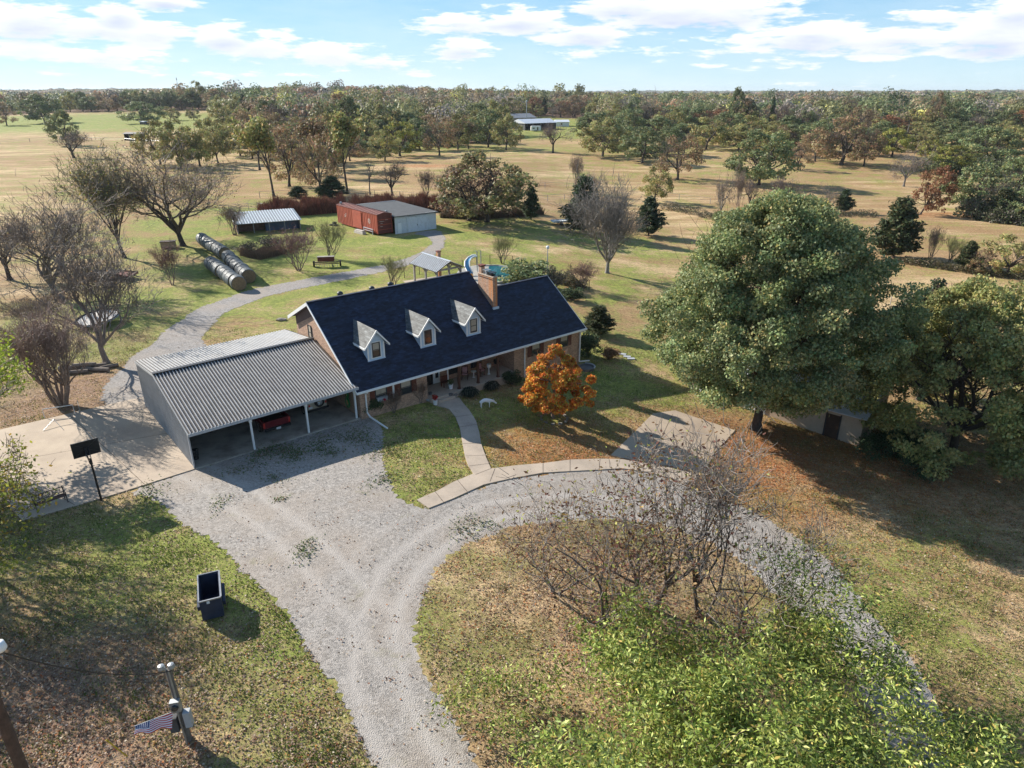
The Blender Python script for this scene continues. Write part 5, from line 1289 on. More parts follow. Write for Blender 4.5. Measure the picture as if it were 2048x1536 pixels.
 ('bare1', 'bare_tree', 1985, 428, 330, 92, 'grey bare tree inside the right thicket', G_RIGHT),
 ('oak3', 'oak_tree', 2030, 405, 308, 100, 'green tree at the back of the right thicket, at the picture edge', G_RIGHT),
 ('cedar2', 'cedar_tree', 1998, 441, 378, 70, 'dark olive cedar at the front of the right thicket', G_RIGHT),
 ('oak3', 'oak_tree', 2050, 446, 372, 80, 'green tree at the right picture edge in front of the thicket', G_RIGHT),
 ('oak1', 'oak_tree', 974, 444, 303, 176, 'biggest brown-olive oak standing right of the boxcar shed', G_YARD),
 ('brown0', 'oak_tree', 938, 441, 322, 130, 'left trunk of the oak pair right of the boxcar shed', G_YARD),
 ('dead0', 'dead_tree', 740, 389, 315, 44, 'slim dead tree with crooked arms behind the boxcar shed', G_YARD),
 ('bare0', 'bare_tree', 785, 391, 322, 78, 'dark gnarled bare tree behind the boxcar shed roof', G_YARD),
 ('vase0', 'bare_tree', 853, 398, 337, 46, 'small fan-shaped bare tree behind the white barn doors', G_YARD),
 ('vase0', 'bare_tree', 886, 405, 343, 48, 'thin bare tree beside the left side of the biggest oak', G_YARD),
 ('cedar1', 'cedar_tree', 1062, 440, 372, 44, 'ragged dark cedar at the right side of the biggest oak', G_YARD),
 ('vase0', 'bare_tree', 1152, 382, 306, 42, 'slim bare tree above the dark cedar behind the grey bare tree', G_YARD),
 ('bare0', 'bare_tree', 1184, 400, 348, 60, 'thin bare tree behind the big grey bare tree', G_YARD),
 ('oak0', 'oak_tree', 1309, 405, 333, 62, 'olive-brown oak behind the cedar right of the big bare tree', G_YARD),
 ('cedar0', 'cedar_tree', 1166, 464, 352, 92, 'dark cedar behind the left of the big grey bare tree', G_YARD),
 ('cedar1', 'cedar_tree', 1297, 471, 393, 72, 'dark ragged cedar right of the big grey bare tree', G_YARD),
 ('cedar1', 'cedar_tree', 1686, 425, 378, 44, 'small green cedar behind the top of the largest tree', G_RIGHT),
 ('cedar2', 'cedar_tree', 1786, 516, 396, 104, 'broad dark olive cedar right of the largest tree top', G_RIGHT),
 ('vase0', 'bare_tree', 1858, 526, 450, 44, 'thin pale bare sapling right of the broad cedar', G_RIGHT),
 ('vase2', 'bare_tree', 1900, 533, 472, 48, 'low greenish bare shrub tree left of the small round cedar', G_RIGHT),
 ('cedar2', 'cedar_tree', 1931, 541, 482, 48, 'small round olive cedar in the hedgerow at right', G_RIGHT),
 ('oak0', 'oak_tree', 2012, 552, 468, 104, 'olive-gold oak at the right edge of the hedgerow', G_RIGHT),
 ('brown1', 'oak_tree', 1962, 548, 500, 50, 'small brown bush oak right of the small round cedar', G_RIGHT),
 ('bare1', 'bare_tree', 1440, 442, 318, 52, 'tall thin grey bare tree in the gully at centre right', G_RIGHT),
 ('vase0', 'bare_tree', 1474, 426, 336, 36, 'slender bare tree between two bare trees of the gully', G_RIGHT),
 ('bare0', 'bare_tree', 1497, 424, 356, 52, 'bare brown tree of the gully nearest the largest tree', G_RIGHT),
 ('bare0', 'bare_tree', 1560, 420, 352, 74, 'wide bare tree behind the crown of the largest tree', G_RIGHT),
 ('bare1', 'bare_tree', 1655, 424, 366, 56, 'bare tree above the right shoulder of the largest tree', G_RIGHT),
 ('bush0', 'shrub', 1432, 446, 415, 20, 'small green bush at the foot of the thin grey gully tree', None),
 ('cedar0', 'cedar_bush', 597, 395, 372, 42, 'low dark green cedar bush at the left of the brush bank', None),
 ('cedar0', 'cedar_bush', 665, 396, 352, 66, 'larger dark green cedar bush behind the brown brush bank', None),
 ('vase1', 'bare_shrub', 598, 541, 455, 98, 'round purple-brown bare shrub left of the seed drill', None),
 ('vase2', 'bare_tree', 664, 518, 440, 68, 'small yellow-green bare tree behind the seed drill', None),
 ('vase1', 'bare_shrub', 345, 570, 485, 60, 'reddish bare shrub left of the hay bales', None),
 ('vase2', 'bare_shrub', 788, 573, 512, 62, 'small bare crape myrtle behind the roof beside the pavilion', None),
 ('vase2', 'bare_shrub', 1005, 527, 470, 56, 'rounded bare shrub outside the pool fence', None),
 ('vase1', 'bare_shrub', 1164, 578, 525, 66, 'low bare pinkish shrub at the right corner of the pool fence', None),
 ('bush3', 'shrub', 1108, 578, 534, 62, 'brownish shrub behind the right end of the roof', None),
 ('bush0', 'shrub', 1046, 572, 512, 104, 'grey-green evergreen shrub beside the swimming pool', None),
 ('bush1', 'shrub', 1142, 600, 568, 50, 'dark evergreen shrub behind the right gable', None),
 ('cedar2', 'pine_sapling', 1196, 668, 612, 74, 'feathery green pine sapling right of the house roof', None),
 ('bush1', 'shrub', 1176, 712, 650, 58, 'tall dark shrub at the right corner of the brick house', None),
 ('bush2', 'ornamental_grass', 1216, 718, 690, 44, 'clump of reddish ornamental grass right of the house', None),
 ('vase0', 'bare_tree', 470, 470, 410, 70, 'thin bare tree left of the tin shed', None),
 ('bush3', 'brush_clump', 545, 500, 466, 56, 'dry tan weeds in front of the tin shed', None),
 ('bush3', 'brush_clump', 500, 506, 478, 44, 'grey dry weeds left of the weeds before the tin shed', None),
 ('bare0', 'bare_tree', 20, 560, 440, 150, 'bare tree at the left picture edge above the reddish thicket', None),
]
for k_, nm, u, v, vt, wpx, lb, gr in TT:
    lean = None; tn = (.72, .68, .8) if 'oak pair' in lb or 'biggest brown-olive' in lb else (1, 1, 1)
    if 'leaning tree with rust' in lb: lean = (.05, .35)
    if 'long leaning' in lb: lean = (-.02, -.12)
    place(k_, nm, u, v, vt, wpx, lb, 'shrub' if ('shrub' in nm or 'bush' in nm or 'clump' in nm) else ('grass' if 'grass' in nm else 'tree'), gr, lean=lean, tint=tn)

# ------------------------------------------------------------------ large individual trees (full size, near)
def hero(name, u, v, vtop, wpx, label, key_kw, tint=(1, 1, 1), rz=0.0, cat='tree', pos=None, h=None, wd=None):
    p = pos if pos is not None else unp(u, v)
    hh = h if h else height_to(p, vtop); w = wd if wd else wpx * mpp(p) / 2
    tm, cm = make_tree(H=hh, Wd=w, **key_kw)
    r = thing(name, label, cat, (p.x, p.y, p.z - .05), rz)
    t = bpy.data.objects.new('trunk', tm); scene.collection.objects.link(t); t.parent = r
    c = bpy.data.objects.new('crown', cm); scene.collection.objects.link(c); c.parent = r; c.color = (*tint, 1)
    return r
BIGG = [(5, (0.2165, 0.2648, 0.1148)), (3, (0.3066, 0.3416, 0.1641)), (2, (0.1534, 0.205, 0.082)), (1.5, (0.3607, 0.3416, 0.1312)), (0.5, (0.5411, 0.427, 0.1641))]
hero('oak_tree', 1512, 858, 384, 452, 'largest dense green oak standing right of the house over the garage', dict(seed=51, bark=BARK_DARK, leaves=250000, lsize=.0078, lcols=BIGG, clump=.046, env=[(.17, .45), (.25, .72), (.36, .97), (.5, .95), (.7, .76), (.88, .46), (.97, .18)], n_lobe=820, r_lobe=.043, wob=.07, nj=1.5, levels=6, n_child=(7, 5, 4, 3, 3), spread=1.05, up=.12, trunk_h=.2, len0=.36, ratio=.7, r0=.026, wig=.2, elong=1.5, floorz=.05, cl_var=.22, thick=.02))
hero('oak_tree', 1905, 905, 556, 430, 'big olive-green oak at the right picture edge beyond the garage', dict(seed=52, bark=BARK_DARK, leaves=120000, lsize=.0105, env=[(.08, .6), (.2, .95), (.4, 1.0), (.6, .9), (.8, .6), (.96, .2)], n_lobe=520, r_lobe=.05, wob=.09, nj=1.4, lcols=[(4, (.32, .32, .12)), (3, (.25, .28, .11)), (2, (.42, .36, .13)), (1, (.19, .24, .09))], clump=.05, levels=6, n_child=(6, 5, 4, 3, 3), spread=1.15, up=.08, trunk_h=.2, len0=.36, ratio=.7, r0=.026, wig=.2, floorz=.12, cl_var=.25))
hero('oak_tree', 1838, 800, 560, 190, 'darker green tree between the largest oak and the olive oak', dict(seed=53, bark=BARK_DARK, leaves=34000, lsize=.016, env=[(.2, .8), (.5, 1.0), (.8, .7), (.97, .2)], n_lobe=120, r_lobe=.06, lcols=[(4, (.05, .075, .035)), (2, (.08, .10, .05)), (1, (.09, .06, .05))], clump=.05, levels=5, n_child=(6, 5, 4, 3), spread=1.0, up=.15, trunk_h=.2, len0=.36, r0=.026, wig=.2))
hero('evergreen_shrub', 1815, 915, 858, 170, 'low dark green holly thicket in front of the garage door', dict(seed=54, bark=BARK_DARK, leaves=26000, lsize=.035, lcols=[(4, (.07, .12, .06)), (2, (.10, .15, .07))], clump=.09, levels=5, n_child=(5, 4, 4, 3), spread=1.2, up=.0, trunk_h=.12, len0=.34, r0=.02, wig=.2, multi=3, floorz=.03), cat='shrub')
hero('cypress_tree', 1106, 836, 690, 142, 'small orange and yellow autumn cypress on the front lawn', dict(seed=56, bark=(.2, .13, .09), leaves=42000, lsize=.018, env=[(.18, .55), (.26, .92), (.38, 1.0), (.55, .88), (.72, .66), (.88, .36), (.99, .08)], n_lobe=130, r_lobe=.048, wob=.14, nj=1.3, lcols=[(4.5, (.74, .26, .04)), (2.6, (.74, .44, .07)), (2.5, (.58, .14, .035)), (2.2, (.50, .48, .10)), (.8, (.45, .15, .05))], clump=.048, levels=5, n_child=(13, 4, 3, 3), spread=1.35, up=.06, trunk_h=.60, len0=.26, ratio=.6, r0=.02, wig=.14, elong=2.0, floorz=.2, cl_var=.3))
kb = dict(levels=5, n_child=(6, 5, 4, 3), ratio=.76, thick=.022)
hero('bare_tree', 1214, 546, 338, 172, 'big grey bare tree with upswept branches in the back yard', dict(seed=57, bark=(.22, .20, .18), twigcol=(.27, .245, .22), twigs=2925, twiglen=.10, twigr=0.0020, clump=.04, leaves=0, spread=1.05, up=.24, trunk_h=.16, len0=.36, r0=.028, wig=.14, tiplvl=2, levels=5, n_child=(9, 5, 4, 3), ratio=.78, thick=.02))
hero('bare_tree', 366, 492, 272, 330, 'widest spreading bare tree behind the hay bales', dict(seed=58, bark=BARK_DARK, twigcol=(.19, .155, .14), twigs=2700, twiglen=.085, twigr=0.0017, clump=.04, leaves=2600, lsize=.011, lcols=[(3, (.27, .2, .06)), (2, (.14, .16, .06)), (2, (.2, .13, .07))], lowcut=.2, spread=1.15, up=.2, trunk_h=.2, len0=.42, r0=.03, wig=.22, tiplvl=2, **kb))
hero('bare_tree', 250, 516, 284, 150, 'tall green-tinged bare tree left of the widest bare tree', dict(seed=59, bark=BARK_DARK, twigcol=(.20, .19, .12), twigs=2025, twiglen=.09, twigr=0.0019, clump=.04, leaves=1300, lsize=.012, lcols=[(3, (.32, .36, .12)), (1, (.5, .36, .07))], lean=(-.28, .0), spread=.8, up=.38, trunk_h=.26, len0=.36, r0=.022, wig=.15, tiplvl=2, **kb))
hero('bare_tree', 128, 600, 365, 260, 'leaning grey bare tree in front of the left field', dict(seed=60, bark=(.15, .125, .11), twigcol=(.22, .185, .165), twigs=2250, twiglen=.09, twigr=0.0019, clump=.04, leaves=300, lsize=.01, lcols=BROWNO, lean=(-.3, .0), spread=.72, up=.38, trunk_h=.26, len0=.4, r0=.024, wig=.16, tiplvl=2, **kb))
hero('bare_tree', 213, 726, 455, 240, 'grey bare tree with thick trunk beside the log pile', dict(seed=61, bark=(.19, .165, .15), twigcol=(.25, .215, .19), twigs=2250, twiglen=.085, twigr=0.0019, clump=.04, leaves=500, lsize=.01, lcols=BROWNO, spread=.75, up=.36, trunk_h=.24, len0=.38, r0=.027, wig=.15, tiplvl=2, **kb))
hero('bare_shrub', 124, 812, 600, 190, 'tall many-stemmed reddish bare crape myrtle beside the concrete court', dict(seed=62, bark=(.22, .17, .14), twigcol=(.36, .27, .23), twigs=2700, twiglen=.10, twigr=0.0022, clump=.04, leaves=700, lsize=.008, lcols=[(3, (.32, .18, .15)), (1, (.3, .25, .1))], spread=.42, up=.5, trunk_h=.3, len0=.3, r0=.011, wig=.08, multi=11, levels=5, n_child=(3, 3, 3, 3), ratio=.72, tiplvl=2))
# foreground: bare tree over the island and the leafy one at the bottom
RB = [(3, (.15, .065, .045)), (3, (.20, .11, .055)), (2, (.30, .20, .07)), (1.2, (.30, .33, .08))]
KF = dict(bark=(.11, .09, .08), twigcol=(.36, .315, .28), clump=.04, lsize=.0095, lcols=RB, tiplvl=2, levels=5, n_child=(4, 3, 3, 2), ratio=.82, elong=2.2, thick=.012, floorz=.03, trunk_h=.26, len0=.36, wig=.2)
hero('bare_tree', 1302, 1222, 838, 0, 'upright foreground tree nearly bare in the middle of the island lawn', dict(seed=63, twigs=520, twiglen=.10, twigr=.0016, leaves=1900, spread=1.05, up=.22, r0=.02, multi=2, **KF), wd=5.2)
hero('bare_tree', 1228, 1262, 930, 0, 'foreground tree with maroon leaves left of the upright island tree', dict(seed=64, twigs=420, twiglen=.10, twigr=.0016, leaves=3200, spread=1.25, up=.14, r0=.019, multi=3, **KF), wd=5.4)
hero('bare_tree', 1405, 1235, 822, 0, 'pale upswept bare tree right of the upright island tree', dict(seed=75, twigs=650, twiglen=.10, twigr=.0016, leaves=350, spread=1.0, up=.26, r0=.017, multi=2, lean=(.22, .05), **KF), wd=4.6)
hero('bare_tree', 1500, 1345, 985, 0, 'foreground tree leaning right over the gravel at the island rim', dict(seed=72, twigs=450, twiglen=.10, twigr=.0016, leaves=800, spread=1.1, up=.18, r0=.018, multi=2, lean=(.38, .05), **KF), wd=4.4)
hero('bare_tree', 1110, 1190, 1010, 0, 'small twiggy tree with red-brown leaves at the left of the island trees', dict(seed=73, twigs=420, twiglen=.14, twigr=.0015, leaves=2300, spread=1.25, up=.15, r0=.018, multi=3, **KF), wd=4.2)
LG = [(4, (.24, .31, .06)), (3, (.40, .45, .11)), (1.3, (.58, .62, .22)), (2.5, (.08, .125, .03)), (.8, (.46, .36, .09))]  # palest and darkest tones stand in for leaf glints and shaded gaps
hero('leafy_tree', 1475, 1690, 0, 0, 'bright green leafy tree filling the bottom right foreground', dict(seed=65, bark=(.16, .12, .09), twigcol=(.24, .18, .12), twigs=2700, twiglen=.05, twigr=0.0017, clump=.038, leaves=190000, lsize=.0085, lcols=LG, spread=1.15, up=.12, trunk_h=.16, len0=.36, r0=.012, wig=.2, multi=5, tiplvl=3, levels=6, n_child=(3, 4, 3, 3, 3), ratio=.74, elong=3.0, floorz=.12, cl_var=.2, hole=.2), h=7.7, wd=10.4)
# left edge trees
YG = [(4, (.34, .34, .05)), (3, (.24, .28, .05)), (1.5, (.4, .28, .05))]
hero('leafy_tree', -60, 1180, 0, 0, 'yellow-green sparse tree at the left picture edge above the leaf litter', dict(seed=66, bark=(.1, .08, .06), twigcol=(.16, .13, .1), twigs=2250, twiglen=.06, twigr=0.0019, clump=.04, leaves=6000, lsize=.013, lcols=YG, spread=1.0, up=.2, trunk_h=.25, len0=.36, r0=.02, wig=.18, tiplvl=3, levels=6, n_child=(5, 4, 3, 3, 3), ratio=.72, elong=1.8, floorz=.05), h=8.0, wd=4.6)
hero('leafy_tree', -75, 940, 0, 0, 'lime green branch tips of a tree at the left edge by the court', dict(seed=67, bark=(.1, .08, .06), twigcol=(.16, .13, .1), twigs=1800, twiglen=.06, twigr=0.0017, clump=.035, leaves=11000, lsize=.014, lcols=[(4, (.42, .5, .06)), (2, (.3, .38, .05))], spread=.9, up=.3, trunk_h=.3, len0=.36, r0=.02, wig=.15, tiplvl=3, levels=6, n_child=(5, 4, 3, 3, 3), ratio=.72, elong=2.0, floorz=.1), h=9.5, wd=4.4)
hero('bare_tree', -260, 1080, 0, 0, 'bare tree just outside the left edge, its shadow lies on the court', dict(seed=68, bark=BARK_DARK, twigcol=(.16, .13, .1), twigs=1125, twiglen=.08, twigr=0.0020, clump=.04, leaves=200, lsize=.012, lcols=YG, spread=1.0, up=.2, trunk_h=.22, len0=.4, r0=.026, wig=.18, tiplvl=3, levels=5, n_child=(5, 4, 4, 3), ratio=.76), h=12, wd=7)
hero('bare_tree', -420, 1320, 0, 0, 'bare tree outside the left edge shading the leaf litter', dict(seed=69, bark=BARK_DARK, twigcol=(.16, .13, .1), twigs=1125, twiglen=.08, twigr=0.0020, clump=.04, leaves=200, lsize=.012, lcols=YG, spread=1.0, up=.2, trunk_h=.3, len0=.38, r0=.026, wig=.16, tiplvl=3, levels=5, n_child=(5, 4, 4, 3), ratio=.76), h=12, wd=6)
hero('bare_tree', -230, 960, 0, 0, 'thick-limbed bare tree outside the left edge behind the court', dict(seed=70, bark=BARK_DARK, twigcol=(.16, .13, .1), twigs=1800, twiglen=.08, twigr=0.0020, clump=.04, leaves=300, lsize=.012, lcols=YG, spread=1.0, up=.2, trunk_h=.25, len0=.4, r0=.024, wig=.2, tiplvl=3, levels=5, n_child=(5, 4, 4, 3), ratio=.76), h=11, wd=7)

# ------------------------------------------------------------------ the far woods
def wood_templates():
    out = []
    rng = np.random.default_rng(99)
    for seed in range(5):
        nb = 16; c = rng.normal(size=(nb, 3)) * np.array([.30, .30, .16]) + np.array([0, 0, .66])
        n = 330; i = rng.integers(0, nb, n); d = rng.normal(size=(n, 3)); d /= np.linalg.norm(d, axis=1, keepdims=True)
        c[:, 2] = np.clip(c[:, 2], .35, .9); d[:, 2] = np.abs(d[:, 2]) * 1.1 - .25; d /= np.linalg.norm(d, axis=1, keepdims=True)
        p = c[i] + d * np.array([.22, .22, .17]); p[:, 2] = np.clip(p[:, 2], .12, 1.08); nr = d + (c[i] - [0, 0, .4]) * 1.2
        k = 12; low = rng.normal(size=(40, 3)) * [.25, .25, 0] + [0, 0, .3]; p = np.concatenate([p, low]); i = np.concatenate([i, rng.integers(0, nb, 40)]); nr = np.concatenate([nr, low - [0, 0, .3]])
        out.append((p, i, nb, nr))
    return out
def forest():
    rng = np.random.default_rng(5)
    tmpl = wood_templates()
    Vs, Fs, Cs, o, edge = [], [], [], 0, []
    R = 300.0; row = 0
    PALS = [(4, (.115, .115, .052)), (3, (.085, .10, .045)), (3, (.15, .115, .07)), (2.2, (.155, .135, .115)), (.9, (.19, .115, .07)), (1.8, (.055, .075, .035)), (.5, (.27, .25, .07))]
    pw = np.array([p[0] for p in PALS]); pc = np.array([p[1] for p in PALS])
    while R < 9000:
        sp_ = 8.2 * (1 + R / 1500.0); da = sp_ / R
        az_ = np.arange(-.80, .80, da) + rng.uniform(-.3, .3) * da
        az_ = az_ + rng.uniform(-.35, .35, len(az_)) * da
        rr = R * (1 + rng.uniform(-.011, .011, len(az_)))
        ok = rr > edge_dist(az_)
        az_, rr = az_[ok], rr[ok]
        w = pw.copy()
        for a, r in zip(az_, rr):
            x, y = r * math.sin(a), r * math.cos(a); z = float(terrain(x, y))
            far = r > 1300
            ww = pw.copy()
            red = math.exp(-((x + 160) / 140) ** 2 - ((y - 800) / 300) ** 2); ww[4] += 2.5 * red
            gx = 1 / (1 + math.exp(-(x - 500) / 150)); ww[1] += 5 * gx; ww[0] += 2 * gx
            gl = math.exp(-((a + .5) / .16) ** 2) * (r < 1500); ww[1] += 6 * gl; ww[5] += 2 * gl
            ki = rng.choice(len(PALS), p=ww / ww.sum())
            base = pc[ki] * 2.0
            h = rng.uniform(8, 17) * (1.0 if r < 1500 else .9) * (1 + .35 * (rng.random() < .06)); cw = rng.uniform(8, 16) * (1 + r / 1500.0) * .82
            e = edge_dist(a)
            first = r < e * 1.045
            if first and len(edge) < 230 and r < 1000:
                edge.append((a, x, y, z, h, cw, ki)); continue
            p, i, nb, nr = tmpl[rng.integers(0, 5)]
            if r > 1000:
                s = rng.choice(len(p), 150 if r < 1800 else 80, replace=False); p, i, nr = p[s], i[s], nr[s]
            sz = (1.5 if r < 700 else 2.1 if r < 1000 else 3.4 if r < 1800 else 6.0 * r / 2500.0)
            an = rng.uniform(0, 6.28); ca, sa = math.cos(an), math.sin(an)
            q = np.stack([(p[:, 0] * ca - p[:, 1] * sa) * cw + x, (p[:, 0] * sa + p[:, 1] * ca) * cw + y, p[:, 2] * h + z], 1)
            cl = rng.uniform(.85, 1.18, (nb, 1))
            col = base * cl[i] * rng.uniform(.88, 1.12, (len(q), 1)) * rng.uniform(.65, 1.35)
            nr2 = np.stack([nr[:, 0] * ca - nr[:, 1] * sa, nr[:, 0] * sa + nr[:, 1] * ca, nr[:, 2] * .8], 1); nr2 /= np.linalg.norm(nr2, axis=1, keepdims=True) + 1e-6
            V, F, C = leaf_mesh(q, sz * .66, rng, col, 1.3, nrm=nr2, nj=.35)
            V[:, 2] = np.maximum(V[:, 2], z + .3)
            Vs.append(V); Fs.append(F + o); Cs.append(C); o += len(V)
        R *= 1 + .0205 * (1 + R / 9000.0)
    me = np_mesh('far_woods', np.concatenate(Vs), np.concatenate(Fs), np.concatenate(Cs), 'leaf')
    ob = bpy.data.objects.new('far_woods', me); scene.collection.objects.link(ob)
    tag(ob, 'mixed autumn woods stretching to the horizon behind the fields', 'woods', kind='stuff')
    return edge
EDGE = forest()
def ordinal(n):
    s = ['first', 'second', 'third', 'fourth', 'fifth', 'sixth', 'seventh', 'eighth', 'ninth', 'tenth', 'eleventh', 'twelfth', 'thirteenth', 'fourteenth', 'fifteenth', 'sixteenth', 'seventeenth', 'eighteenth', 'nineteenth', 'twentieth']
    return s[n] if n < 20 else '%dth' % (n + 1)
keys = ['oak0', 'oak2', 'brown0', 'bare0', 'rust0', 'cedar0', 'yel0']
keys2 = ['oak1', 'oak3', 'brown1', 'bare1', 'rust0', 'cedar1', 'yel0']
kindw = ['olive oak', 'green oak', 'brown oak', 'grey bare tree', 'rust-brown tree', 'dark cedar', 'yellow tree']
SEG = [(-9, -.54, 'at the wood edge outside the left of the green pasture'), (-.54, -.42, 'of the wood edge along the far left green pasture'), (-.42, -.29, 'of the wood edge behind the pasture rise'), (-.29, -.19, 'of the wood edge behind the olive grove'), (-.19, -.08, 'of the wood edge behind the boxcar shed'), (-.08, 0, 'of the wood edge left of the white sheds'),
       (0, .12, 'of the wood edge right behind the white sheds'), (.12, .26, 'of the wood edge behind the mid field oaks'), (.26, .40, 'of the wood edge behind the grey-green oak'), (.40, .52, 'of the wood edge behind the red earth bank'), (.52, .62, 'of the wood edge along the road at right'), (.62, 9, 'at the wood edge outside the right picture edge')]
cnt = {}
EDGE.sort()
for (a, x, y, z, h, cw, ki) in EDGE:
    sgn = next(i for i, s in enumerate(SEG) if s[0] <= a < s[1])
    key_ = (sgn, ki); cnt[key_] = cnt.get(key_, 0) + 1
for key_ in cnt: cnt[key_] = [cnt[key_], 0]
for (a, x, y, z, h, cw, ki) in EDGE:
    sgn = next(i for i, s in enumerate(SEG) if s[0] <= a < s[1]); c_ = cnt[(sgn, ki)]
    if sgn in (0, len(SEG) - 1): continue
    if c_[0] == 1: lb = 'only %s %s' % (kindw[ki], SEG[sgn][2])
    else: lb = '%s %s from the left %s' % (ordinal(c_[1]), kindw[ki], SEG[sgn][2])
    c_[1] += 1
    kk = (keys, keys2)[random.random() < .5][ki]
    tm, cm = PROT[kk]
    r = thing('edge_tree', lb, 'tree', (x, y, z), random.uniform(0, 6.28), 'trees of the wood edge %s' % kindw[ki])
    sx = cw / (2 * (.34 if 'cedar' in kk else .52)) * (.6 if 'cedar' in kk else 1.1); r.scale = (sx, sx, h * 1.05)
    jt = random.uniform(.75, 1.1)
    for nm, me in (('trunk', tm), ('crown', cm)):
        o_ = bpy.data.objects.new(nm, me); scene.collection.objects.link(o_); o_.parent = r; o_.color = (jt, jt, jt, 1) if nm == 'crown' else (1, 1, 1, 1)
# ================================================================== OUTBUILDINGS
GRS = lambda p: float(terrain(p[0], p[1]))
bz = GRS(HW(52, 65))
bc = thing('boxcar', 'old rusty red railway boxcar set on the grass as a shed', 'boxcar', HW(46.9, 60.3, bz), HANG)
m = MB(); L_, W_, H_ = 14.4, 2.75, 3.35
m.box(0, W_, 0, L_, .25, H_)
for k in range(25):
    y = .3 + k * .575
    if not 5.2 < y < 8.6: m.box(-.05, -.002, y - .04, y + .04, .35, H_ - .1)
for z in (.9, 1.7, 2.5): m.box(.05, W_ - .05, -.05, -.002, z - .05, z + .05)
m.box(-.06, .1, -.06, .1, .2, H_); m.box(W_ - .1, W_ + .04, -.06, .1, .2, H_)
bb = m.build('body', 'rust_red', bc)
m = MB(); m.box(-.1, -.055, 5.3, 8.5, .35, H_ - .15)
for k in range(10): m.box(-.13, -.1, 5.35, 8.45, .5 + k * .27, .56 + k * .27)
m.build('door', 'rust_red', bc)
m = MB(); m.add([(-.08, -.1, H_), (W_ / 2, -.1, H_ + .28), (W_ + .08, -.1, H_), (-.08, L_ + .1, H_), (W_ / 2, L_ + .1, H_ + .28), (W_ + .08, L_ + .1, H_)], [(0, 1, 2), (5, 4, 3), (0, 3, 4, 1), (1, 4, 5, 2), (0, 2, 5, 3)])
rf = m.build('roof', 'dark_rust', bc)
m = MB()
for k in range(15):
    y = .1 + k * 1.01; m.beam((-.06, y, H_ + .035), (W_ / 2, y, H_ + .315), .12, .05); m.beam((W_ / 2, y, H_ + .315), (W_ + .06, y, H_ + .035), .12, .05)
m.build('roof_rib', 'pink_rust', rf)
m = MB(); m.box(.05, W_ - .05, -.03, -.001, .3, H_ - .02); m.build('end_panel', 'dark_rust', bc)
m = MB()                                            # faded round emblem
for k in range(8):
    a = k * math.pi / 4; m.add([(-.058, 2.6 + .18 * math.cos(a), 2.05 + .18 * math.sin(a)), (-.058, 2.6 + .5 * math.cos(a + .2), 2.05 + .5 * math.sin(a + .2)), (-.058, 2.6 + .42 * math.cos(a + .45), 2.05 + .42 * math.sin(a + .45)), (-.058, 2.6 + .18 * math.cos(a + .7), 2.05 + .18 * math.sin(a + .7))], [(0, 1, 2, 3)])
m.build('emblem', 'faded_white', bc, fix=False)
m = MB()
for (y, z, w_) in ((10.8, 1.9, .8), (11.0, 1.65, .5), (10.7, 2.15, .4)): m.box(-.056, -.053, y, y + w_, z, z + .09)
for (x, z, w_) in ((.4, 2.2, .9), (.6, 1.9, .4), (1.5, 2.4, .5), (.5, 1.4, .5)): m.box(x, x + w_, -.056, -.053, z, z + .05)
m.build('faded_marking', 'faded_white', bc)
for (x, y, hh) in ((.5, 13.6, .55), (2.2, .6, .45)):
    MB().lathe([(.16, H_ + .1), (.16, H_ + .3), (.24, H_ + .36), (.2, H_ + hh), (.05, H_ + hh + .05)], 12, c=(x, y, 0)).build('roof_vent', 'galv', rf)
sb = thing('pole_barn', 'shed with dark flat roof and white sliding doors built against the boxcar', 'barn', HW(49.75, 59.5, bz), HANG)
m = MB(); BW, BH = 8.15, 2.95
m.box(0, BW, 0, .08, -.3, BH); m.box(BW - .08, BW, .08, 13.5, -.3, BH); m.box(0, BW - .08, 13.42, 13.5, -.3, BH + .4)
m.build('wall', 'white_barn', sb)
m = MB()
for k in range(33): m.box(.06 + k * .25, .075 + k * .25, -.012, -.001, -.2, BH - .1)
m.build('board_joint', 'light_grey', sb)
m = MB(); m.slab([(-.2, -.35, BH + .02), (BW + .25, -.35, BH - .02), (BW + .25, 13.6, BH + .3), (-.2, 13.6, BH + .42)], (0, 0, 1), .14); m.build('roof', 'dark_roof', sb)
m = MB(); m.box(2.3, 4.35, -.10, -.02, .02, 2.55)
m.box(1.0, 6.6, -.13, -.02, 2.58, 2.66); d1 = m.build('door', 'white_barn', sb)
MB().box(4.37, 6.4, -.10, -.02, .02, 2.55).build('door', 'white_barn', sb)
MB().box(4.26, 4.34, -.13, -.10, 1.0, 1.25).build('handle', 'black_metal', d1)
m = MB(); m.box(.5, 1.2, -.05, -.015, .02, 1.75); m.build('small_door', 'white_paint', sb)
for y, z in ((2.2, .45), (2.2, .75)):
    pass
tag(MB().box(-.45, -.2, 1.0, 4.2, .5, .56).box(-.45, -.2, 1.0, 4.2, .85, .91).box(-.4, -.25, 1.1, 1.2, 0, .9).box(-.4, -.25, 4.0, 4.1, 0, .9).build('rail_bench', 'light_grey', loc=HW(46.9, 60.3, bz)), 'white pipe rail beside the red boxcar side', 'rail').rotation_euler = (0, 0, HANG)
ty = thing('tyre_pile', 'old tyres and junk at the far end of the boxcar', 'tyres', HW(45.9, 74.2, bz), HANG)
for i, (x, y, z) in enumerate(((0, 0, .12), (.1, .1, .36), (-.7, -.3, .12), (-.2, -.9, .12))):
    MB().lathe([(.22, -.11), (.4, -.1), (.43, 0), (.4, .1), (.22, .11), (.2, 0)], 16, c=(x, y, z)).build('tyre', 'black_rubber', ty)
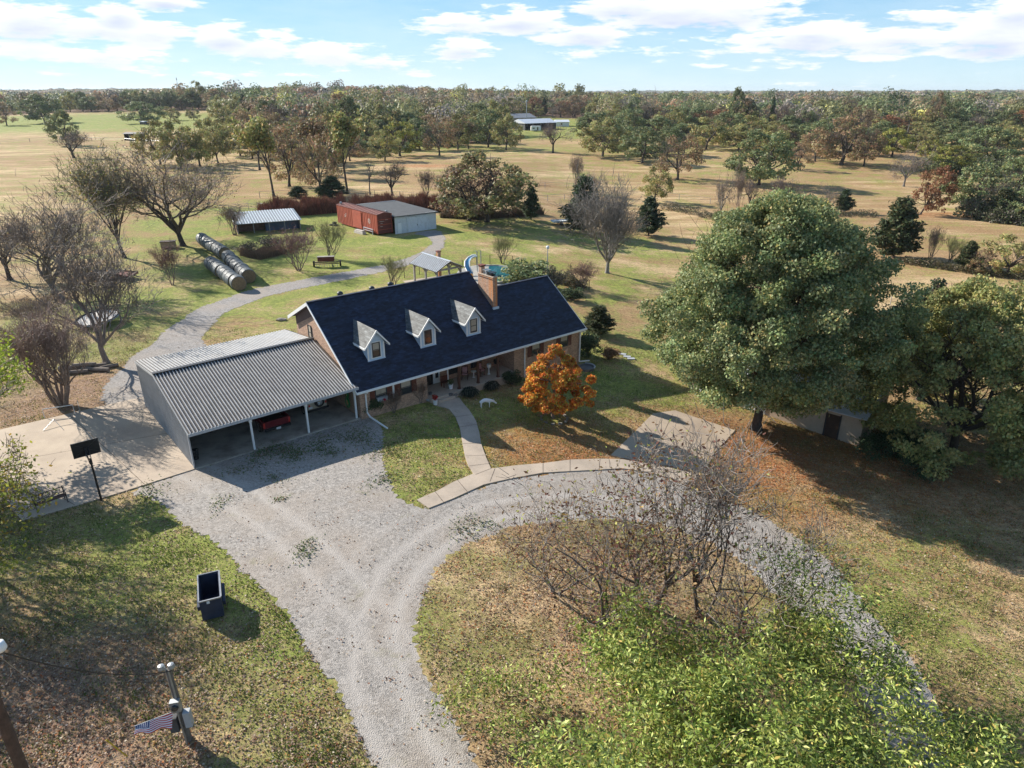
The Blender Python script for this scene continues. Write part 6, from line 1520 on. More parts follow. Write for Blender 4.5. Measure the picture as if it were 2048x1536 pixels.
tag(MB().box(0, .7, 0, 2.6, 0, .35).box(.1, .6, .2, 2.4, .35, .6).build('lumber_stack', 'faded_white', loc=HW(45.3, 62.6, bz)), 'pale stacked scrap boards beside the boxcar', 'lumber').rotation_euler = (0, 0, HANG + .1)
# tin shed
FL, FR = unp(476, 468), unp(601, 458)
ang = math.atan2(FR.y - FL.y, FR.x - FL.x); Ls = (FR - FL).length; hs = height_to(FL, 447.6)
ts = thing('tin_shed', 'low tin-roofed shed with open rusty left bay and blue right bay', 'shed', (FL.x, FL.y, FL.z), ang)
m = MB(); D_ = 6.5; h1, h2 = hs, hs + .9
m.box(0, .06, 0, D_, 0, h1); m.box(Ls - .06, Ls, 0, D_, 0, h1); m.box(0.06, Ls - .06, D_ - .06, D_, 0, h2 - .1); m.box(.06, Ls * .45, 1.8, 1.86, 0, h1)
m.build('wall', 'rusty_brown', ts)
m = MB(); m.box(Ls * .45, Ls - .06, .9, .96, 0, h1 + .1); m.build('blue_wall', 'tank_blue', ts)
m = MB(); m.slab([(-.4, -.6, h1 - .02), (Ls + .3, -.6, h1 - .02), (Ls + .3, D_ + .2, h2), (-.4, D_ + .2, h2)], (0, -.13, 1), .05)
m.cm = 1
k = 0
while -.3 + k * .45 < Ls + .25:
    x = -.3 + k * .45; m.beam((x, -.6, h1 + .0), (x, D_ + .2, h2 + .02), .13, .09); k += 1
m.build('roof', ['pan_metal', 'white_metal'], ts)
for i in range(5):
    x = .05 + i * (Ls - .1) / 4; MB().box(x - .07, x + .07, -.45, -.31, 0, h1 - .05).build('post', 'grey_wood', ts)
# far sheds
def simple_barn(name, label, cat, u0, v0, u1, v1, vt, depth, roofmat, wallmat, roofh=.25, open_front=False, ext=None):
    a, b = unp(u0, v0), unp(u1, v1); an = math.atan2(b.y - a.y, b.x - a.x); L = (b - a).length; h = height_to(a, vt)
    t = thing(name, label, cat, a, an); m = MB()
    e = h * (1 - roofh)
    if open_front:
        m.box(0, .1, 0, depth, -.5, e); m.box(L - .1, L, 0, depth, -.5, e); m.box(.1, L - .1, depth - .1, depth, -.5, e)
        for k in range(1, 4): MB().box(L * k / 4 - .12, L * k / 4 + .12, .0, .24, -.3, e).build('post', 'grey_wood', t)
    else:
        m.box(0, L, 0, depth, -.5, e)
        for k in range(int(L / 2.2)): MB().box(1 + k * 2.2, 1.9 + k * 2.2, -.06, -.004, e * .35, e * .75).build('window', 'glass_dark', t) if k % 2 else None
    m.build('wall', wallmat, t)
    r = MB(); r.add([(-.4, -.5, e), (L + .4, -.5, e), (L + .4, depth / 2, h), (-.4, depth / 2, h), (L + .4, depth + .5, e), (-.4, depth + .5, e), (-.4, -.5, e - .15), (L + .4, -.5, e - .15), (L + .4, depth + .5, e - .15), (-.4, depth + .5, e - .15)],
              [(0, 1, 2, 3), (3, 2, 4, 5), (0, 6, 7, 1), (5, 4, 8, 9), (1, 7, 8, 4, 2), (0, 3, 5, 9, 6), (6, 9, 8, 7)])
    r.build('roof', roofmat, t); return t
simple_barn('metal_barn', 'long open-fronted metal barn with bluish white roof across the tan field', 'barn', 1050, 261, 1112, 258, 239, 14, 'far_white', 'dark_roof', .35, True)
simple_barn('metal_barn', 'small bright white metal building right behind the long open barn', 'barn', 1112, 253, 1138, 253, 240, 9, 'far_white', 'white_paint', .3)
simple_barn('far_house', 'low grey-roofed house at the wood edge left of the white sheds', 'house', 1026, 244, 1072, 242, 228, 16, 'slate_grey', 'tan_wall', .5)
rv = unp(1062, 263); rt = thing('camper_trailer', 'white camper trailer parked in the front of the far open barn', 'trailer', rv, .1)
MB().box(0, 6, 0, 2.3, .5, 2.9).box(.3, 5.7, .1, 2.2, 2.9, 3.1).build('body', 'white_paint', rt, bevel=.12); MB().box(1, 2.2, -.04, -.003, 1.5, 2.2).box(3.6, 4.4, -.04, -.003, .7, 2.4).build('window', 'glass_dark', rt)
for x in (2.4, 3.4): MB().lathe([(.35, -.1), (.35, .1)], 12, c=(x, .05, .35), axis='y').build('wheel', 'black_rubber', rt)
def spole(name, label, u, v, vt, r, mat, cat, extra=None):
    p = unp(u, v); h = height_to(p, vt); t = thing(name, label, cat, p); MB().tube([(0, 0, -.2), (0, 0, h * .5), (0, 0, h)], [r, r * .85, r * .7], 8).build('pole', mat, t); return t, h
t_, h_ = spole('radio_mast', 'slim pale pole rising between the far house and the white sheds', 1053, 243, 204, .35, 'light_grey', 'mast')
MB().lathe([(.5, h_), (.6, h_ + .6), (.2, h_ + 1.2)], 10).build('antenna', 'light_grey', t_)
dm = ray(357, 182); ps_ = Vector((dm.x, dm.y, 0)).normalized() * 2300; t_ = thing('radio_mast', 'thin radio mast standing above the woods on the left horizon', 'mast', (ps_.x, ps_.y, 0))
MB().tube([(-1.2, 0, 0), (0, 0, 56)], [.5, .35], 6).tube([(1.2, 0, 0), (0, 0, 54)], [.5, .35], 6).build('lattice', 'steel', t_); MB().lathe([(1.2, 50), (1.4, 53), (.4, 57)], 8).build('antenna', 'steel', t_)
t_, h_ = spole('utility_pole', 'lone wooden utility pole by the road behind the yellow trees', 1811, 284, 249, .16, 'grey_wood', 'pole')
MB().beam((-1.1, 0, h_ - .5), (1.1, 0, h_ - .5), .14, .14).build('crossarm', 'grey_wood', t_)
pp = unp(1811, 284)
t2 = thing('utility_pole', 'utility pole beyond the right picture edge carrying the road wires', 'pole', (pp.x + 75, pp.y + 6, GRS((pp.x + 75, pp.y + 6))))
MB().tube([(0, 0, -.2), (0, 0, h_)], [.16, .12], 8).build('pole', 'grey_wood', t2); MB().beam((-1.1, 0, h_ - .5), (1.1, 0, h_ - .5), .14, .14).build('crossarm', 'grey_wood', t2)
for dx in (-1.0, 1.0):
    a = Vector((pp.x + dx * .2, pp.y + dx, pp.z + h_ - .3)); b = Vector((pp.x + 75, pp.y + 6 + dx, t2.location.z + h_ - .3))
    tag(MB().tube([a.lerp(b, k / 10) - Vector((0, 0, 1.6 * 4 * (k / 10) * (1 - k / 10))) for k in range(11)], .035, 4).build('overhead_wire', 'black_metal'), '%s wire between the roadside utility poles' % ('nearer' if dx < 0 else 'farther'), 'wire')
# lean-to in the left pasture
simple_barn('lean_to', 'tiny dark lean-to shed with brown roof in the left pasture', 'shed', 250, 281, 288, 281, 265, 5, 'grey_wood', 'dark_roof', .15, True)
simple_barn('feeder_shelter', 'tiny shelter under the dark green pasture oak', 'shed', 280, 249, 290, 249, 242, 4, 'far_white', 'dark_roof', .2, True)

# ------------------------------------------------------------------ pavilion, pool, fence
pz_ = GRS(HW(37, 28))
pv = thing('pavilion', 'open timber pavilion with ribbed metal gable roof behind the house', 'pavilion', HW(0, 0, pz_), HANG)
m = MB()
for sd_, e_ in ((-1, 35.1), (1, 39.3)):
    m.slab([(37.1, 25.1, 3.45), (e_, 25.1, 2.45), (e_, 31.2, 2.45), (37.1, 31.2, 3.45)], (sd_ * 1.0, 0, 2.05), .06)
m.cm = 1
k = 0
while 25.2 + k * .3 < 31.2:
    y = 25.2 + k * .3
    for e_ in (35.1, 39.3): m.beam((37.1, y, 3.47), (e_, y, 2.47), .09, .06)
    k += 1
rf = m.build('roof', ['pan_dark', 'white_metal'], pv)
MB().beam((37.1, 25.05, 3.5), (37.1, 31.25, 3.5), .3, .04).build('ridge_cap', 'white_metal', rf)
for s in (35.5, 38.9):
    for t in (25.6, 28.1, 30.7):
        m = MB(); m.box(s - .1, s + .1, t - .1, t + .1, 0, 2.55); 
        for dt in (-.7, .7):
            if 25.3 < t + dt < 31: m.beam((s, t, 1.8), (s, t + dt, 2.4), .09, .12)
        m.build('post', 'grey_wood', pv)
m = MB(); m.box(35.4, 35.6, 25.4, 30.9, 2.4, 2.56); m.box(38.8, 39.0, 25.4, 30.9, 2.4, 2.56); m.beam((35.5, 25.5, 2.5), (38.9, 25.5, 2.5), .14, .2); m.beam((35.5, 25.5, 2.5), (37.1, 25.5, 3.35), .12, .16); m.beam((38.9, 25.5, 2.5), (37.1, 25.5, 3.35), .12, .16); m.beam((37.1, 25.5, 2.5), (37.1, 25.5, 3.3), .12, .12)
m.build('truss', 'grey_wood', pv)
m = MB(); m.box(37.65, 38.05, 28.5, 28.9, 0, 3.95); c_ = m.build('chimney', 'chimney_brick', pv); MB().box(37.58, 38.12, 28.43, 28.97, 3.95, 4.03).build('chimney_cap', 'dark_rust', c_)
sheet('patio', [HW(33.6, 22.0), HW(41.5, 20.0), HW(46, 19.6), HW(46, 31), HW(34.5, 32)], 'concrete_walk', h=.05, side=.1, cell=2)
cp0 = unp(982, 553)
def ell(cx, cy, rx, ry, rot, n=40, wob=.08):
    out = []
    for k in range(n):
        a = 2 * math.pi * k / n; r = 1 + wob * math.sin(2 * a + .6)
        x, y = rx * r * math.cos(a), ry * r * math.sin(a); out.append(Vector((cx + x * math.cos(rot) - y * math.sin(rot), cy + x * math.sin(rot) + y * math.cos(rot), 0)))
    return out
sheet('pool_deck', ell(cp0.x, cp0.y, 4.3, 5.6, .15), 'pool_rim', h=.30, side=.5, cell=3)
pool = thing('swimming_pool', 'oval swimming pool with turquoise water behind the chimney', 'pool', (cp0.x, cp0.y, GRS(cp0) + .0))
o = sheet('water', ell(0, 0, 3.4, 4.7, .15), 'pool_water', h=.325, side=0, cell=30, flatz=0.0, kind=None); o.parent = pool
m = MB(); pts = ell(0, 0, 3.55, 4.85, .15); m.tube([(p.x, p.y, .34) for p in pts + [pts[0]]], .14, 6, cap=False); m.build('coping', 'pool_rim', pool)
sl0 = unp(941, 552); st_ = thing('pool_slide', 'curved white and blue swimming pool slide with ladder', 'slide', (sl0.x, sl0.y, sl0.z), .2)
path = [Vector((0, -.9, .5)), Vector((-.25, -.6, .75)), Vector((-.4, 0, 1.2)), Vector((-.3, .6, 1.7)), Vector((.1, 1.0, 2.1)), Vector((.6, 1.2, 2.3)), Vector((1.0, 1.25, 2.32))]
m = MB(); e1 = MB(); e2 = MB()
L1, L2 = [], []
for i, p in enumerate(path):
    t = (path[min(i + 1, 6)] - path[max(i - 1, 0)]); s_ = Vector((t.y, -t.x, 0)).normalized() * .32; L1.append(p - s_); L2.append(p + s_)
vs = L1 + L2 + [p - Vector((0, 0, .05)) for p in L1 + L2]; n_ = 7
m.add(vs, [(i, i + 1, n_ + i + 1, n_ + i) for i in range(6)] + [(2 * n_ + i, 3 * n_ + i, 3 * n_ + i + 1, 2 * n_ + i + 1) for i in range(6)])
m.build('slide_bed', 'slide_blue', st_); MB().tube([p + Vector((0, 0, .1)) for p in L1], .08, 6).tube([p + Vector((0, 0, .1)) for p in L2], .08, 6).build('side_rail', 'white_paint', st_)
m = MB()
for dx in (1.1, 1.6): m.tube([(dx, .95, 0), (dx, 1.0, 3.0), (dx - .3, 1.0, 2.95)], .035, 6); m.tube([(dx, 1.55, 0), (dx, 1.5, 3.0), (dx - .3, 1.5, 2.95)], .035, 6)
for k in range(7): m.tube([(1.6, .97, .3 + k * .33), (1.6, 1.53, .3 + k * .33)], .03, 5)
m.build('ladder', 'steel', st_)
FP = [(809, 556), (839, 549), (880, 544), (925, 539), (980, 528), (1025, 530), (1062, 538), (1100, 552), (1140, 568), (1178, 580), (1151, 583)]
def wire_fence(name, label, pts, h, post='steel', wires=(1.0, .5), every=None, wr=.02, pr=.04, mat='steel', group=None):
    P = [unp(*p) for p in pts]; t = thing(name, label, 'fence', (0, 0, 0), group=group); Q = []
    for a, b in zip(P, P[1:]):
        k = max(1, int(round((b - a).length / every))) if every else 1
        for j in range(k): q = a.lerp(b, j / k); q.z = GRS(q); Q.append(q)
    Q.append(P[-1])
    for q in Q: MB().tube([(q.x, q.y, q.z - .1), (q.x, q.y, q.z + h)], pr, 5).build('post', post, t)
    for w_ in wires:
        m = MB(); m.tube([(q.x, q.y, q.z + h * w_) for q in Q], wr if w_ < 1 else wr * 1.5, 4); m.build('rail' if w_ == 1.0 else 'wire', mat, t)
    return t
wire_fence('pool_fence', 'dark metal wire mesh fence round the pool yard', FP, 1.3, 'black_metal', (1.0, .85, .7, .55, .4, .25, .1), 2.6, .008, .04, 'black_metal')
wire_fence('field_fence', 'wire fence with thin posts behind the brown brush bank', [(520, 396), (600, 392), (700, 390), (800, 396), (880, 404), (960, 412), (1060, 405), (1160, 398)], 1.4, 'grey_wood', (1.0, .6, .3), 7, .015, .07)
wire_fence('field_fence', 'farthest wire fence crossing the middle of the tan field', [(1060, 381), (1090, 376), (1160, 378), (1300, 392), (1420, 408)], 1.4, 'grey_wood', (1.0, .6), 9, .015, .07)
wire_fence('field_fence', 'wire fence along the left pasture with a gap at its gate', [(0, 288), (60, 284), (120, 281), (250, 284), (330, 290)], 1.5, 'grey_wood', (1.0, .6), 16, .02, .1)
wire_fence('field_fence', 'wire fence in front of the far white sheds', [(1010, 276), (1080, 274), (1180, 272), (1260, 276)], 1.4, 'grey_wood', (1.0, .6), 10, .02, .1)
wire_fence('field_fence', 'wire fence below the largest tree shoulder at right', [(1780, 610), (1820, 606), (1880, 600), (2048, 592)], 1.3, 'grey_wood', (1.0, .6, .3), 5, .012, .05)
# cattle panels
cpn = thing('cattle_panel', 'grey tube cattle panels curved behind the tin shed', 'panel', (0, 0, 0))
cps = [unp(*p) for p in ((440, 428), (480, 424), (516, 421), (535, 424), (545, 430))]
for a, b in zip(cps, cps[1:]):
    m = MB()
    for z in (.3, .6, .9, 1.2, 1.5): m.tube([(a.x, a.y, a.z + z), (b.x, b.y, b.z + z)], .035, 5)
    for k in range(3): q = a.lerp(b, k / 2); m.tube([(q.x, q.y, q.z), (q.x, q.y, q.z + 1.6)], .045, 5)
    m.build('panel', 'galv', cpn)
t_, h_ = spole('light_pole', 'slim grey yard light pole behind the house', 1094, 566, 498, .07, 'light_grey', 'pole'); MB().lathe([(.1, h_), (.2, h_ + .05), (.22, h_ + .3), (.12, h_ + .42)], 10).build('lamp_head', 'white_paint', t_)
# patio items
def patio_thing(name, label, cat, s, t, rz=0): return thing(name, label, cat, HW(s, t, pz_ + .05), HANG + rz)
def chair(name, label, s, t, rz, mat='white_paint', z=None, cush=None, rock=False, cat='chair'):
    r = thing(name, label, cat, HW(s, t, pz_ + .05 if z is None else z), HANG + rz)
    MB().box(-.25, .25, -.25, .25, .40, .45).build('seat', mat, r)
    m = MB()
    for k in range(5): m.box(-.22 + k * .1, -.17 + k * .1, .22, .26, .45, 1.05)
    m.box(-.25, .25, .21, .27, 1.05, 1.12); m.build('backrest', mat, r)
    for x in (-.24, .24):
        for y in (-.22, .24): MB().box(x - .025, x + .025, y - .025, y + .025, .0, .64 if y < 0 else 1.1).build('leg', mat, r)
        MB().box(x - .035, x + .035, -.26, .26, .62, .66).build('armrest', mat, r)
        if rock: MB().tube([(x, -.5, .1), (x, -.2, .015), (x, .2, .015), (x, .55, .1)], .02, 5).build('rocker', mat, r)
    if cush: MB().box(-.22, .22, -.22, .2, .45, .52).box(-.2, .2, .14, .2, .52, 1.0).build('cushion', cush, r)
    return r
chair('patio_chair', 'white patio chair at the left post of the pavilion', 36.2, 26.4, .4); chair('patio_chair', 'white patio chair in the middle under the pavilion', 37.3, 25.4, -.9); chair('patio_chair', 'dark patio chair beside the right pavilion post', 38.6, 25.0, 2.2, 'black_metal')
pt = patio_thing('patio_table', 'round white table under the pavilion', 'table', 36.9, 26.5); MB().lathe([(.55, .70), (.58, .72), (.58, .75), (.1, .76)], 20).build('tabletop', 'white_paint', pt); MB().lathe([(.3, 0), (.05, .05), (.05, .7)], 12).build('leg', 'white_paint', pt)
gr_ = patio_thing('barbecue_grill', 'black barbecue grill under the pavilion', 'grill', 37.6, 24.6); MB().box(-.5, .5, -.25, .25, .7, .9).build('body', 'black_metal', gr_); MB().lathe([(.02, -.45), (.25, -.45), (.25, .45), (.02, .45)], 14, c=(0, 0, .92), axis='x').build('lid', 'black_metal', gr_, smooth=False)
for x in (-.4, .4):
    for y in (-.2, .2): MB().box(x - .03, x + .03, y - .03, y + .03, 0, .7).build('leg', 'black_metal', gr_)
pm = patio_thing('flower_planter', 'orange flowers in a planter by the right pavilion post', 'planter', 41.6, 27.4); MB().lathe([(.3, 0), (.42, .3), (.38, .3)], 14).build('pot', 'terracotta', pm)
def foliage_ball(parent, n, r, z, cols, size, seed, sq=.7, name='foliage'):
    rng = np.random.default_rng(seed); d = rng.normal(size=(n, 3)); d /= np.linalg.norm(d, axis=1, keepdims=True)
    P = d * rng.uniform(.4, 1, (n, 1)) * r * np.array([1, 1, sq]) + [0, 0, z]; P[:, 2] = np.maximum(P[:, 2], .02)
    V, F, C = leaf_mesh(P, size, rng, pal(rng, n, cols), 1.8); me = np_mesh(name, V, F, C, 'leaf'); o = bpy.data.objects.new(name, me); scene.collection.objects.link(o); o.parent = parent; return o
foliage_ball(pm, 300, .5, .5, [(1, (.6, .25, .04)), (1, (.45, .3, .05))], .09, 1)

# ------------------------------------------------------------------ hay bales
def bale(label, pos, rz, wrapped):
    r = thing('hay_bale', label, 'hay bale', pos, rz, 'round hay bales lying in rows')
    R0 = .9
    MB().lathe([(R0 - .06, -.69), (R0 - .01, -.62), (R0 + .015, 0), (R0 - .01, .62), (R0 - .06, .69)], 26, c=(0, 0, R0 - .03), axis='x').build('wrap', 'hay_wrap', r, smooth=False)
    m = MB()
    for x in (-.70, .70): m.lathe([(R0 - .07, x - .02), (R0 - .1, x), (R0 * .5, x + (.03 if x > 0 else -.03))], 22, c=(0, 0, R0 - .03), axis='x')
    m.build('hay_end', 'hay', r)
ROWS = [((480, 582), (412, 529), 7, 'front'), ((500, 567), (440, 509), 7, 'middle'), ((453, 519), (388, 478), 9, 'back')]
for (a, b, n_, nm) in ROWS:
    pa, pb = unp(*a), unp(*b); d = (pb - pa); an = math.atan2(d.y, d.x); L = d.length
    stp = 1.5; n_ = min(9, max(3, int(L / stp) + 1))
    for k in range(n_):
        q = pa + d.normalized() * (k * stp + .7) + Vector((random.uniform(-.08, .08), random.uniform(-.08, .08), 0)); q.z = GRS(q)
        bale('%s round hay bale from the house end of the %s row' % (ordinal(k), nm), q, an + random.uniform(-.07, .07), True)
# seed drill
sdp = unp(655, 533); sdd = thing('seed_drill', 'old dark farm seed drill with pale discs beside the lane', 'farm implement', sdp, .16)
MB().box(-1.2, 1.0, -.25, .3, .75, 1.35).build('hopper', 'dark_rust', sdd, bevel=.03); MB().box(-1.25, 1.05, -.3, .35, 1.35, 1.4).build('lid', 'grey_wood', sdd)
MB().beam((-1.6, 0, .6), (1.6, 0, .6), .12, .12).beam((-1.6, -.5, .5), (1.6, -.5, .5), .1, .1).beam((0, 0, .6), (0, 1.8, .4), .1, .1).build('frame', 'black_metal', sdd)
for k in range(9):
    x = -1.35 + k * .34; MB().lathe([(.02, -.02), (.2, -.015), (.2, .015), (.02, .02)], 12, c=(x, -.55, .22), axis='x').build('disc', 'faded_white', sdd)
for x in (-1.75, 1.75): w_ = MB().lathe([(.3, -.09), (.42, -.09), (.42, .09), (.3, .09)], 18, c=(x, 0, .42), axis='x').build('wheel', 'black_rubber', sdd); MB().lathe([(.05, -.05), (.3, -.05), (.3, .05), (.05, .05)], 12, c=(x, 0, .42), axis='x').build('rim', 'dark_rust', w_)
def flat_trailer(label, u, v, L, rz, mat, name='farm_trailer'):
    p = unp(u, v); t = thing(name, label, 'trailer', p, rz)
    MB().box(-L / 2, L / 2, -1, 1, .55, .68).box(-L / 2, L / 2, -1.03, -1, .55, .85).box(-L / 2, L / 2, 1, 1.03, .55, .85).build('deck', mat, t); MB().beam((L / 2, 0, .6), (L / 2 + 1.2, 0, .45), .1, .1).build('drawbar', 'black_metal', t)
    for y in (-1.12, 1.12): MB().lathe([(.1, -.09), (.36, -.09), (.36, .09), (.1, .09)], 16, c=(-.3, y, .36), axis='y').build('wheel', 'black_rubber', t)
flat_trailer('dark flat farm trailer under the bare trees at left', 205, 556, 4.2, .1, 'grey_wood'); flat_trailer('second old trailer frame right of the dark flat trailer', 250, 558, 2.6, -.3, 'dark_rust'); flat_trailer('small white flat trailer in the grass right of the biggest oak', 1122, 449, 3.6, .25, 'white_paint')
hb = unp(338, 496); t_ = thing('wooden_crate', 'brown wooden crate at the foot of the widest bare tree', 'crate', hb, .3); MB().box(-1, 1, -.6, .6, .1, 1.0).build('body', 'wood_tan', t_); MB().box(-1.1, 1.1, -.7, .7, 1.0, 1.08).build('lid', 'dark_wood', t_)
# trampoline
tp_ = unp(200, 648); tr_ = thing('trampoline', 'collapsed round trampoline with pale grey bed on the side lawn', 'trampoline', tp_, .2)
tr_.rotation_euler = (.12, -.1, .2)
MB().lathe([(.02, .72), (1.9, .70), (1.9, .72)], 32).build('bed', 'faded_white', tr_); c_ = [(2.1 * math.cos(a), 2.1 * math.sin(a), .74) for a in np.linspace(0, 2 * math.pi, 33)]; MB().tube(c_, .05, 6, cap=False).build('frame', 'galv', tr_)
m = MB(); m.tube([(x * .965, y * .965, z) for x, y, z in c_], .11, 5, cap=False); m.build('safety_pad', 'black_rubber', tr_)
for k in range(5):
    a = k * 2 * math.pi / 5; MB().tube([(2.05 * math.cos(a), 2.05 * math.sin(a), .72), (2.05 * math.cos(a + .1), 2.05 * math.sin(a + .1), -.1), (2.05 * math.cos(a + .45), 2.05 * math.sin(a + .45), -.1), (2.05 * math.cos(a + .55), 2.05 * math.sin(a + .55), .72)], .035, 5).build('leg', 'galv', tr_)
# logs
lg = unp(172, 742)
LGS = [(-.9, .1, .22, .0, 2.6, .26, 'longest'), (.3, .5, .2, .25, 2.2, .22, 'rear'), (.9, -.1, .18, -.2, 2.4, .2, 'right hand'), (-.5, -.7, .16, .15, 2.0, .18, 'front'), (1.6, .6, .15, .5, 1.6, .16, 'short far'), (-.1, .1, .5, .1, 1.8, .2, 'topmost')]
for (x, y, z, a, L, r, nm) in LGS:
    o = MB().tube([(-L / 2, 0, 0), (0, .04, .02), (L / 2, 0, 0)], [r, r * .95, r * .9], 10).build('cut_log', 'log', smooth=False); o.location = (lg.x + x, lg.y + y, lg.z + z); o.rotation_euler = (0, 0, .15 + a)
    tag(o, '%s cut grey log of the log pile under the thick-trunked bare tree' % nm, 'log', 'logs of the pile')
rk = unp(563, 641)
def rock(label, p, sx, sy, sz, seed, mat='rock'):
    rng = random.Random(seed); bm = bmesh.new(); bmesh.ops.create_icosphere(bm, subdivisions=2, radius=1)
    for v in bm.verts: v.co = Vector((v.co.x * sx, v.co.y * sy, v.co.z * sz)) * rng.uniform(.82, 1.15)
    me = bpy.data.meshes.new('rock'); bm.to_mesh(me); bm.free(); me.materials.append(M[mat]); o = bpy.data.objects.new('rock', me); scene.collection.objects.link(o); o.location = (p.x, p.y, p.z + sz * .4); tag(o, label, 'rock'); return o
rock('dark flat rock alone on the lawn behind the house gable', rk, .55, .35, .2, 3)

# ------------------------------------------------------------------ court: basketball hoop, bench, rails
bp_ = unp(203, 1001); bh = thing('basketball_hoop', 'basketball hoop on a black pole at the edge of the concrete court', 'basketball hoop', (bp_.x, bp_.y, bp_.z), HANG)
MB().tube([(0, 0, -.1), (0, .02, 1.6), (0, .1, 2.75)], [.065, .06, .055], 10).build('pole', 'black_metal', bh)
MB().beam((-.06, .1, 2.7), (-.1, .62, 3.25), .04, .06).beam((.06, .1, 2.7), (.1, .62, 3.25), .04, .06).beam((-.06, .08, 2.4), (-.1, .62, 2.95), .04, .06).beam((.06, .08, 2.4), (.1, .62, 2.95), .04, .06).build('bracket', 'black_metal', bh)
bd = MB(); bd.box(-.66, .66, .64, .67, 2.75, 3.62)
bo = bd.build('backboard', 'solar_black', bh); bo.location = (-.02, 0, 0)
f_ = MB(); f_.box(-.69, .69, .625, .685, 2.72, 2.76); f_.box(-.69, .69, .625, .685, 3.61, 3.65); f_.box(-.69, -.655, .625, .685, 2.76, 3.61); f_.box(.655, .69, .625, .685, 2.76, 3.61); f_.beam((-.6, .63, 2.8), (.6, .63, 3.57), .025, .02); f_.beam((.6, .63, 2.8), (-.6, .63, 3.57), .025, .02)
f_.build('frame', 'dark_trim', bo)
MB().tube([(.23 * math.cos(a), .95 + .23 * math.sin(a), 2.9) for a in np.linspace(0, 2 * math.pi, 25)], .012, 6, cap=False).build('rim', 'red_plastic', bh)
m = MB()
for k in range(12):
    a = k * math.pi / 6
    for s_ in (1, -1): m.tube([(.22 * math.cos(a), .95 + .22 * math.sin(a), 2.89), (.15 * math.cos(a + .35 * s_), .95 + .15 * math.sin(a + .35 * s_), 2.68), (.11 * math.cos(a), .95 + .11 * math.sin(a), 2.48)], .005, 4)
m.build('net', 'white_paint', bh)
bn_ = unp(104, 1013); be = thing('park_bench', 'black cast-iron bench with reddish wooden seat slats on the court', 'bench', (bn_.x, bn_.y, bn_.z + .07), HANG + .12)
m = MB()
for k in range(4): m.box(-.78, .78, -.28 + k * .11, -.2 + k * .11, .42, .45)
m.build('seat', 'porch_wood', be)
m = MB(); m.box(-.78, .78, .17, .2, .82, .86); m.box(-.78, .78, .15, .18, .5, .53)
for k in range(9):
    x = -.72 + k * .18; m.beam((x, .165, .52), (x + .12, .18, .84), .018, .018); m.beam((x + .12, .165, .52), (x, .18, .84), .018, .018)
for k in (-.35, 0, .35):
    m.tube([(k + .12 * math.cos(a), .175, .68 + .12 * math.sin(a)) for a in np.linspace(0, 2 * math.pi, 13)], .012, 5, cap=False)
m.build('backrest', 'black_metal', be)
for x in (-.76, .76):
    MB().tube([(x, -.3, 0), (x, -.26, .42), (x, -.3, .62), (x, .1, .66), (x, .2, .9)], .025, 6).tube([(x, .3, 0), (x, .16, .42), (x, .19, .88)], .025, 6).build('leg', 'black_metal', be)
ra = thing('court_rail', 'low white metal rail at the back edge of the court', 'rail', unp(120, 832), .42); MB().tube([(-.95, 0, 0), (-.95, 0, .72), (.95, 0, .72), (.95, 0, 0)], .035, 6).build('frame', 'white_metal', ra)
rb = thing('goal_frame', 'thin dark pipe frame lying on the court', 'frame', (0, 0, 0)); q = [unp(87, 864) + Vector((0, 0, .1)), unp(111, 850) + Vector((0, 0, .45)), unp(140, 846) + Vector((0, 0, .35)), unp(163, 834) + Vector((0, 0, .55)), unp(171, 838) + Vector((0, 0, .09))]
MB().tube(q, .022, 6).tube([q[3], unp(160, 822) + Vector((0, 0, .9))], .02, 6).tube([q[1], unp(128, 862) + Vector((0, 0, .09))], .02, 6).build('pipe', 'steel', rb)
# dumpster
f0, f1 = unp(407, 1247), unp(450, 1236)
an = math.atan2(f1.y - f0.y, f1.x - f0.x); wd_ = (f1 - f0).length; hd = 1.2
du = thing('dumpster', 'open dark blue steel dumpster on the lawn', 'dumpster', (f0.x, f0.y, f0.z), an)
m = MB(); D_ = 1.8; th = .05; z0 = .14; zb = hd + .12
m.box(0, wd_, 0, th, z0, hd); m.box(0, wd_, D_ - th, D_, z0, zb)
for x in (0, wd_ - th): m.add([(x, th, z0), (x + th, th, z0), (x + th, D_ - th, z0), (x, D_ - th, z0), (x, th, hd), (x + th, th, hd), (x + th, D_ - th, zb), (x, D_ - th, zb)], [(0, 3, 2, 1), (4, 5, 6, 7), (0, 1, 5, 4), (1, 2, 6, 5), (2, 3, 7, 6), (3, 0, 4, 7)])
m.box(th, wd_ - th, th, D_ - th, z0, z0 + .05); m.build('body', 'navy_steel', du)
m = MB(); m.beam((-.02, -.02, hd), (wd_ + .02, -.02, hd), .06, .06); m.beam((wd_ + .01, 0, hd + .01), (wd_ + .01, D_, zb + .01), .07, .06); m.beam((-.01, 0, hd + .01), (-.01, D_, zb + .01), .05, .06); m.beam((0, D_ + .01, zb), (wd_, D_ + .01, zb), .05, .06); m.build('rim', 'steel', du)
for x in (-.14, wd_ + .02): MB().box(x, x + .12, .25, 1.6, .55, .75).build('fork_pocket', 'navy_steel', du)
MB().box(wd_ * .33, wd_ * .47, -.012, -.002, hd - .2, hd - .06).build('label_plate', 'plate_white', du)
for x in (.12, wd_ - .12):
    for y in (.15, D_ - .15): MB().lathe([(.07, -.03), (.07, .03)], 12, c=(x, y, .07), axis='x').build('caster', 'black_rubber', du)
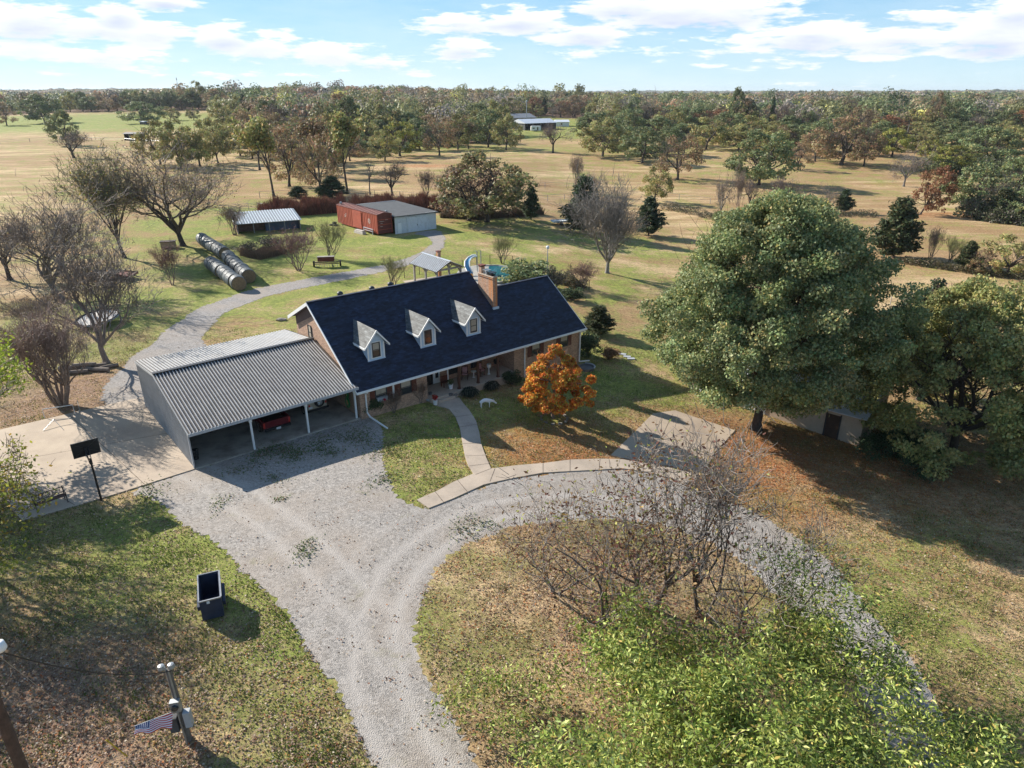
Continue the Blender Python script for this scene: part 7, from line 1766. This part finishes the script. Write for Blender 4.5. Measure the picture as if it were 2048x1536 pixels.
bg_ = thing('trash_bag', 'blue plastic bag lying inside the dumpster', 'bag', (f0.x, f0.y, f0.z + z0 + .05), an); o = MB().lathe([(.05, .0), (.32, .05), (.38, .18), (.25, .34), (.06, .42)], 14, c=(wd_ * .5, .5, 0)).build('bag', 'bag_blue', bg_, smooth=True)
# utility post
up_ = unp(378, 1480); ut = thing('meter_post', 'short wooden service post with electric meter and grey boxes', 'post', up_, .2); hu = 3.45
ut.rotation_euler = (0.0, -.03, .2)
MB().tube([(0, 0, -.2), (0, 0, hu)], [.13, .10], 10).build('pole', 'pole_wood_grey', ut)
for x, dx in ((-.16, -1), (.16, 1)): MB().tube([(0, 0, hu - .1), (x * .7, 0, hu + .1), (x, -.05, hu + .18)], .03, 6).lathe([(.02, hu + .28), (.10, hu + .26), (.13, hu + .14), (.11, hu + .1)], 12, c=(x, -.05, 0)).build('flood_light', 'galv', ut)
mt = MB().box(-.16, .16, -.32, -.11, 1.75, 2.2).build('meter_box', 'galv', ut); MB().lathe([(.11, -.40), (.12, -.33), (.12, -.32)], 14, c=(0, 0, 1.98), axis='y').build('meter_glass', 'glass_dark', mt)
MB().box(.10, .34, -.2, .06, .8, 1.5).build('breaker_box', 'light_grey', ut, bevel=.01); MB().box(-.42, -.12, -.22, .05, .7, 1.35).build('panel_box', 'dark_roof', ut, bevel=.01); MB().tube([(.05, -.14, 2.2), (.05, -.12, hu)], .03, 6).tube([(-.02, -.2, .0), (-.02, -.2, 1.75)], .03, 6).build('conduit', 'galv', ut)
# flag
fl = thing('flag', 'small stars and stripes flag on a staff sticking out from the meter post', 'flag', up_, .2)
MB().tube([(-.1, -.1, 1.62), (-1.5, -.35, 1.44)], .012, 6).build('staff', 'light_grey', fl)
nx, ny = 26, 14; V, F, UV = [], [], []
for j in range(ny + 1):
    for i in range(nx + 1):
        a, b = i / nx, j / ny          # a: 0 at the outer tip, b: 1 at the staff
        x = -1.45 + 1.2 * a; z = 1.45 + .15 * a - (1 - b) * .36 * (.35 + .75 * a); y = -.34 + .2 * a - (1 - b) * .30 + .07 * math.sin(a * 11 + b * 2) * (1 - b * .6)
        V.append((x, y, z)); UV.append((a, b))
for j in range(ny):
    for i in range(nx): k = j * (nx + 1) + i; F.append((k, k + 1, k + nx + 2, k + nx + 1))
me = bpy.data.meshes.new('cloth'); me.from_pydata(V, [], F); at = me.attributes.new('flag', 'FLOAT_VECTOR', 'POINT'); at.data.foreach_set('vector', np.array([(a, b, 0) for a, b in UV], dtype=np.float32).ravel()); me.materials.append(M['flag_cloth']); o = bpy.data.objects.new('cloth', me); scene.collection.objects.link(o); o.parent = fl
# big pole, wire, guy
pb = unp(136, 1770); hp = height_to(pb, 1288)
bpole = thing('utility_pole', 'thick brown utility pole at the bottom left corner', 'pole', pb); MB().tube([(0, 0, -.3), (0, 0, hp * .6), (0, 0, hp + .8)], [.17, .15, .13], 12).build('pole', 'pole_wood', bpole)
am = unz(-2, 1290, pb.z + hp); MB().beam((0, 0, hp), (am.x - pb.x - .1, am.y - pb.y, hp), .06, .06).build('arm', 'steel', bpole); MB().lathe([(.06, hp + .1), (.12, hp + .08), (.15, hp - .12), (.08, hp - .2)], 14, c=(am.x - pb.x, am.y - pb.y, 0)).build('lamp_head', 'white_paint', bpole, smooth=True)
a = Vector((am.x - .1, am.y - .1, pb.z + hp - .05)); b = Vector((up_.x + .08, up_.y, up_.z + hu - .08))
tag(MB().tube([a.lerp(b, k / 14) - Vector((0, 0, .45 * 4 * (k / 14) * (1 - k / 14))) for k in range(15)], .016, 5).build('service_wire', 'black_metal'), 'black service wire hanging from the brown pole to the meter post', 'wire')
ga = unp(256, 1514); gt = Vector((pb.x, pb.y, pb.z + hp + .4)); gd = (gt - ga).normalized()
gg = thing('guy_wire', 'guy wire with yellow guard running from the lawn to the brown utility pole', 'guy wire', ga); MB().tube([(0, 0, 0), gt - ga], .008, 4).build('wire', 'steel', gg); MB().tube([gd * .1, gd * 2.0], .028, 6).build('guard', 'yellow_plastic', gg)

# ------------------------------------------------------------------ garage behind the largest tree
g0, g1 = unp(1378, 776), unp(1716, 893)
an = math.atan2(g1.y - g0.y, g1.x - g0.x); Lg = (g1 - g0).length; zg = min(g0.z, g1.z)
ga_ = thing('garage', 'low tan garage with white metal roof hidden behind the largest tree', 'garage', (g0.x, g0.y, g1.z), an)
D_ = 7.5; hg = 2.6
m = MB(); m.box(0, Lg, 0, .15, -.5, hg); m.box(0, Lg, D_ - .15, D_, -.5, hg)
for x in (0, Lg - .15): m.add([(x, .15, -.5), (x + .15, .15, -.5), (x + .15, D_ - .15, -.5), (x, D_ - .15, -.5), (x, .15, hg), (x + .15, .15, hg), (x + .15, D_ - .15, hg), (x, D_ - .15, hg), (x, D_ / 2, hg + 1.2), (x + .15, D_ / 2, hg + 1.2)], [(0, 3, 2, 1), (0, 1, 5, 4), (2, 3, 7, 6), (1, 2, 6, 9, 5), (0, 4, 8, 7, 3), (4, 5, 9, 8), (8, 9, 6, 7)])
m.build('wall', 'tan_wall', ga_)
m = MB(); m.slab([(-.3, -.4, hg - .12), (Lg + .3, -.4, hg - .12), (Lg + .3, D_ / 2, hg + 1.3), (-.3, D_ / 2, hg + 1.3)], (0, -.34, 1), .08); m.slab([(-.3, D_ / 2, hg + 1.3), (Lg + .3, D_ / 2, hg + 1.3), (Lg + .3, D_ + .4, hg - .12), (-.3, D_ + .4, hg - .12)], (0, .34, 1), .08); m.build('roof', 'far_white', ga_)
for x0 in (1.0, 4.2):
    m = MB(); m.box(x0, x0 + 2.7, -.06, -.004, -.05, 2.15)
    for k in range(4): m.box(x0 + .1, x0 + 2.6, -.08, -.06, .05 + k * .53, .48 + k * .53)
    m.build('garage_door', 'white_paint', ga_)
xd = Lg - 2.6
MB().box(xd, xd + .95, -.06, -.004, .0, 2.05).build('door', 'dark_wood', ga_); MB().box(xd - .1, xd, -.09, -.004, 0, 2.15).box(xd + .95, xd + 1.05, -.09, -.004, 0, 2.15).build('door_frame', 'dark_trim', ga_)

# ------------------------------------------------------------------ porch and front yard things
PZ0 = .1
chair('rocking_chair', 'rocking chair with floral cushion in the middle of the porch', 23.2, .75, .1, 'porch_wood', PZ0, 'cushion', True)
chair('rocking_chair', 'rocking chair with floral cushion left of the porch table', 21.7, .95, -.7, 'porch_wood', PZ0, 'cushion', True)
def sthing(name, label, cat, s, t, z=PZ0, rz=0): return thing(name, label, cat, HW(s, t, z), HANG + rz)
tb_ = sthing('side_table', 'small white side table between the rocking chairs', 'table', 22.5, .8); MB().lathe([(.22, .5), (.24, .52), (.24, .54)], 16).build('tabletop', 'white_paint', tb_); MB().lathe([(.14, 0), (.03, .03), (.03, .5)], 10).build('leg', 'white_paint', tb_)
kg = sthing('kettle_grill', 'round black kettle grill in the right corner of the porch', 'grill', 25.0, .9); MB().lathe([(.03, .5), (.22, .58), (.29, .75), (.29, .78)], 18).build('bowl', 'black_metal', kg, smooth=True); MB().lathe([(.29, .785), (.24, .93), (.05, 1.02)], 18).build('lid', 'black_metal', kg, smooth=True)
for a in (0, 2.1, 4.2): MB().tube([(.15 * math.cos(a), .15 * math.sin(a), .6), (.3 * math.cos(a), .3 * math.sin(a), 0)], .015, 5).build('leg', 'steel', kg)
st2 = sthing('plant_stand', 'white plant stand between the porch posts', 'stand', 23.9, .55); MB().lathe([(.14, 0), (.05, .1), (.05, .6), (.16, .62), (.18, .9), (.15, .9)], 12).build('stand', 'white_paint', st2)
rw = sthing('porch_bench', 'dark red wooden bench beside the first porch post', 'bench', 19.7, .75, rz=.1)
MB().box(-.4, .4, -.2, .2, .36, .4).build('seat', 'shutter_red', rw); MB().box(-.4, .4, .17, .21, .42, .85).build('backrest', 'shutter_red', rw)
for x in (-.36, .36):
    for y in (-.17, .17): MB().box(x - .03, x + .03, y - .03, y + .03, 0, .36).build('leg', 'shutter_red', rw)
def pot(label, u, v, r, h, mat, cols=None, n=0, fr=.3, z=.08, name='plant_pot', seed=0):
    p = unp(u, v); t = thing(name, label, 'pot', (p.x, p.y, p.z + z)); MB().lathe([(r * .75, 0), (r, h), (r * 1.08, h), (r * 1.08, h + .03), (r * .9, h + .03)], 14).build('pot', mat, t, smooth=False)
    if cols: foliage_ball(t, n, fr, h + fr * .7, cols, .07, seed, 1.0)
pot('white pot with red poinsettia flowers on the front walk', 871, 811, .19, .42, 'pot_white', [(3, (.5, .03, .03)), (1, (.08, .12, .04))], 200, .26, seed=2)
pot('white urn with a trailing plant on the porch step', 902, 786, .2, .4, 'pot_white', [(2, (.1, .14, .06)), (1, (.2, .2, .1))], 200, .3, z=.35, seed=3)
pot('dark grey pot under the white urn', 902, 797, .17, .3, 'pot_grey'); pot('small stone pot right of the grey pot', 912, 797, .16, .25, 'rock'); pot('black lantern pot left of the porch step', 861, 796, .14, .38, 'pot_grey'); pot('low stone dish beside the black lantern pot', 857, 803, .2, .12, 'light_grey')
def tuft(label, u, v, r, h, cols, n, seed, name='ornamental_grass'):
    p = unp(u, v); rng = np.random.default_rng(seed); t = thing(name, label, 'grass', p); P = np.zeros((n, 3)); P[:, :2] = rng.normal(size=(n, 2)) * .12
    a = rng.uniform(0, 6.28, n); k = rng.uniform(.2, 1, n) ** .7; mid = P + np.stack([np.cos(a) * k * r * .55, np.sin(a) * k * r * .55, h * (1 - .25 * k)], 1); e = mid + np.stack([np.cos(a) * k * r * .5, np.sin(a) * k * r * .5, h * (.15 - .75 * k)], 1); e[:, 2] = np.maximum(e[:, 2], .02)
    c = pal(rng, n, cols, .3); w_ = np.full(n, .012); V1 = seg_mesh(P, mid, w_, w_, 3, c); V2 = seg_mesh(mid, e, w_, w_ * .4, 3, c)
    o = bpy.data.objects.new('blades', np_mesh('blades', np.concatenate([V1[0], V2[0]]), np.concatenate([V1[1], V2[1] + len(V1[0])]), np.concatenate([c.repeat(6, 0), c.repeat(6, 0)]), 'leaf')); scene.collection.objects.link(o); o.parent = t
DG = [(4, (.03, .045, .03)), (2, (.06, .08, .05)), (.8, (.35, .33, .28))]
tuft('left dark fountain grass clump before the porch', 940, 792, .75, .75, DG, 900, 5); tuft('right dark fountain grass clump before the porch', 982, 778, .75, .7, DG, 900, 6)
for (u, v, w_, h_, lb, col, sd_) in ((1022, 768, 46, 735, 'dark shrub at the right end of the porch floor', 'bush1', 1), (748, 830, 44, 780, 'dark rose bush with white and red blooms under the left window', 'bush1', 2), (788, 826, 44, 778, 'bare brown rose bush between the two left windows', 'vase0', 3), (842, 806, 42, 758, 'bare twiggy shrub at the left corner of the porch', 'vase0', 4)):
    place(col, 'rose_bush' if 'rose' in lb else 'shrub', u, v, h_, w_, lb, 'shrub')
rs = unp(748, 830)
for (dx, dy, dz, c_, lb) in ((.2, -.1, 1.25, (.6, .03, .05), 'red'), (-.45, -.2, 1.0, (.7, .65, .6), 'white')):
    t = thing('rose_bloom', '%s rose bloom on the dark rose bush' % lb, 'flower', (rs.x + dx + (.7 if lb == 'red' else 0), rs.y + dy, rs.z + dz)); foliage_ball(t, 60, .1, 0.05, [(1, c_)], .06, 9, name='petals')
# wire deer ornament
dp = unp(972, 815); de = thing('deer_ornament', 'white grazing deer lawn ornament in the house shadow', 'ornament', dp, .25); de.scale = (.9, .9, .85)
bm = bmesh.new(); J = [(-.45, 0, .72), (.0, 0, .76), (.32, 0, .74), (.58, 0, .62), (.80, 0, .42), (.95, 0, .30), (-.42, .1, .40), (-.44, .1, .0), (-.42, -.1, .40), (-.40, -.1, .0), (.30, .1, .42), (.34, .1, 0), (.30, -.1, .42), (.26, -.1, 0), (-.56, 0, .62)]
Rr_ = [.17, .19, .18, .11, .08, .07, .045, .02, .045, .02, .04, .02, .04, .02, .03]; vs = [bm.verts.new(p) for p in J]
for a, b in ((0, 1), (1, 2), (2, 3), (3, 4), (4, 5), (0, 6), (6, 7), (0, 8), (8, 9), (2, 10), (10, 11), (2, 12), (12, 13), (0, 14)): bm.edges.new((vs[a], vs[b]))
me = bpy.data.meshes.new('body'); bm.to_mesh(me); bm.free(); me.materials.append(M['white_paint']); o = bpy.data.objects.new('body', me); scene.collection.objects.link(o); o.parent = de
sk = o.modifiers.new('skin', 'SKIN'); 
for i, sv in enumerate(me.skin_vertices[0].data): sv.radius = (Rr_[i], Rr_[i])
me.skin_vertices[0].data[0].use_root = True
o.modifiers.new('sub', 'SUBSURF').render_levels = 1
for y in (-.06, .06): MB().tube([(.72, y, .5), (.68, y * 2.5, .62), (.74, y * 3, .75)], [.02, .015, .008], 6).build('antler', 'white_paint', de)
# planter at the right corner
wp = unp(1172, 738); t = thing('splash_basin', 'dark planter basin with pale curved rim under the corner downspout', 'basin', wp, .6); MB().lathe([(.75, 0), (.8, .25), (.7, .25), (.65, .12)], 20).build('basin', 'pot_grey', t); MB().tube([(.8 * math.cos(a), .8 * math.sin(a), .27) for a in np.linspace(-1.2, 1.0, 12)], .06, 6).build('rim', 'light_grey', t)
for i, (u, v) in enumerate(((1245, 709), (1254, 714), (1262, 718))):
    p = unp(u, v); o = MB().box(-.35, .35, -.2, .2, 0, .06).build('stepping_stone', 'light_grey'); o.location = (p.x, p.y, p.z + .02); o.rotation_euler = (0, 0, -.4 + i * .2); tag(o, '%s stepping stone right of the house corner' % ('leftmost', 'middle', 'rightmost')[i], 'stone')
tb = thing('tree_ring', 'ring of stones round the foot of the orange cypress', 'edging', unp(1108, 838))
for k in range(11):
    a = k * 2 * math.pi / 11; MB().box(-.14, .14, -.08, .08, 0, .13).build('stone', 'rock', tb, loc=(1.0 * math.cos(a), 1.0 * math.sin(a), 0)).rotation_euler = (0, 0, a + 1.57)

# ================================================================== GROUND COVER
def pip(px, py, poly):
    x0 = np.array([p[0] for p in poly]); y0 = np.array([p[1] for p in poly]); x1 = np.roll(x0, -1); y1 = np.roll(y0, -1); ins = np.zeros(px.shape, bool)
    for a, b, c, d in zip(x0, y0, x1, y1):
        if b == d: continue
        cr = ((b > py) != (d > py)) & (px < (c - a) * (py - b) / (d - b) + a); ins ^= cr
    return ins
PG = [[(p.x, p.y) for p in W2(l)] for l in (GRAVEL, ISLAND, LANE, COURT, WALK, PAD)]
PGH = [[(HW(*q).x, HW(*q).y) for q in l] for l in ([(-.1, -.3), (12, -.3), (12, 12), (-.1, 12)], [(11.5, -.9), (33.7, -.9), (33.7, 9.8), (11.5, 9.8)])]
def on_grass(x, y):
    hard = pip(x, y, PG[0]) & ~pip(x, y, PG[1])
    for q in PG[2:] + PGH: hard |= pip(x, y, q)
    return ~hard
def grass():
    rng = np.random.default_rng(77); n = 700000
    y = 14 + (rng.random(n) ** 1.25) * 52; x = rng.uniform(-1, 1, n) * (y * .82 + 8)
    ok = on_grass(x, y); x, y = x[ok], y[ok]
    cl = np.sin(x * .9 + 1.7 * np.sin(y * .6)) * np.sin(y * 1.1 + x * .3) + np.sin(x * 3.1) * np.sin(y * 2.7) * .6
    y = y; G, L, Rr = tones(x, y)
    keep = rng.random(len(x)) < np.clip(.42 + .3 * cl + .25 * (G - .5) - .25 * L, .08, 1); x, y, cl, G, L = x[keep], y[keep], cl[keep], G[keep], L[keep]
    n = len(x); z = terrain(x, y); hh = rng.uniform(.04, .12, n) * (1 + .4 * cl); w_ = rng.uniform(.015, .035, n)
    a = rng.uniform(0, 6.28, n); ln = rng.uniform(.0, .10, n); la = rng.uniform(0, 6.28, n)
    B = np.stack([x, y, z], 1); dx = np.stack([np.cos(a) * w_, np.sin(a) * w_, np.zeros(n)], 1); T = B + np.stack([np.cos(la) * ln, np.sin(la) * ln, np.maximum(hh, .03)], 1)
    V = np.stack([B - dx, B + dx, T], 1).reshape(-1, 3); F = np.arange(n)[:, None] * 3 + np.arange(3)[None]
    gr = rng.random(n) < np.clip(G * 1.0 + .12 * cl, .05, .95)
    c = np.where(gr[:, None], np.array([.15, .20, .045]), np.array([.36, .29, .15])) * rng.uniform(.6, 1.4, (n, 1))
    me = np_mesh('grass_blades', V, F, np.repeat(c, 3, 0), 'leaf'); o = bpy.data.objects.new('grass_blades', me); scene.collection.objects.link(o); tag(o, 'short green and straw coloured grass blades of the near lawns', 'grass', kind='stuff')
grass()
def litter():
    rng = np.random.default_rng(78); n = 420000
    y = 14 + (rng.random(n) ** 1.3) * 50; x = rng.uniform(-1, 1, n) * (y * .82 + 8)
    G, L, Rr = tones(x, y); og = on_grass(x, y)
    cl = np.sin(x * 1.3 + 2 * np.sin(y * .5)) * np.sin(y * 1.7) * .5 + .5
    pr = np.where(og, .12 + .7 * L + .75 * Rr, .012 + .05 * (cl > .8)) * (.5 + cl)
    k = rng.random(n) < pr; x, y, Rr = x[k], y[k], Rr[k]; n = len(x); z = terrain(x, y) + rng.uniform(.03, .075, n)
    red = rng.random(n) < Rr
    c1 = pal(rng, n, [(3, (.27, .17, .11)), (2, (.38, .28, .20)), (2, (.16, .09, .06)), (1, (.5, .42, .33))]); c2 = pal(rng, n, [(3, (.45, .17, .05)), (2, (.34, .11, .04)), (1, (.5, .28, .08))])
    c = np.where(red[:, None], c2, c1)
    P = np.stack([x, y, z], 1); a = rng.uniform(0, 6.28, n); s = rng.uniform(.018, .045, n)[:, None]
    u = np.stack([np.cos(a), np.sin(a), rng.normal(size=n) * .35], 1); w_ = np.stack([-np.sin(a), np.cos(a), rng.normal(size=n) * .35], 1)
    V = np.stack([P - u * s * 1.3, P + w_ * s, P + u * s * 1.3, P - w_ * s], 1).reshape(-1, 3); F = np.arange(n)[:, None] * 4 + np.arange(4)[None]
    me = np_mesh('fallen_leaves', V, F, np.repeat(c, 4, 0), 'leaf'); o = bpy.data.objects.new('fallen_leaves', me); scene.collection.objects.link(o); tag(o, 'brown and orange fallen leaves scattered over the lawns', 'leaves', kind='stuff')
litter()
def brush(name, label, line, depth, h, n, cols, seed, wdt=.05, leaf=False):
    rng = np.random.default_rng(seed); P = [unp(*p) for p in line]; L = [(b - a).length for a, b in zip(P, P[1:])]; tot = sum(L)
    t = rng.uniform(0, tot, n); xs = np.zeros((n, 3)); acc = 0
    for (a, b, l) in zip(P, P[1:], L):
        m_ = (t >= acc) & (t < acc + l); k = ((t[m_] - acc) / l)[:, None]; d = (b - a).normalized(); nn = np.array([-d.y, d.x, 0]); xs[m_] = np.array(a)[None] * (1 - k) + np.array(b)[None] * k + nn[None] * (rng.random((m_.sum(), 1)) * depth); acc += l
    xs[:, 2] = terrain(xs[:, 0], xs[:, 1]); wave = .75 + .3 * np.sin(xs[:, 0] * .8) * np.sin(xs[:, 1] * .6 + 1) + .2 * np.sin(xs[:, 0] * 2.7)
    c = pal(rng, n, cols, .3)
    if leaf:
        zz = rng.random(n) ** .8 * h * wave; xs[:, 2] += zz; V, F, C = leaf_mesh(xs, wdt, rng, c, 1.8)
    else:
        hh = h * wave * rng.uniform(.5, 1.15, n); T = xs + np.stack([rng.normal(size=n) * .18 * h, rng.normal(size=n) * .18 * h, hh], 1); V, F, C = seg_mesh(xs, T, np.full(n, wdt), np.full(n, wdt * .3), 3, c)
    o = bpy.data.objects.new(name, np_mesh(name, V, F, C, 'leaf')); scene.collection.objects.link(o); tag(o, label, 'brush', kind='stuff')
RBR = [(4, (.22, .085, .06)), (3, (.30, .13, .08)), (2, (.15, .08, .06))]
brush('brown_brush', 'tall reddish brown brush bank behind the sheds', [(522, 436), (600, 432), (700, 424), (800, 424), (885, 424)], 7, 2.7, 26000, RBR, 1, .05)
brush('fence_brush', 'brown undergrowth below the biggest oak', [(880, 436), (960, 440), (1040, 434), (1090, 430)], 4, 1.6, 7000, [(3, (.2, .13, .09)), (2, (.14, .10, .06)), (2, (.12, .13, .06))], 2, .05)
brush('gully_brush', 'dark brush along the gully in the tan field', [(1318, 418), (1380, 430), (1440, 446), (1520, 446), (1620, 432), (1760, 436)], 4, 1.4, 9000, [(3, (.12, .10, .06)), (3, (.09, .10, .045)), (2, (.2, .16, .12))], 3, .16, True)
brush('hedge_brush', 'weedy brush of the right hand hedgerow', [(1800, 528), (1880, 540), (1960, 552), (2060, 562)], 3, 1.3, 6000, [(3, (.16, .13, .07)), (3, (.12, .12, .05)), (2, (.2, .16, .12))], 4, .14, True)
brush('thicket_brush', 'dense undergrowth of the right thicket', [(1905, 432), (1980, 446), (2060, 455)], 14, 4.0, 16000, [(3, (.09, .12, .055)), (3, (.13, .13, .08)), (2, (.16, .14, .12))], 5, .3, True)
brush('yellow_brush', 'green thicket under the yellow and domed trees', [(1870, 352), (1950, 350), (2060, 345)], 12, 4.5, 9000, [(3, (.14, .16, .06)), (3, (.09, .12, .05)), (2, (.13, .12, .09))], 6, .4, True)
brush('pool_brush', 'leafy brown shrubs behind the right end of the roof', [(1060, 560), (1110, 566), (1150, 580)], 2.5, 1.6, 5000, [(3, (.12, .12, .07)), (2, (.2, .13, .08)), (2, (.09, .11, .06))], 7, .12, True)
brush('garden_weeds', 'dry pink-brown weeds in the pen before the tin shed', [(478, 512), (520, 520), (560, 512)], 5, 1.2, 5000, [(3, (.35, .24, .16)), (2, (.25, .18, .13))], 8, .025)
brush('left_brush', 'tangled bare brush under the left bare trees', [(-20, 640), (60, 640), (140, 620)], 9, .5, 3000, [(3, (.34, .28, .23)), (2, (.24, .19, .15))], 9, .018)
def weeds():
    rng = np.random.default_rng(21); P = []
    for (u, v, r, n) in ((520, 912, .7, 260), (545, 903, .9, 420), (575, 900, .8, 380), (590, 912, .5, 160), (640, 890, .9, 420), (660, 905, .6, 200), (700, 880, .7, 260), (722, 872, .9, 380), (545, 955, .5, 120), (480, 940, .7, 160), (975, 1050, .5, 120), (560, 1000, .25, 60), (612, 1100, .5, 200), (440, 1010, .5, 110), (930, 1060, .8, 260), (770, 900, .8, 320), (772, 960, .7, 260), (300, 985, .8, 240)):
        c = unp(u, v); q = rng.normal(size=(n, 2)) * r * np.array([1.2, .6]); a = rng.uniform(0, 3.1); q = np.stack([q[:, 0] * math.cos(a) - q[:, 1] * math.sin(a), q[:, 0] * math.sin(a) + q[:, 1] * math.cos(a)], 1); P.append(q + [c.x, c.y])
    P = np.concatenate(P); z = terrain(P[:, 0], P[:, 1]) + rng.uniform(.03, .10, len(P)); V, F, C = leaf_mesh(np.stack([P[:, 0], P[:, 1], z], 1), .07, rng, pal(rng, len(P), [(4, (.10, .16, .055)), (2, (.18, .20, .08)), (1, (.26, .17, .10))]), 1.8)
    o = bpy.data.objects.new('gravel_weeds', np_mesh('gravel_weeds', V, F, C, 'leaf')); scene.collection.objects.link(o); tag(o, 'small weeds and leaf clumps growing in patches on the gravel', 'weeds', kind='stuff')
weeds()
# ------------------------------------------------------------------ haze
m = MB(); m.box(-9500, 9500, -200, 9800, -6, 60); hz = m.build('haze', 'haze_air'); tag(hz, 'thin autumn haze', 'haze', kind='stuff')
